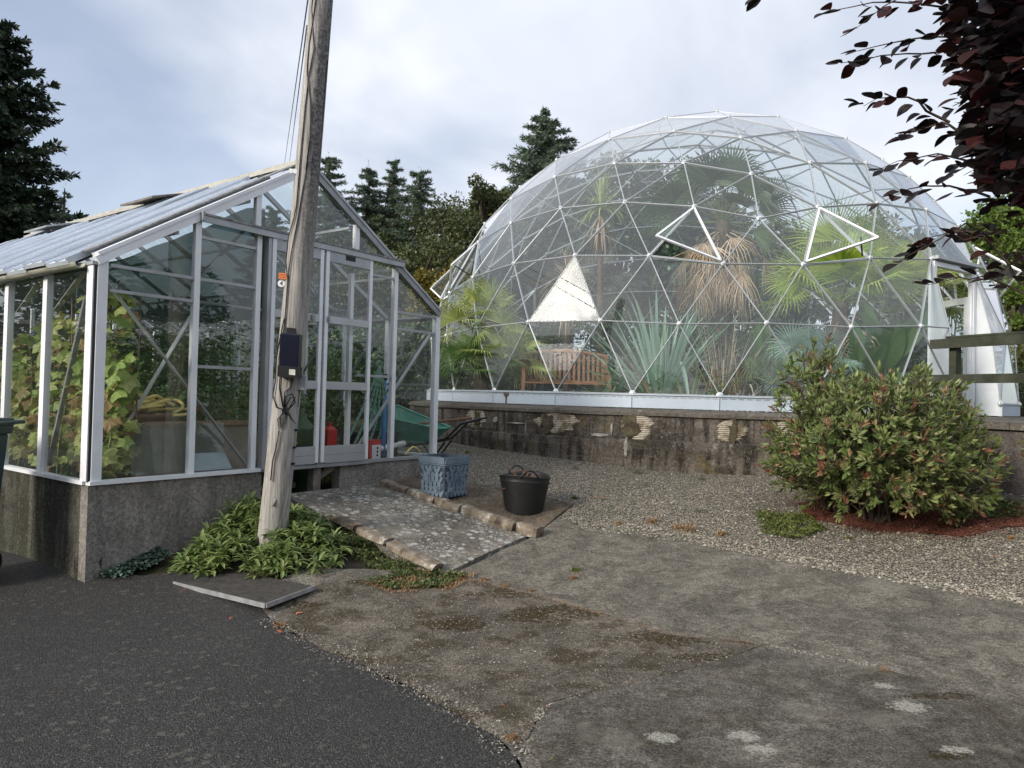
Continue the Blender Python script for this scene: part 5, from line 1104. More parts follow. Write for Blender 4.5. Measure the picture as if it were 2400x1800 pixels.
def cordyline(label, px, Y, crown, n, L, seed, mat='cord', dead=60):
    r = random.Random(seed); c_ = atd(*crown, Y); b = root_at(px, 850, Y); T = thing('cabbage_tree', label, 'tree', b); mb = MB(); mb.tube([b.lerp(c_, i/8) for i in range(9)], [.09-.004*i for i in range(9)], 10); mb.build('trunk', M['trunk'], T)
    mb = MB()
    for i in range(n):
        a = r.uniform(0, 6.28); el = R_(r.uniform(-5,88)); blade(mb, c_, V((math.cos(a)*math.cos(el), math.sin(a)*math.cos(el), math.sin(el))), L*r.uniform(.8,1.1), .035, r.uniform(.3,1.2), 6, .2, r)
    mb.build('leaves', M[mat], T); mb = MB()
    for i in range(dead):
        a = r.uniform(0, 6.28); el = R_(r.uniform(-75,-10)); blade(mb, c_-V((0,0,r.random()*.35)), V((math.cos(a)*math.cos(el), math.sin(a)*math.cos(el), math.sin(el))), L*r.uniform(.7,1.2), .03, r.uniform(.6,1.5), 5, .2, r)
    mb.build('dead_skirt', M['dead'], T)
cordyline('cabbage tree with a spiky head and drooping dead leaves left of the tall palm', 1295, 16.5, (1298,455), 90, 1.0, 41)
cordyline('grassy headed cabbage tree with thin arching leaves behind the bench', 1225, 14.2, (1225,610), 80, .8, 42, 'dead', 50)
# agave, banana, shrubs
r = random.Random(50)
def bigleaf(mb, base, d, L, w, nrm, n=8, curl=.3):
    d = d.normalized(); s_ = d.cross(nrm).normalized(); b = len(mb.v); p = V(base); dd = d.copy()
    for i in range(n+1):
        t_ = i/n; ww = w*.5*math.sin(math.pi*min(1, .06+t_*.94))**.6 if t_ < .995 else 0; up_ = s_.cross(dd)
        mb.v += [tuple(p+s_*ww+up_*ww*.35), tuple(p), tuple(p-s_*ww+up_*ww*.35)]; dd = (dd+V((0,0,-curl/n*(1+t_)))).normalized(); p = p+dd*L/n
    for i in range(n): k2 = b+i*3; mb.f += [(k2, k2+3, k2+4, k2+1), (k2+1, k2+4, k2+5, k2+2)]
def leafy(name, label, px, Y, n, L, w, h0, h1, mat, seed, cat='plant', els=(30,85), petl=.3):
    r = random.Random(seed); b = root_at(px, 850, Y); T = thing(name, label, cat, b); mb = MB(); sm_ = MB()
    for i in range(n):
        a = r.uniform(0, 6.28); el = R_(r.uniform(*els)); d = V((math.cos(a)*math.cos(el), math.sin(a)*math.cos(el), math.sin(el))); q = b+V((0,0,r.uniform(h0,h1)))+d*petl; sm_.tube([b, b.lerp(q, .5)+V((0,0,.1)), q], .018, 5)
        bigleaf(mb, q, d, L*r.uniform(.7,1.1), w*r.uniform(.8,1.1), V((r.uniform(-.6,.6), -1, .6)))
    mb.build('leaves', M[mat], T); sm_.build('stems', M['stem'], T); return T
leafy('banana_plant', 'banana plant with long broad glossy leaves near the dome door', 1905, 12.4, 7, 1.15, .40, .3, .7, 'banana', 51, els=(50,86))
leafy('bird_of_paradise', 'upright paddle leaved plant behind the dead leaf heap', 1635, 12.2, 9, .7, .2, .3, .9, 'banana', 52)
leafy('banana_plant', 'dark broad leaved plant between the big palm and the bush', 1855, 12.1, 9, 1.0, .3, .1, .7, 'banana', 53)
leafy('aspidistra', 'low dark leaved plant behind the blue green fan palm', 1770, 12.6, 16, .7, .14, .0, .3, 'darkshrub', 54)
def leafcloud(mb, c, R, n, l, r, shape=.35, surf=.5):
    N = n; u = rng.normal(size=(N,3)); u /= np.linalg.norm(u, axis=1)[:,None]; rad = rng.random(N)**surf; P0 = np.array(c)+u*rad[:,None]*np.array(R)
    d = rng.normal(size=(N,3))+u*.6; d /= np.linalg.norm(d, axis=1)[:,None]; w = np.cross(d, rng.normal(size=(N,3))); w /= np.linalg.norm(w, axis=1)[:,None]
    L = rng.uniform(l[0], l[1], N)[:,None]; k = shape*.5
    Q = np.stack([P0, P0+d*L*.45+w*L*k, P0+d*L, P0+d*L*.45-w*L*k], 1).reshape(-1,3); F = np.arange(4*N).reshape(N,4); mb.arrays(Q, F)
def shrub(name, label, c, R, mat, n, l, seed, cat='shrub', clumps=14, stems=8, grp=None, shape=.35):
    r = random.Random(seed); b = V((c[0], c[1], c[2]-R[2])); T = thing(name, label, cat, b, grp); mb = MB(); sm_ = MB()
    for i in range(clumps):
        a = r.uniform(0, 6.28); ph = r.uniform(-.5,1); k = r.uniform(.35,.75); q = (c[0]+R[0]*k*math.cos(a)*math.cos(ph), c[1]+R[1]*k*math.sin(a)*math.cos(ph), c[2]+R[2]*k*math.sin(ph)); leafcloud(mb, q, [x*r.uniform(.3,.5) for x in R], n//clumps, l, r, shape)
        if i < stems: sm_.tube([b, b.lerp(V(q), .5), V(q)], [.03,.02,.008], 5)
    mb.build('foliage', M[mat], T); sm_.build('stems', M['bark'], T); return T
for k2, (px, py, Y, R, lab) in enumerate(((1150,770,14.8,(.9,.6,.9),'dark shrub behind the left arm of the wooden bench'),(1500,760,13.2,(1.1,.7,.9),'dark leafy shrub behind the flax in the dome'),(1680,740,13.6,(1.0,.8,1.1),'dark shrub behind the blue green fan palm'),(1880,760,12.9,(.9,.7,1.0),'dark shrub left of the dome door'),(1330,740,15.5,(1.2,.8,1.1),'dark shrub beyond the flax at the back of the dome'),(2000,770,12.5,(.5,.5,.9),'shrub in the shade just inside the dome door'),(1600,650,16.0,(1.3,.8,1.6),'tall dark shrub at the back behind the palm trunk'))):
    q = atd(px, py, Y); shrub('shrub', lab, (q.x, q.y, max(q.z, FZ+R[2]*.8)), R, 'darkshrub', 2200, (.06,.14), 60+k2)
# bench
bt = root_at(1222, 800, 12.4); bn = thing('garden_bench', 'slatted brown teak garden bench with a curved back inside the dome', 'bench', bt)
def bpnt(x, y, z): return V((bt.x+x, bt.y+y, FZ+z))
mb = MB()
for i in range(17): x = -.68+i*.085; zt = .88+.10*math.cos(x*1.9); mb.bar(bpnt(x,.25,.46), bpnt(x,.31,zt), .045, .014, V((0,1,0)))
mb.tube([bpnt(x,.31,.92+.10*math.cos(x*1.9)) for x in np.linspace(-.76,.76,15)], .035, 8); mb.bar(bpnt(-.75,.245,.46), bpnt(.75,.245,.46), .04, .07); mb.build('backrest', M['teak'], bn)
mb = MB()
for i in range(6): mb.bar(bpnt(-.75,-.22+i*.085,.43), bpnt(.75,-.22+i*.085,.43), .065, .022)
mb.build('seat', M['teak'], bn)
for x in (-.74,.74):
    for y, h in ((-.22,.64),(.27,.92)): mb = MB(); mb.bar(bpnt(x,y,0), bpnt(x,y,h), .06, .06, V((0,1,0))); mb.build('leg', M['teak'], bn)
    mb = MB(); mb.bar(bpnt(x,-.26,.655), bpnt(x,.29,.655), .06, .03); mb.build('armrest', M['teak'], bn)
# low stage inside the dome near the bench
mb = MB(); q = root_at(1190, 800, 11.9); mb.box((q.x,q.y,1.5), 1.5, .5, .2); mb.box((q.x,q.y,1.62), 1.56,.56,.04); tag(mb.build('raised_bed', M['wood_grey']), 'low grey raised bed in front of the bench inside the dome', 'bed')
# ================================================================== YARD THINGS
def rock(mb, c, ax_, L, w, h, seed, up=V((0,0,1)), ny=6, chip=.12):
    ax_ = ax_.normalized(); s_ = ax_.cross(up).normalized(); up = s_.cross(ax_).normalized(); N = 9; b = len(mb.v); prof = []
    for i in range(N+1):
        t_ = i/N-.5
        for (a, z) in ((-.5,-.5),(-.5,.2),(-.42,.46),(-.1,.52),(.25,.5),(.45,.42),(.5,.1),(.5,-.5)):
            p = V((t_*L*(1 if abs(z) < .5 else .97), a*w, z*h)); k = MN.noise(V((p.x*7+seed, p.y*9, p.z*9)))*chip*1.6 + MN.noise(V((p.x*22+seed, p.y*22, p.z*20)))*chip*.7
            sc_ = (1+k) if 0 < i < N else (1+k)*.9; p = V((p.x, p.y*sc_, p.z*(1+k*.8))); mb.v.append(tuple(c + ax_*p.x + s_*p.y + up*p.z))
    K_ = 8
    for i in range(N):
        for k2 in range(K_): j = (k2+1) % K_; mb.f.append((b+i*K_+k2, b+i*K_+j, b+(i+1)*K_+j, b+(i+1)*K_+k2))
    mb.f += [tuple(b+k2 for k2 in range(K_))[::-1], tuple(b+N*K_+k2 for k2 in range(K_))]
stone_spec = [(-.12,-.55,'brown edging stone nearest the greenhouse wall on the planter side of the ramp'),(-.57,-1.0,'edging stone under the left corner of the blue grey planter'),(-1.01,-1.38,'edging stone with a broken end just below the planter'),(-1.39,-1.80,'pale topped edging stone between the planter and the black tub'),(-1.81,-2.12,'white spotted edging stone beside the black tub'),(-2.13,-2.40,'last low edging stone at the dry grass tuft on the tub side of the ramp')]
for k2, (v0, v1, lab) in enumerate(stone_spec):
    u = 3.30+.03*math.sin(k2*3); a_, b_ = g(u, v0, 0), g(u-.02, v1, 0); c = (a_+b_)/2; za, zb_ = slabz(a_.x, a_.y), slabz(b_.x, b_.y); a_.z, b_.z = za+.0, zb_+.0; c = (a_+b_)/2+V((0,0,.005))
    mb = MB(); rock(mb, c, b_-a_, (b_-a_).length*1.0, .14, .11, k2*5.3); tag(mb.build('edging_stone', M['stone'], None, False), lab, 'stone', 'rough edging stones along the right side of the ramp')
sl = [(-.9,-1.22,'whitish stone half buried in creeper at the upper left of the ramp'),(-1.24,-1.62,'flat lichened stone in the creeping plants left of the ramp'),(-1.64,-2.25,'long flat brown stone slab ending at the tip of the ramp')]
for k2, (v0, v1, lab) in enumerate(sl):
    a_, b_ = g(1.93, v0, 0), g(1.92, v1, 0); a_.z = rampz(a_.x, a_.y)+.03; b_.z = rampz(b_.x, b_.y)+.04; mb = MB(); rock(mb, (a_+b_)/2, b_-a_, (b_-a_).length, .14, .05, 40+k2*3.3, chip=.2)
    tag(mb.build('edging_stone', M['stone']), lab, 'stone', 'rough edging stones along the left side of the ramp')
mb = MB(); c = g(1.92,-2.05,.015); rock(mb, c, GB, .22, .12, .07, 77); tag(mb.build('small_stone', M['stone']), 'small stone propping up the end of the long flat brown stone', 'stone')

# ---- blue grey basket weave planter
def planter():
    q = hit(1043, 1160, .1); c0 = g(3.72,-.70,0); z0 = slabz(c0.x, c0.y)+.004; X = (V((.86,-.51,0))).normalized(); 
    # outline corners from the photograph: left, front, right rim corners
    top = z0+.47; F_ = atz(1043.5, 1072, top); L_ = atz(975, 1058, top); Rr = atz(1102, 1068, top)
    T = thing('planter', 'square blue grey planter moulded with basket weave and roses', 'planter', ((L_.x+Rr.x)/2, (L_.y+Rr.y)/2, z0)); cx2 = (L_+Rr)/2
    s = .43; ex = V((.62,.785,0)).normalized(); ey = (V((0,0,1)).cross(ex)); 
    cen = F_+ex*s/2+ey*s/2; print('planter', cen, s, z0)
    t = NT('blue_grey_resin'); mottle = t.noise(8, 5); c = t.ramp(mottle, [(.3, (.13,.18,.235)), (.7, (.22,.285,.35))]); c = t.mix(t.ramp(t.noise(30, 5, .7), [(.62, 0), (.74, .6)]), c, (.45,.47,.48)); mm_ = t.done(t.pbr(c, .75, 0, t.bump(t.noise(60, 4), .3, .006), .3))  # weave and rose colour mottled by plain random noise
    mb = MB(); H = top-z0; prof = [(.425,0),(.43,.06),(.445,.25),(.462,.40),(.466,.405),(.472,.42),(.49,.495),(.485,.5),(.455,.495),(.43,.40),(.40,.10),(.01,.10)]
    for w, z in prof:
        for a in range(4):
            for i in range(12):
                t_ = i/12; x = (-1+2*t_) if a == 0 else (1 if a == 1 else (1-2*t_ if a == 2 else -1)); y = -1 if a == 0 else ((-1+2*t_) if a == 1 else (1 if a == 2 else 1-2*t_))
                zz = z0+z*H/.5+(.006*math.sin(i*2.5+a) if abs(z-.497) < .006 else 0); mb.v.append(tuple(V((cen.x, cen.y, 0))+ex*x*w*s+ey*y*w*s+V((0,0,zz))))
    n = 48
    for j in range(len(prof)-1):
        for k2 in range(n): k3 = (k2+1) % n; mb.f.append((j*n+k2, j*n+k3, (j+1)*n+k3, (j+1)*n+k2))
    mb.build('body', plain('blue_grey_recess_shade', (.06,.08,.105), .8), T)  # darker resin imitates shade in the recesses behind the weave
    # weave ribs and roses on the two visible faces (+ the hidden ones)
    wv = MB(); rs_ = MB(); r = random.Random(2)
    for (fx, fy) in ((ex, -ey), (ey, -ex), (-ex, ey), (-ey, ex)):   # fx along face, fy outward normal
        def fp(x, z, o): w = .425+(z/.40)*.040 if z < .40 else .468+(z-.40)*.22; return V((cen.x, cen.y, z0+z*H/.5))+fx*x*w*s+fy*(w*s+o)
        for dd in (1, -1):
            for i in range(-7, 8):
                for seg in range(6):
                    za, zb2 = .02+seg*.06, .02+seg*.06+.055; xa = i*.17+dd*za*2.6; xb = i*.17+dd*zb2*2.6
                    if abs(xa) < .97 and abs(xb) < .97 and ((seg//2)+i) % 2 == (dd > 0): wv.bar(fp(xa, za, .006), fp(xb, zb2, .006), .036, .014, fy)
        for i in range(13): x = -.93+i*.155; wv.bar(fp(x, .415, .004), fp(x+.05, .492, .005), .028, .012, fy)
        wv.bar(fp(-1, .402, .004), fp(1, .402, .004), .012, .012, fy); wv.bar(fp(-1, .38, .002), fp(1, .38, .002), .008, .008, fy)
        for (x, z, R) in ((.25, .24, .065), (-.5, .10, .045), (-.1, .34, .03)):
            c_ = fp(x, z, .0); up = V((0,0,1))
            for ring, (rr, o, npt) in enumerate(((R, .006, 7), (R*.72, .016, 6), (R*.42, .026, 5))):
                for k2 in range(npt):
                    a = k2*6.283/npt+ring*.5; q2 = c_+fx*math.cos(a)*rr*.55+up*math.sin(a)*rr*.55+fy*o; d = fx*math.cos(a)+up*math.sin(a); tg = fx*-math.sin(a)+up*math.cos(a)
                    rs_.hexa([q2-d*rr*.4-tg*rr*.3-fy*.012, q2+d*rr*.4-tg*rr*.35-fy*.008, q2+d*rr*.4+tg*rr*.35-fy*.008, q2-d*rr*.4+tg*rr*.3-fy*.012, q2-d*rr*.3-tg*rr*.25+fy*.004, q2+d*rr*.45-tg*rr*.28+fy*.012, q2+d*rr*.45+tg*rr*.28+fy*.012, q2-d*rr*.3+tg*rr*.25+fy*.004])
            for k2 in range(6):
                a = r.uniform(0, 6.28); d = fx*math.cos(a)+up*math.sin(a); q2 = c_+d*R*1.3; tg = d.cross(fy); rs_.poly([q2+fy*.006, q2+d*R*.4+tg*R*.28+fy*.012, q2+d*R*.95+fy*.006, q2+d*R*.4-tg*R*.28+fy*.012])
    wv.build('basket_weave', mm_, T); rs_.build('roses', mm_, T)
planter()
# ---- black tub
def tub():
    top = .30+.42; q = atz(1229, 1118, .72); z0 = slabz(q.x, q.y)+.004; cz = z0; 
    
    for _ in range(8): cb = atz(1228, 1203, z0); z0 = .5*z0+.5*(slabz(cb.x, cb.y)+.004)
    cb = atz(1228, 1203, z0); w = 7.75; Rt = .278; Rb = .212; H = .435; c = V((cb.x, cb.y, z0)); print('tub', c, z0)
    T = thing('rubber_tub', 'black ribbed flexible tub with two handles holding a few twigs', 'tub', c)
    prof = [(.001,.0),(Rb-.01,0),(Rb,.012)]
    for i in range(26): t_ = (i+.5)/26; rr = Rb+(Rt-Rb)*t_*.93; z = .02+(H-.07)*t_*.97; prof += [(rr-.0028, z-.004), (rr+.0022, z), (rr-.0028, z+.006)]
    prof += [(Rt,H-.02),(Rt+.008,H-.008),(Rt+.008,H),(Rt-.004,H),(Rt-.01,H-.03),(Rb-.008,.02),(.001,.015)]
    mb = MB(); mb.lathe(c, prof, 56)
    # the rim dips between handles like a squashed oval
    nv = []
    for v in mb.v: p = V(v)-c; a = math.atan2(p.y, p.x); k2 = max(0, (p.z/H))**3; nv.append(tuple(c+V((p.x*(1+.03*k2), p.y*(1-.03*k2), p.z+k2*.018*math.cos(2*(a-1.2))))))
    mb.v = nv; mb.build('body', M['rubber'], T, True)
    for s_ in (1, -1):
        mb = MB(); a0 = -1.40 if s_ < 0 else 1.9; pts = []
        for i in range(15): t_ = i/14; a = a0+(t_-.5)*.75; pts.append(c+V((math.cos(a)*(Rt+.0), math.sin(a)*(Rt+.0), H-.012+.085*math.sin(math.pi*t_)**.8)))
        mb.tube(pts, .011, 8); mb.build('handle', M['rubber'], T, True)
    tw_ = MB(); r = random.Random(4)
    for i in range(16):
        a = r.uniform(0, 6.28); p = c+V((.12*math.cos(a), .12*math.sin(a), .25+.1*r.random())); d = V((r.uniform(-1,1), r.uniform(-1,1), r.uniform(-.1,.7))).normalized(); tw_.tube([p, p+d*.1+V((.01,0,.01)), p+d*.2], .006, 5)
    tw_.tube([c+V((-.16,-.05,.2)), c+V((-.13,-.06,.38)), c+V((-.10,-.05,.44)), c+V((-.11,0,.48))], .003, 4)
    tag(tw_.build('twigs', plain('orange_twigs', (.32,.13,.06), .8, 0, .3)), 'few orange brown twigs lying in the black tub', 'twigs')
tub()
# ---- inspection cover with a galvanised edge
A_, B_, C_ = hit(408, 1368), hit(622, 1441), hit(736, 1389); zc = .035
A_.z = B_.z = C_.z = 0; D_ = A_+C_-B_
cov = thing('inspection_cover', 'tilted square ground cover with galvanised metal edges below the plants', 'cover', (B_.x, B_.y, -.05))
zt = {0:.005, 1:.035, 2:.045, 3:.01}; Pq = [A_, B_, C_, D_]; Pq = [p+V((0,0,zt[i])) for i, p in enumerate(Pq)]
mb = MB(); mb.hexa([p-V((0,0,.03)) for p in Pq]+[p-V((0,0,.004)) for p in Pq]); mb.build('slab', plain('tarred_slab', (.045,.04,.034), .95, 0, .55, 22, .5, 90), cov)
for p, q in ((Pq[0], Pq[1]), (Pq[1], Pq[2])): mb = MB(); n_ = (q-p).cross(V((0,0,1))).normalized(); mb.bar(p-V((0,0,.014))+n_*.006, q-V((0,0,.014))+n_*.006, .008, .035); mb.build('metal_edge', M['galv'], cov)
# ---- wheelie bin at the left edge
tb = V(aty(20, 990, 5.85)); bz = -.07; bl = aty(-20, 1000, 5.85); bc = V((bl.x-.42, 5.95, bz)); zt_ = aty(30, 1000, 5.85).z
T = thing('wheelie_bin', 'dark green wheelie bin cut off by the left edge of the photo', 'bin', bc); H = aty(20, 985, 5.85).z-bz
def rbx(mb, w0, d0, z0, w1, d1, z1, oy=0): mb.hexa([bc+V((sx*w0/2, sy*d0/2, z0)) for sx, sy in ((-1,-1),(1,-1),(1,1),(-1,1))]+[bc+V((sx*w1/2, sy*d1/2+oy, z1)) for sx, sy in ((-1,-1),(1,-1),(1,1),(-1,1))])
mb = MB(); rbx(mb, .44, .48, .05, .56, .62, H-.14); rbx(mb, .60, .66, H-.14, .62, .68, H-.06); o = mb.build('body', M['bin'], T); md = o.modifiers.new('bevel', 'BEVEL'); md.width = .018; md.segments = 3
mb = MB(); rbx(mb, .62, .70, H-.06, .60, .66, H-.0); mb.tube([bc+V((.30,-.34,H-.035)), bc+V((.40,-.30,H-.035)), bc+V((.41,.30,H-.03)), bc+V((.30,.36,H-.03))], .018, 8); o = mb.build('lid', M['bin'], T)
md = o.modifiers.new('bevel', 'BEVEL'); md.width = .015; md.segments = 3
mb = MB(); mb.tube([bc+V((.405,-.33,H-.035)), bc+V((.405,-.28,H-.035))], .026, 12); mb.build('hinge_pin', M['black'], T)
for sx in (-.2,.2): mb = MB(); mb.tube([bc+V((sx-.03,.25,.1)), bc+V((sx+.03,.25,.1))], .1, 20); mb.build('wheel', M['black'], T)
# ---- wheelbarrow behind the greenhouse corner
c = g(5.05,.75,0); zg = gz(c.x, c.y); hx = (V((1,-.12,0))).normalized(); hy = V((-hx.y, hx.x, 0)); T = thing('wheelbarrow', 'green wheelbarrow with black handles standing behind the greenhouse corner', 'wheelbarrow', (c.x, c.y, zg)); c = V((c.x, c.y, 0))-hx*.33
def wp(x, y, z): return c+hx*x+hy*y+V((0,0,z))
zr0, zr1 = 1.34, 1.10
mb = MB(); rim = [(-.62,-.30,zr0-.04),(.50,-.31,zr1),(.62,-.2,zr1),(.62,.2,zr1),(.50,.31,zr1+.02),(-.25,.31,zr0+.06),(-.62,.22,zr0)]; bot = [(-.30,-.17,.92),(.28,-.19,.84),(.34,-.1,.84),(.34,.1,.84),(.28,.19,.84),(-.15,.19,.9),(-.30,.12,.92)]; n = 7
for L_ in (rim, bot): mb.v += [tuple(wp(*p)) for p in L_]
mb.v += [tuple(wp(x*.98, y*.96, z-.0)+V((0,0,.012))) for x, y, z in rim]
for k2 in range(n): j = (k2+1) % n; mb.f.append((k2, j, n+j, n+k2))
mb.f.append(tuple(range(n, 2*n))); mb.tube([wp(*p) for p in rim], .016, 6, closed=True); mb.build('tray', M['teal'], T)
for s_ in (-1, 1): mb = MB(); mb.tube([wp(-.5,.06*s_,.80), wp(.1,.2*s_,.83), wp(.62,.24*s_,.93), wp(.85,.27*s_,1.17), wp(1.15,.29*s_,1.26)], .018, 8); mb.build('handle', M['black'], T, True); mb = MB(); mb.tube([wp(.30,.22*s_,.85), wp(.45,.22*s_,zg), wp(.62,.24*s_,.9)], .016, 6); mb.build('leg', M['black'], T)
mb = MB(); mb.tube([wp(-.62,-.05,zg+.19), wp(-.62,.05,zg+.19)], .19, 24); mb.build('wheel', M['rubber'], T)
mb = MB(); mb.tube([wp(.0,-.2,1.12), wp(.95,.10,1.25)], .02, 8); tag(mb.build('spade_handle', M['wood_brown']), 'brown wooden spade handle laid across the wheelbarrow', 'tool')

# ================================================================== GROUND PLANTS
pm('sage', [(.09,.15,.045),(.15,.23,.07),(.23,.31,.10),(.32,.37,.14)], .35); pm('creeper', [(.035,.07,.018),(.07,.12,.03),(.12,.17,.045),(.15,.12,.05)], .2)
pm('bluegreen', [(.05,.09,.07),(.08,.13,.10)], .2); pm('drygrass', [(.25,.15,.07),(.36,.25,.12),(.30,.12,.05)], .2); pm('mossgreen', [(.07,.10,.02),(.12,.16,.035),(.17,.18,.05)], .2); pm('wispy', [(.12,.15,.09),(.20,.22,.14)], .2)
def rosette(mb, c, r, n=9, L=(.09,.16), up=.5):
    for i in range(n):
        a = r.uniform(0, 6.28); el = r.uniform(.1, 1.2); d = V((math.cos(a)*math.cos(el), math.sin(a)*math.cos(el), math.sin(el))); bigleaf(mb, c+d*.01, d, r.uniform(*L), r.uniform(.022,.036), V((-d.x*.3, -d.y*.3, 1)), 3, .7)
def bedplant(label, uv, R, n, hgt, seed, L=(.09,.16)):
    r = random.Random(seed); c0 = g(uv[0], uv[1], 0); b = V((c0.x, c0.y, bedz(c0.x, c0.y))); T = thing('leafy_perennial', label, 'plant', b, 'leafy green perennials at the foot of the pole'); mb = MB(); sm_ = MB()
    for i in range(n):
        a = r.uniform(0, 6.28); rad = r.random()**.55; q = g(uv[0]+R[0]*rad*math.cos(a), min(-.04, uv[1]+R[1]*rad*math.sin(a)), 0); z0 = bedz(q.x, q.y); h = hgt*r.uniform(.25,1)*(1-.55*rad*rad); tip = V((q.x+r.uniform(-.05,.05), q.y+r.uniform(-.05,.05), z0+h)); sm_.tube([V((q.x, q.y, z0)), tip], .004, 4)
        for k2 in np.arange(.35, 1.0, .22): rosette(mb, V((q.x, q.y, z0)).lerp(tip, k2), r, 4, (L[0]*.8, L[1]*.8))
        rosette(mb, tip, r, 9, L)
    mb.build('leaves', M['sage'], T); sm_.build('stems', M['stem'], T)
bedplant('taller clump of narrow leaved green plants against the wall left of the pole', (1.25,-.42), (.42,.34), 60, .36, 1)
bedplant('bright leafy clump spreading over the edge of the metal rimmed cover', (1.22,-1.15), (.42,.40), 74, .26, 2)
bedplant('leafy green clump trailing left towards the drive', (.80,-.62), (.36,.28), 46, .26, 3)
bedplant('leafy green clump directly in front of the base of the pole', (1.50,-.80), (.2,.3), 34, .26, 4)
mb = MB(); r = random.Random(6)
for i in range(420): u = r.uniform(.12,.62); v = -abs(r.gauss(0,.10))-.02; q = g(u,v,0); rosette(mb, V((q.x, q.y, gz(q.x, q.y)+.01+.05*r.random())), r, 3, (.02,.035))
tag(mb.build('aquilegia', M['bluegreen']), 'low blue green weed along the foot of the wall by the drive', 'weed')
def mat_plant(name, label, poly, n, l, mat, zf, h, seed, cat, shp=.7, kind=None):
    r = random.Random(seed); P = [guv_ for guv_ in poly]; xs_ = [p[0] for p in P]; ys_ = [p[1] for p in P]; Q = []; F = []
    while len(F) < n:
        x, y = r.uniform(min(xs_), max(xs_)), r.uniform(min(ys_), max(ys_))
        if not inpoly(x, y, P): continue
        k2 = .5+.5*MN.noise(V((x*4, y*4, seed)))+.3*MN.noise(V((x*11, y*11, seed)))
        if r.random() > k2*1.5: continue
        z = zf(x, y)+h*k2*r.random()**.5; d = V((r.uniform(-1,1), r.uniform(-1,1), r.uniform(-.1,.8))).normalized(); w = d.cross(V((r.uniform(-.6,.6), r.uniform(-.6,.6), 1))).normalized(); L = r.uniform(*l); c = V((x, y, z)); b = len(Q)
        Q += [tuple(c), tuple(c+d*L*.5+w*L*shp*.5), tuple(c+d*L), tuple(c+d*L*.5-w*L*shp*.5)]; F.append((b,b+1,b+2,b+3))
    mb = MB(); mb.arrays(Q, F); o = mb.build(name, M[mat]); tag(o, label, cat); 
    if kind: o['kind'] = kind
    return o
def guvp(*uv): return [tuple(g(u, v, 0))[:2] for u, v in uv]
mat_plant('creeping_plant', 'mat of small leaved dark green creeper between the pole and the ramp stones', guvp((1.68,-.2),(1.92,-.5),(2.0,-1.2),(2.02,-1.9),(1.95,-2.3),(1.65,-2.2),(1.62,-1.4)), 9000, (.012,.028), 'creeper', lambda x, y: max(bedz(x, y), -.02)+.0, .14, 71, 'creeper', kind='stuff')
mat_plant('creeping_plant', 'orange and green fringe of creeper along the edge of the mossy concrete', guvp((1.35,-1.95),(1.95,-2.15),(2.1,-2.45),(1.7,-2.5),(1.35,-2.2)), 2600, (.012,.03), 'creeper', lambda x, y: gz(x, y)+.01, .05, 72, 'creeper', kind='stuff')
mat_plant('dry_weeds', 'dry orange weeds fringing the foot of the bed', guvp((1.3,-2.0),(1.95,-2.25),(2.2,-2.5),(1.7,-2.6),(1.3,-2.3)), 1500, (.012,.04), 'drygrass', lambda x, y: gz(x, y)+.01, .03, 73, 'weeds', .25, 'stuff')
def hp(px, py): q = hit(px, py); return (q.x, q.y)
mat_plant('green_moss_weed', 'patch of bright green low weed on the gravel left of the red mulch', [hp(1770,1205),(hp(1900,1215)),hp(1935,1245),hp(1870,1268),hp(1790,1255)], 5200, (.012,.03), 'mossgreen', lambda x, y: gz(x, y)+.005, .06, 74, 'weed', .7, 'stuff')
mat_plant('ground_weeds', 'dark green low weeds on the shady gravel behind the bush', [hp(2220,1175),hp(2400,1180),hp(2400,1215),hp(2260,1222)], 3500, (.012,.03), 'creeper', lambda x, y: gz(x, y)+.005, .06, 75, 'weeds', .7, 'stuff')
# red mulch under the bush
t = NT('red_mulch'); vc = t.voro(70, 'F1', 'Color'); s_ = t.n('ShaderNodeSeparateColor'); t.l(vc, s_.inputs[0]); c = t.ramp(s_.outputs[0], [(.1, (.05,.02,.015)), (.5, (.12,.04,.028)), (.9, (.2,.09,.06))]); M['mulch'] = t.done(t.pbr(c, .95, 0, t.bump(vc, .8, .01), .1))
struct(sheet('red_mulch', [hp(1850,1180),hp(1900,1215),hp(1985,1238),hp(2110,1250),hp(2230,1262),hp(2400,1235),hp(2400,1190),hp(2200,1165),hp(2000,1160)], M['mulch'], .018, .2, .12, 15))
mat_plant('mulch_chips', 'scattered dark red fallen needles under the bush', [hp(1830,1175),hp(1900,1225),hp(1985,1250),hp(2110,1262),hp(2230,1275),hp(2400,1250),hp(2400,1185),hp(2200,1160),hp(2000,1155)], 9000, (.01,.03), 'redchip' if 'redchip' in M else 'drygrass', lambda x, y: gz(x, y)+.02, .012, 76, 'needles', .3, 'stuff')
bpy.data.objects[-1] if False else None
M['redchip'] = leafmat('red_needles', [(.10,.03,.02),(.20,.05,.03),(.24,.10,.07),(.08,.05,.035)], .1)
for o in bpy.data.objects:
    if o.name.startswith('mulch_chips'): o.data.materials.clear(); o.data.materials.append(M['redchip'])
def tuft(label, px, py, n, L, mat, seed, w=.006, name='grass_tuft', cat='grass tuft', off=0, grp='small tufts on the concrete and gravel'):
    q = hit(px, py); r = random.Random(seed); mb = MB()
    for i in range(n):
        a = r.uniform(0, 6.28); el = R_(r.uniform(5,85)); blade(mb, V((q.x+r.gauss(0,L*.25), q.y+r.gauss(0,L*.2), gz(q.x, q.y)+.012+off)), V((math.cos(a)*math.cos(el), math.sin(a)*math.cos(el), math.sin(el))), L*r.uniform(.5,1), w, 1.0, 3, .2, r)
    return tag(mb.build(name, M[mat]), label, cat, grp)
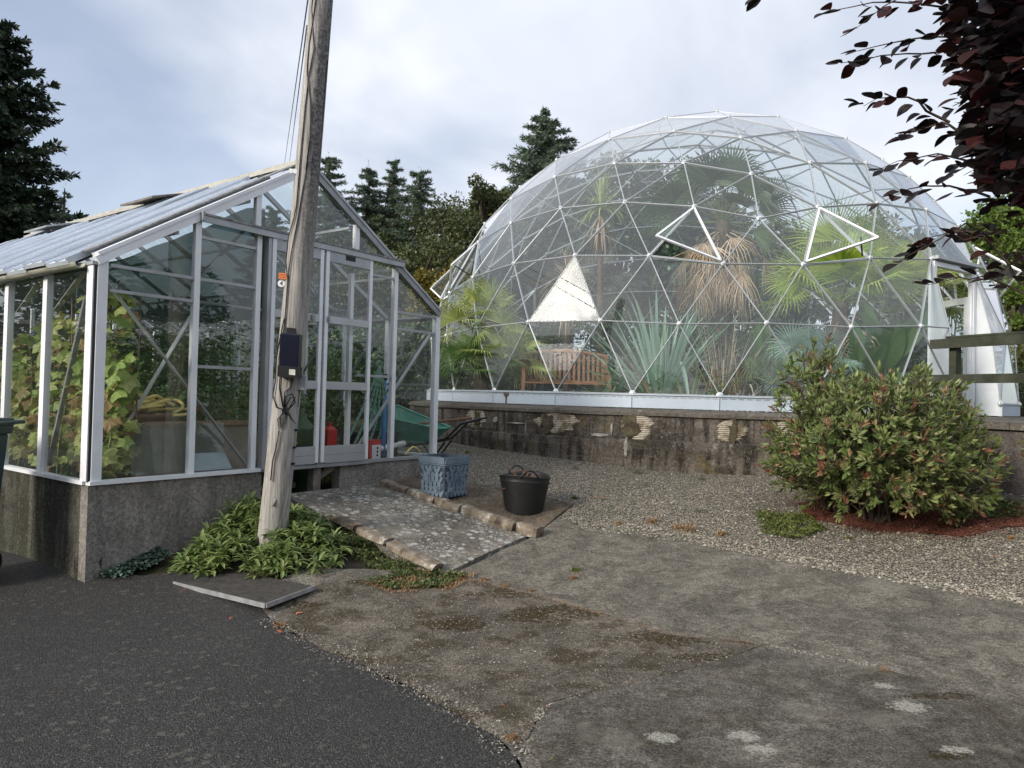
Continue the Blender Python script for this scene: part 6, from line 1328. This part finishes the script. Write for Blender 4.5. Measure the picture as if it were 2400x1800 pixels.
tuft('dry orange grass tuft at the lower corner of the brown slab', 1262, 1252, 150, .09, 'drygrass', 1)
tuft('dry grass tuft at the tip of the ramp beside the long flat stone', 1000, 1350, 160, .08, 'drygrass', 2)
tuft('small bright green weed alone on the concrete path', 1348, 1340, 90, .06, 'mossgreen', 3, .01)
tuft('brown dead clump just below the bright green weed', 1344, 1358, 110, .05, 'drygrass', 4)
tuft('dry tuft in the joint of the concrete, left one', 1135, 1362, 80, .05, 'drygrass', 5); tuft('dry tuft in the joint of the concrete, middle one', 1185, 1376, 60, .04, 'drygrass', 6); tuft('dry tuft in the joint of the concrete, right one', 1245, 1388, 60, .04, 'drygrass', 7)
tuft('straw tuft in the joint of the worn slab at the right', 2070, 1580, 70, .07, 'drygrass', 8, .003)
tuft('tiny yellow green weed at the bottom edge', 1292, 1792, 60, .025, 'mossgreen', 9)
tuft('dry red brown tuft at the lower corner of the mossy patch', 1200, 1738, 90, .04, 'drygrass', 10)
tuft('dry tuft beside the corner of the metal edged cover', 655, 1470, 70, .05, 'drygrass', 11)
for k2, (px, py, n, L, mat, lab) in enumerate(((1640,1200,60,.12,'wispy','grey green wispy weed on the gravel nearest the middle'),(1430,1190,50,.11,'wispy','wispy weed on the gravel right of the tub'),(1345,1170,90,.07,'mossgreen','small green weed on the gravel behind the tub'),(1350,1100,60,.10,'wispy','wispy weed at the foot of the round wall near the planter'),(1495,1110,90,.16,'wispy','tall wispy weed against the round wall'),(1640,1125,70,.16,'wispy','wispy weed against the round wall nearer the bush'),(1510,1140,60,.12,'wispy','thin weed on the gravel just off the wall'),(1530,1225,70,.09,'drygrass','orange weed at the gravel edge, left one'),(1590,1240,70,.09,'drygrass','orange weed at the gravel edge, middle one'),(1690,1255,70,.09,'drygrass','orange weed at the gravel edge, right one'),(1615,1245,60,.15,'drygrass','tall straw weed at the gravel edge'),(1985,1265,60,.05,'mossgreen','little green weed below the red mulch'),(2370,1265,60,.07,'drygrass','pale dead tuft on the gravel near the right edge'),(1095,1062,60,.07,'mossgreen','small weed on the gravel behind the planter'),(1450,1230,110,.06,'drygrass','reddish weed patch at the corner of the gravel'),(770,1125,190,.20,'mossgreen','fine green weed under the greenhouse doors'))):
    tuft(lab, px, py, n, L, mat, 30+k2, .005 if 'wispy' in mat else .009)
for k2, (px, py, nm) in enumerate(((2230,1240,'small broad leaved seedling on the red mulch'),)):
    q = hit(px, py); mb = MB(); r = random.Random(9)
    for i in range(6): rosette(mb, V((q.x+r.uniform(-.1,.1), q.y+r.uniform(-.1,.1), gz(q.x, q.y)+.05+.1*r.random())), r, 8, (.07,.12))
    tag(mb.build('seedling', M['sage']), nm, 'seedling')
# pebbles
def pebbles(name, label, poly, n, size, seed, mat, off=.008, dens=None, sink=.3):
    r = random.Random(seed); xs_ = [p[0] for p in poly]; ys_ = [p[1] for p in poly]; Q = []; F = []; ico = [(0,0,1),(1,0,0),(0,1,0),(-1,0,0),(0,-1,0),(0,0,-1)]; fc = [(0,1,2),(0,2,3),(0,3,4),(0,4,1),(5,2,1),(5,3,2),(5,4,3),(5,1,4)]; c_ = 0
    while c_ < n:
        x, y = r.uniform(min(xs_), max(xs_)), r.uniform(min(ys_), max(ys_))
        if not inpoly(x, y, poly): continue
        if dens and r.random() > dens(x, y): continue
        c_ += 1; s = r.uniform(*size)*(1 if r.random() < .9 else 1.6); z = gz(x, y)+off+s*.25; a = r.uniform(0, 6.28); b = len(Q); sx, sy, sz = s*r.uniform(.7,1.2), s*r.uniform(.45,.8), s*r.uniform(.3,.6)
        for p in ico: X = p[0]*sx*r.uniform(.8,1.1); Y = p[1]*sy*r.uniform(.8,1.1); Q.append((x+X*math.cos(a)-Y*math.sin(a), y+X*math.sin(a)+Y*math.cos(a), z+p[2]*sz))
        F += [(b+i, b+j, b+k2) for i, j, k2 in fc]
    mb = MB(); mb.arrays(Q, F); o = mb.build(name, mat); tag(o, label, 'pebbles', None, 'stuff'); return o
M['peb'] = leafmat('pebble_colours', [(.07,.065,.06),(.15,.14,.12),(.22,.20,.16),(.31,.27,.20),(.42,.40,.34)], 0, .8, 3)
M['peb2'] = leafmat('dull_pebbles', [(.07,.065,.06),(.13,.12,.10),(.19,.17,.14),(.24,.21,.17),(.40,.38,.34)], 0, .8, 3)
pebbles('gravel_stones', 'loose grey and tan stones of the gravel bed', gpoly, 26000, (.008,.017), 1, M['peb'], .006, lambda x, y: min(1, (7.5/max(y, 3))**2.6))
pebbles('gravel_stones', 'stones spilled along the edge of the concrete', [(p[0]-.0, p[1]-.12) for p in grav_edge]+[(p[0]+.05, p[1]+.18) for p in grav_edge[::-1]], 2600, (.008,.016), 2, M['peb'], .010)
pebbles('loose_pebbles', 'pebbles bedded in the mossy concrete patch', mpoly, 4200, (.003,.008), 3, M['peb2'], .013)
band = lambda L, w: [(p[0]-w, p[1]-w*.6) for p in L]+[(p[0]+w, p[1]+w*.6) for p in L[::-1]]
pebbles('edge_grit', 'grit gathered along the broken edge of the tarmac', band(asph_edge, .09), 800, (.003,.009), 13, M['peb2'], .012)
mat_plant('edge_debris', 'dry brown debris in the joint between tarmac and concrete', band(asph_edge, .06), 420, (.008,.022), 'deadgrey', lambda x, y: gz(x, y)+.012, .01, 78, 'debris', .3, 'stuff')
joint = P2((1000,1352),(1120,1366),(1260,1402),(1420,1448),(1560,1492),(1795,1516)); mat_plant('joint_debris', 'brown debris in the joint above the mossy concrete', band(joint, .03), 900, (.006,.02), 'drygrass', lambda x, y: gz(x, y)+.016, .008, 79, 'debris', .35, 'stuff')
joint2 = P2((1256,1700),(1275,1664),(1385,1630),(1595,1580),(1795,1520),(2050,1570)); pebbles('joint_grit', 'grit in the joint around the worn slab', band(joint2, .03), 700, (.003,.008), 14, M['peb2'], .02)
allp = [(-3,3),(-1,5.8),(.5,6.8),(5,5),(4,1.6),(.5,1.4)]
pebbles('loose_pebbles', 'a few scattered pebbles on the path and drive', allp, 500, (.004,.008), 4, M['peb'], .014)
# fallen leaves
r = random.Random(8); lv = MB()
for (px, py) in ((124,1624),(430,1383),(540,1450),(1180,1655),(760,1350),(2275,1388),(700,1437),(640,1463),(1395,1165),(1418,1168),(1765,1272),(2150,1290),(2330,1305),(2060,1268),(655,1480),(940,1370),(1275,1655),(745,1365)):
    q = hit(px, py, .02); leaf_poly(lv, V((q.x, q.y, q.z+.008)), V((r.uniform(-.4,.4), r.uniform(-.4,.4), 1)), V((r.uniform(-1,1), r.uniform(-1,1), 0)), r.uniform(.014,.028), 3, .3, r)
o = lv.build('fallen_leaves', leafmat('fallen_leaf', [(.5,.10,.05),(.55,.22,.10),(.35,.08,.05)], .2)); tag(o, 'small orange and red fallen leaves scattered over the ground', 'leaves', None, 'stuff')
# ---- callistemon bush
def bush(label, c, R, n, seed, lean=V((0,0,0)), base=None):
    r = random.Random(seed); base = base or V((c.x, c.y, gz(c.x, c.y))); T = thing('bottlebrush_bush', label, 'bush', base); lf = MB(); rd = MB(); st_ = MB(); Q = [[], []]; F = [[], []]
    for i in range(n):
        # clustered points through the outer shell
        a = r.uniform(0, 6.28); ph = math.asin(r.uniform(-.75,1)); k2 = r.random()**.3; lump = 1+.30*MN.noise(V((math.cos(a)*2.2*math.cos(ph), math.sin(a)*2.2, math.sin(ph)*2.2+seed)))+.1*MN.noise(V((math.cos(a)*6, math.sin(a)*6, math.sin(ph)*6)))
        dr_ = V((math.cos(a)*math.cos(ph), math.sin(a)*math.cos(ph), math.sin(ph))); p = c+V((dr_.x*R[0], dr_.y*R[1], dr_.z*R[2]))*k2*lump
        if p.z < gz(p.x, p.y)+.06: continue
        out = (dr_*.8+V((0,0,.55))+V((r.gauss(0,.35), r.gauss(0,.35), r.gauss(0,.3)))).normalized(); sh = r.uniform(.12,.22); tip = p+out*sh; st_.tube([p-out*.12, tip], .0035, 3)
        red = 1 if (r.random() < (.22 if k2 > .8 else .06) + .15*MN.noise(V(tuple(p*1.5)))) else 0; m_ = r.randint(12,20) if not red else r.randint(10,16)
        for q in range(m_):
            t_ = r.random(); ang = q*2.4; x = out.orthogonal().normalized(); y = out.cross(x); rdl = x*math.cos(ang)+y*math.sin(ang); d = (rdl*(1-.35*t_)+out*(.35+.75*t_)).normalized(); w = d.cross(out).normalized(); L = r.uniform(.065,.12)*(1-.25*t_)*(.9 if red else 1); b_ = p+out*sh*t_; wdt = L*.155; kk = 1 if red and t_ > .35 else 0; b = len(Q[kk])
            Q[kk] += [tuple(b_), tuple(b_+d*L*.35+w*wdt), tuple(b_+d*L*.72+w*wdt*.85), tuple(b_+d*L+out*L*.05), tuple(b_+d*L*.72-w*wdt*.85), tuple(b_+d*L*.35-w*wdt)]; F[kk].append(tuple(range(b, b+6)))
    for i in range(26):
        a = r.uniform(0, 6.28); q = c+V((math.cos(a)*R[0]*.7*r.random(), math.sin(a)*R[1]*.7*r.random(), R[2]*r.uniform(-.3,.7))); st_.tube([base+V((r.uniform(-.12,.12), r.uniform(-.12,.12), 0)), base.lerp(q, .5)+V((r.uniform(-.1,.1), 0, -.05)), q], [.022,.014,.006], 5)
    for kk, nm, mt in ((0, 'green_leaves', 'bb_green'), (1, 'red_shoots', 'bb_red')): mb = MB(); mb.arrays(Q[kk], F[kk]); mb.build(nm, M[mt], T)
    st_.build('branches', M['bark'], T); return T
pm('bb_green', [(.06,.10,.03),(.12,.18,.05),(.19,.25,.07),(.27,.30,.11),(.17,.16,.08)], .3); pm('bb_red', [(.17,.05,.04),(.26,.10,.065),(.31,.18,.09),(.27,.22,.09)], .3)
bush('large round bottlebrush bush with green leaves and reddish shoot tips', V((4.02,7.75,1.06)), (1.06,1.0,.82), 1250, 5)
bush('upright greener shoots rising from the top left of the round bush', V((3.55,8.3,1.78)), (.38,.28,.46), 75, 6, base=V((3.7,8.1,.4)))
bush('thin bottlebrush branch poking in at the right edge by the terrace wall', V((6.05,7.4,1.2)), (.42,.5,.32), 170, 7, base=V((6.0,7.2,.5)))

# ================================================================== TREES
pm('cypress', [(.008,.016,.010),(.014,.030,.014),(.025,.048,.022),(.04,.06,.028)], .1); pm('spruce', [(.05,.075,.055),(.085,.125,.085),(.13,.18,.12),(.18,.23,.16)], .15); pm('oak', [(.03,.045,.015),(.055,.08,.025),(.085,.11,.035),(.12,.125,.045)], .3); pm('yellowleaf', [(.10,.11,.02),(.2,.17,.03),(.28,.2,.03),(.08,.10,.02)], .3); pm('limetree', [(.07,.12,.02),(.13,.20,.035),(.2,.28,.06)], .4); pm('bamboo', [(.16,.2,.05),(.28,.3,.1),(.36,.36,.14)], .4); pm('varieg', [(.12,.18,.08),(.28,.33,.18),(.06,.11,.04)], .3); M['purple'] = leafmat('purple', [(.003,.002,.0025),(.006,.003,.004),(.014,.005,.006),(.05,.010,.009)], .25, .55)
def conifer(name, label, b, H, R, mat, seed, nwh=26, tw=7, start=.12, droop=.25, nl=.10, grp=None, dens=1, shape=1.0, cyp=False, wid=.35):
    r = random.Random(seed); T = thing(name, label, 'tree', b, grp); b = V(b); mb = MB(); mb.tube([b, b+V((0,0,H*.5)), b+V((0,0,H))], [R*.12+.05, R*.07+.03, .01], 8); mb.build('trunk', M['bark'], T); cr_ = MB(); Q = []; F = []
    def needles(p, d, L, n, w):
        d = d.normalized(); s_ = d.cross(V((0,0,1))); s_ = s_.normalized() if s_.length > .01 else V((1,0,0)); u_ = s_.cross(d)
        for i in range(n):
            t_ = (i+r.random())/n; a = r.uniform(0, 6.28); o = (s_*math.cos(a)+u_*math.sin(a)*.8); dd = (d*.75+o*.8).normalized(); ww = dd.cross(o+V((0,0,.3))).normalized(); q = p+d*L*t_; l = w*r.uniform(.7,1.3); k2 = len(Q)
            Q.extend([tuple(q), tuple(q+dd*l*.5+ww*l*wid*.5), tuple(q+dd*l), tuple(q+dd*l*.5-ww*l*wid*.5)]); F.append((k2,k2+1,k2+2,k2+3))
    for i in range(nwh):
        t_ = (i+r.random()*.7)/nwh; z = H*(start+(1-start)*t_); rad = R*(1-t_)**shape*(1 if not cyp else (.75+.35*r.random()))+.05*R; nb_ = max(3, int((7 if not cyp else 9)*(1-.35*t_)))
        for k2 in range(nb_):
            a = 6.283*k2/nb_+r.uniform(-.4,.4); L = rad*r.uniform(.7,1.12); d = V((math.cos(a), math.sin(a), (.15-.2*(1-t_)) if not cyp else .15)); p0 = b+V((0,0,z+r.uniform(-.6,.6)*H/nwh)); pts = [p0]; nseg = 4
            for q in range(nseg): d2 = (d+V((0,0,(-droop+(droop*1.5)*(q/nseg)) if not cyp else -.1+.05*q))).normalized(); pts.append(pts[-1]+d2*L/nseg)
            cr_.tube(pts, [.02*R*.8+.006, .012, .010, .008, .004], 3, False)
            for q in range(nseg):
                a0, a1 = pts[q], pts[q+1]; dd = (a1-a0)
                needles(a0, dd, dd.length, int(6*dens), nl)
                for s_ in range(tw):
                    f = r.random(); pp_ = a0.lerp(a1, f); side = dd.cross(V((0,0,1))).normalized()*(1 if s_ % 2 else -1); sl_ = L*.30*(1-(q+f)/nseg*.75)*r.uniform(.6,1.2); d3 = (dd.normalized()*.8+side*r.uniform(.5,1)+V((0,0,r.uniform(-.45,.1) if not cyp else r.uniform(-.4,.35)))).normalized()
                    needles(pp_, d3, sl_, max(3, int(9*dens*sl_/.3)), nl)
    needles(b+V((0,0,H*.93)), V((0,0,1)), H*.09, 14, nl)
    f0_ = MB(); f0_.arrays(Q, F); f0_.build('crown', M[mat], T); cr_.build('limbs', M['bark'], T); return T
def atp(px, py, Y): return atd(px, py, Y)
p0 = atp(10, 300, 17); conifer('cypress_tree', 'very tall dark cypress with layered drooping sprays at the left edge', (p0.x-.55, 17, .6), 9.75, 2.75, 'cypress', 101, 44, 9, .05, .2, .15, dens=1.7, shape=.42, cyp=True, wid=.38)
p0 = atp(-60, 300, 20); conifer('cypress_tree', 'second dark cypress mostly beyond the left edge', (p0.x-1.6, 20, .6), 10.2, 2.6, 'cypress', 102, 34, 7, .05, .2, .18, dens=1.1, shape=.45, cyp=True, wid=.45)
p0 = atp(140, 400, 17); conifer('spruce_tree', 'small sparse spruce beside the cypress above the greenhouse roof', (p0.x, 17, .6), 5.7, 1.6, 'spruce', 103, 18, 5, .1, -.25, .075, dens=1.6, wid=.22)
grp = 'row of spruces behind the greenhouse'
for k2, (px, top, Y, R, lab) in enumerate(((712,338,21,2.9,'spruce just right of the pole seen partly through the gable glass'),(798,362,22,2.7,'leftmost spruce of the close trio right of the greenhouse'),(851,352,22.6,2.8,'middle and slightly tallest spruce of the close trio'),(908,372,21.6,3.3,'rightmost spruce of the close trio with the widest skirt'),(590,450,23,2.4,'spruce seen through the left half of the gable triangle'))):
    q = atp(px, top, Y); conifer('spruce_tree', lab, (q.x, Y, .9), q.z-.9, R, 'spruce', 110+k2, 46, 7, .1, .12, .11, grp, 2.2, .9, wid=.2)
q = atp(1180, 250, 24); conifer('spruce_tree', 'tallest spruce with an irregular top rising behind the dome', (q.x, 24, 1.2), q.z-1.2, 3.4, 'spruce', 120, 40, 8, .3, .0, .15, None, 2.2, .75, wid=.22)
def broad(name, label, c, R, mat, n, l, seed, grp=None, clumps=30, base=.9, shp=.6):
    r = random.Random(seed); b = V((c[0], c[1], base)); T = thing(name, label, 'tree', b, grp); tr = MB(); cr_ = MB(); c = V(c); tr.tube([b, b.lerp(c, .5)+V((.1,0,0)), c], [.2,.15,.08], 8); tr.build('trunk', M['bark'], T)
    lm = MB()
    for i in range(clumps):
        a = r.uniform(0, 6.28); ph = math.asin(r.uniform(-.8,1)); k2 = r.uniform(.45,.95); q = c+V((R[0]*k2*math.cos(a)*math.cos(ph), R[1]*k2*math.sin(a)*math.cos(ph), R[2]*k2*math.sin(ph))); s_ = r.uniform(.16,.34); leafcloud(cr_, q, [x*s_ for x in R], n//clumps, l, r, shp, .6); lm.tube([c-V((0,0,R[2]*.4)), (c+q)/2, q+(q-c)*.1], [.07,.04,.012], 5)
    cr_.build('crown', M[mat], T); lm.build('limbs', M['bark'], T); return T
bt_ = [(1045,470,22,(1.1,1.2,1.3),'oak','olive leaved tree rising just left of the dome'),(1100,500,23,(1.5,1.4,1.5),'oak','olive leaved tree under the tall spruce'),(985,560,20,(1.2,1.2,1.8),'oak','olive green tree low at the left edge of the dome'),(905,620,18.5,(1.3,1.1,1.5),'oak','olive tree with yellowing leaves behind the right greenhouse corner'),(960,650,17.5,(.9,.8,1.1),'yellowleaf','yellow leaved small tree touching the left side of the dome'),(870,560,21.5,(1.4,1.2,1.6),'oak','brownish leaved tree under the spruce trio'),(800,660,19,(1.6,1.2,1.6),'oak','dark tree behind the greenhouse doors'),(700,640,20,(1.8,1.2,1.9),'oak','dark tree behind the utility pole'),
 (1230,520,26,(2.3,1.8,2.2),'oak','dark tree behind the dome below the tall spruce'),(1390,450,27,(2.6,2,2.4),'oak','tall dark tree behind the left half of the dome'),(1330,600,25,(3,1.5,2.8),'darkshrub','dark lower tree behind the cabbage tree'),(1530,560,28,(2.4,2,2.4),'oak','tree behind the tall palm'),(1690,610,27,(2.4,1.8,2.0),'oak','round dark tree behind the dome centre right'),(1860,590,28,(2.6,2,2.0),'oak','dark tree behind the right fan palms'),(2020,590,26,(2.6,1.8,2.2),'oak','dark tree behind the dome door'),(1500,700,24,(3.6,1.2,2.2),'darkshrub','dark hedge tree low behind the dome centre'),(1800,700,24,(3.6,1.2,2.2),'darkshrub','dark hedge tree low behind the right half of the dome'),(1130,640,23,(2.6,1.2,2.6),'darkshrub','dark tree low behind the left half of the dome'),
 (2180,560,17,(1.15,1.1,1.4),'limetree','bright green tree top right of the dome vent'),(2235,520,18,(1.6,1.4,1.9),'limetree','larger bright green tree at the right edge'),(2190,690,16.5,(1.0,.9,1.1),'limetree','bright green foliage low beside the open dome vent')]
for k2, (px, py, Y, R, mt, lab) in enumerate(bt_):
    q = atp(px, py, Y); big = Y > 22; broad('broadleaf_tree', lab, (q.x, Y, q.z), R, mt, (13000 if big else 9000), (.13,.26) if big else (.06,.13), 130+k2, 'broadleaf trees round the dome', 40, .9)
q = atp(2205, 760, 15.5); broad('bamboo_clump', 'yellow green bamboo right of the dome door', (q.x, 15.5, q.z), (.75,.8,.75), 'bamboo', 5000, (.1,.2), 160, None, 22, 1.4, .2)
q = atp(2215, 830, 15); shrub('variegated_hedge', 'pale variegated hedge bush low at the right edge beyond the dome', (q.x+.2, 15, 1.9), (.9,.7,.75), 'varieg', 6000, (.03,.07), 161, 'hedge', 24)
# hedge and slatted shed beyond the greenhouse
mat_h = 'darkshrub'
for k2, (x, y, R, lab) in enumerate(((-6.2,17.5,(2.4,1,1.7),'dark hedge bush beyond the far gable of the greenhouse'),(-2.6,15.2,(1.8,1,1.3),'dark weedy hedge behind the right side of the greenhouse'),(-.9,15.6,(1.3,.9,1.2),'weedy hedge between the greenhouse and the dome'),(-9.5,18.5,(2.4,1,1.7),'dark hedge bush left of the greenhouse far end'))):
    shrub('hedge_bush', lab, (x, y, R[2]+.7), R, 'darkshrub' if k2 != 2 else 'oak', 15000, (.09,.2), 170+k2, 'hedge', 34)
sh = thing('timber_shed', 'dark slatted timber shed seen through the left greenhouse panes', 'shed', (-11.2,14.6,.6)); 
for (a_, b_) in ((V((-13.4,13.2,0)), V((-8.2,15.8,0))),):
    mb = MB(); mb.bar(a_+V((0,0,1.7)), b_+V((0,0,1.7)), .06, 2.1); mb.build('wall', plain('dark_shed_wall', (.03,.027,.024), .9), sh); mb = MB()
    for i in range(12): z = .8+i*.17; mb.bar(a_+V((.03,-.07,z)), b_+V((.03,-.07,z)), .03, .12)
    mb.build('slats', M['wood_grey'], sh); mb = MB(); mb.bar(a_+V((0,.6,2.85)), b_+V((0,.6,2.85)), 1.8, .08); mb.build('roof', M['wood_grey'], sh)

# ---- copper beech branches reaching in at the top right (trunk stands outside the view)
tb_ = thing('copper_beech', 'dark purple copper beech reaching in at the top right corner', 'tree', (4.6,1.6,.02)); r = random.Random(77)
mb = MB(); mb.tube([V((4.6,1.6,0)), V((4.5,1.7,1.5)), V((4.5,1.8,3.2)), V((4.3,2.0,5.4))], [.24,.19,.15,.08], 12); mb.build('trunk', M['bark'], tb_)
Q = []; F = []; tm = MB()
def bleaf(c, d, nrm, L):
    d = d.normalized(); s_ = d.cross(nrm).normalized(); nr = s_.cross(d); b = len(Q); W = L*.40; fold = r.uniform(.1,.5); cu = r.uniform(-.2,.25)
    P = [(0,0),(.14,.5),(.32,.9),(.5,1.0),(.68,.86),(.86,.48),(1,0)]
    mid = [(.0),(.5),(1.0)]
    pts = []
    for t_, w in P[:-1]: pts.append(c+d*L*t_+s_*W*w*r.uniform(.93,1.05)+nr*(W*w*fold+cu*L*t_*t_))
    pts.append(c+d*L+nr*cu*L)
    lft = [c+d*L*t_-s_*W*w*r.uniform(.93,1.05)+nr*(W*w*fold+cu*L*t_*t_) for t_, w in P[1:-1]][::-1]
    m1 = c+d*L*.33+nr*cu*L*.11; m2 = c+d*L*.68+nr*cu*L*.46
    Q.extend([tuple(q) for q in pts+lft+[m1, m2]]); k2 = b+len(pts)+len(lft); nP = len(pts)+len(lft); id_ = lambda i: b+(i % nP)
    for (i, j, m_) in ((0,1,k2),(1,2,k2),(3,4,k2+1),(4,5,k2+1),(5,6,k2+1),(6,7,k2+1),(7,8,k2+1),(8,9,k2+1),(10,11,k2),(11,0,k2)): F.append((id_(i), id_(j), m_))
    F.append((id_(2), id_(3), k2+1)); F.append((id_(2), k2+1, k2)); F.append((id_(9), id_(10), k2)); F.append((id_(9), k2, k2+1))
def twig(p0, p1, n, L=(.055,.085), sag=.05, rr=.0035):
    pts = [p0.lerp(p1, i/8)+V((0,0,1))*(sag*math.sin(math.pi*i/8)) + V((r.uniform(-.01,.01), r.uniform(-.01,.01), r.uniform(-.012,.012))) for i in range(9)]; tm.tube(pts, [rr*1.6-rr*1.2*i/8 for i in range(9)], 4); D = (p1-p0).normalized()
    for i in range(n):
        t_ = (i+.5+r.uniform(-.3,.3))/n; k2 = min(7, int(t_*8)); q = pts[k2].lerp(pts[k2+1], t_*8-k2); s_ = 1 if i % 2 else -1; sd2 = D.cross(V((0,0,1))).normalized(); d = (D*.8+sd2*s_*r.uniform(.2,1)+V((0,0,r.uniform(-.9,.2)))).normalized(); st_ = q+d*.02
        bleaf(st_, d, (V((0,0,1))+V((r.gauss(0,.45), r.gauss(0,.45), 0))+V((0,-.3,0))).normalized(), r.uniform(*L))
    bleaf(p1, D+V((0,0,-.2)), V((r.gauss(0,.3), -.3, 1)), L[1]*.9)
Yb = 2.55
tw_spec = [((2330,150),(1820,135),20),((2330,110),(1850,110),14),((2200,260),(1865,225),14),((2260,300),(1960,300),14),((2300,360),(1905,365),16),((2300,420),(1905,440),12),((2330,500),(1940,570),9),((2340,500),(1990,530),10),((2330,40),(1790,28),13),((2250,-60),(1640,-6),16),((2400,560),(2160,590),10),((2420,650),(2010,615),0),((2250,-30),(1850,60),14),((2380,620),(2060,510),9),((2400,480),(2150,440),14),((2420,430),(2130,395),14),((2330,230),(2060,235),12),((2400,560),(2260,640),7)]
for (a0, a1, n) in tw_spec:
    Y0 = Yb+r.uniform(-.25,.35); p0, p1 = atd(a0[0]*.93+140*.0, a0[1], Y0), atd(a1[0], a1[1], Y0+r.uniform(-.2,.1)) ; twig(p0, p1, n if n else 8, (.045,.07))
# dense inner foliage
hull = [(2030,-40),(2060,60),(2070,130),(2090,190),(2100,260),(2100,330),(2130,390),(2180,410),(2230,420),(2300,440),(2500,470),(2500,-200),(1980,-200)]
cnt = 0
while cnt < 4200:
    x, y = r.uniform(1900,2600), r.uniform(-300,500)
    if not inpoly(x, y, hull+[]) : continue
    edge = (x-2050)/200
    if r.random() > .35+edge: continue
    cnt += 1; Y0 = Yb+r.uniform(-.5,.9); q = atd(x, y, Y0); a = r.uniform(2.2,4.2); d = V((math.cos(a), math.sin(a)*.6, r.uniform(-.9,.15))); bleaf(q, d, V((r.gauss(0,.5), r.gauss(0,.5)-.2, 1)).normalized(), r.uniform(.05,.085))
for k2 in range(26):
    x, y = r.uniform(2040,2450), r.uniform(-150,430); twig(atd(2450+100*r.random(), y-150, Yb+.2), atd(x, y, Yb+r.uniform(-.2,.4)), 6, rr=.006)
for (x, y, z) in ((2.6,2.6,3.3),(2.4,2.4,2.9),(2.8,2.9,2.6)): tm.tube([V((4.45,1.75,2.6+z*.3)), V((3.6,2.2,z+.1)), V((x, y, z))], [.035,.02,.01], 7)
mb = MB(); mb.v = Q; mb.f = F; mb.build('leaves', M['purple'], tb_); tm.build('branches', M['bark'], tb_)

# ---- unseen trees added round the drive to darken reflections in the panes
src_ = [o for o in bpy.data.objects if o.name.startswith('broadleaf_tree') and o.parent is None and 'tall dark tree behind the left half' in o['label']][0]
for k2, (x, y, s_, lab) in enumerate(((-15,3,1.15,'dark unseen tree added left of the drive for pane reflections'),(-13,-3,1.0,'unseen tree added behind the camera to the left for pane reflections'),(-8,-9,1.2,'unseen tree added behind the camera by the drive for pane reflections'),(-2,-12,1.3,'tallest unseen tree added straight behind the camera for pane reflections'),(5,-11,1.15,'unseen tree added behind the camera to the right for pane reflections'),(11,-7,1.2,'unseen tree added at the far right behind the camera for pane reflections'),(15,-1,1.1,'unseen tree added right of the yard for pane reflections'),(-19,8,1.2,'dark unseen tree added beyond the cypresses for pane reflections'),(-14.5,11,1.1,'dark unseen tree added left of the greenhouse for pane reflections'),(-13.5,7,.9,'smaller dark unseen tree added beside the greenhouse for pane reflections'),(14,4,1.1,'unseen tree added beyond the terrace for pane reflections'),(12,-2.5,1.0,'second tree right of the yard outside the photo'))):
    c = copy_tree(src_, (x, y, -.1), k2*1.3, (s_*.9, s_*.9, s_*.5), lab)

hsrc = [o for o in bpy.data.objects if o.name.startswith('hedge_bush') and o.parent is None][0]
wh = ['left of the far greenhouse','left of the cypresses','far left of the drive','left of the drive','by the left entrance','behind left','straight behind','behind right','behind the beech','right of the beech','far right beyond the terrace','right beyond the fence']
for k2 in range(12):  # hedge ring added out of view so panes mirror less bright sky
    a = R_(-62-k2*21.5); rad = 15.5; copy_tree(hsrc, (math.sin(a)*rad, math.cos(a)*rad, -.2), -a, (2.2, 1.6, 1.25), 'tall unseen hedge added to darken pane reflections, '+wh[k2])
wb = ['left end of the dome','cabbage trees','bench','flax','tall palm','big fan palm','dome door','right end of the dome']
for k2 in range(8):
    x = -3.6+k2*2.5; copy_tree(hsrc, (x, 23.4+.3*(k2 % 2), .8), k2*.4-1.5, (.75, 1.6, .85), 'low dark hedge far behind the dome, in line with the '+wb[k2])
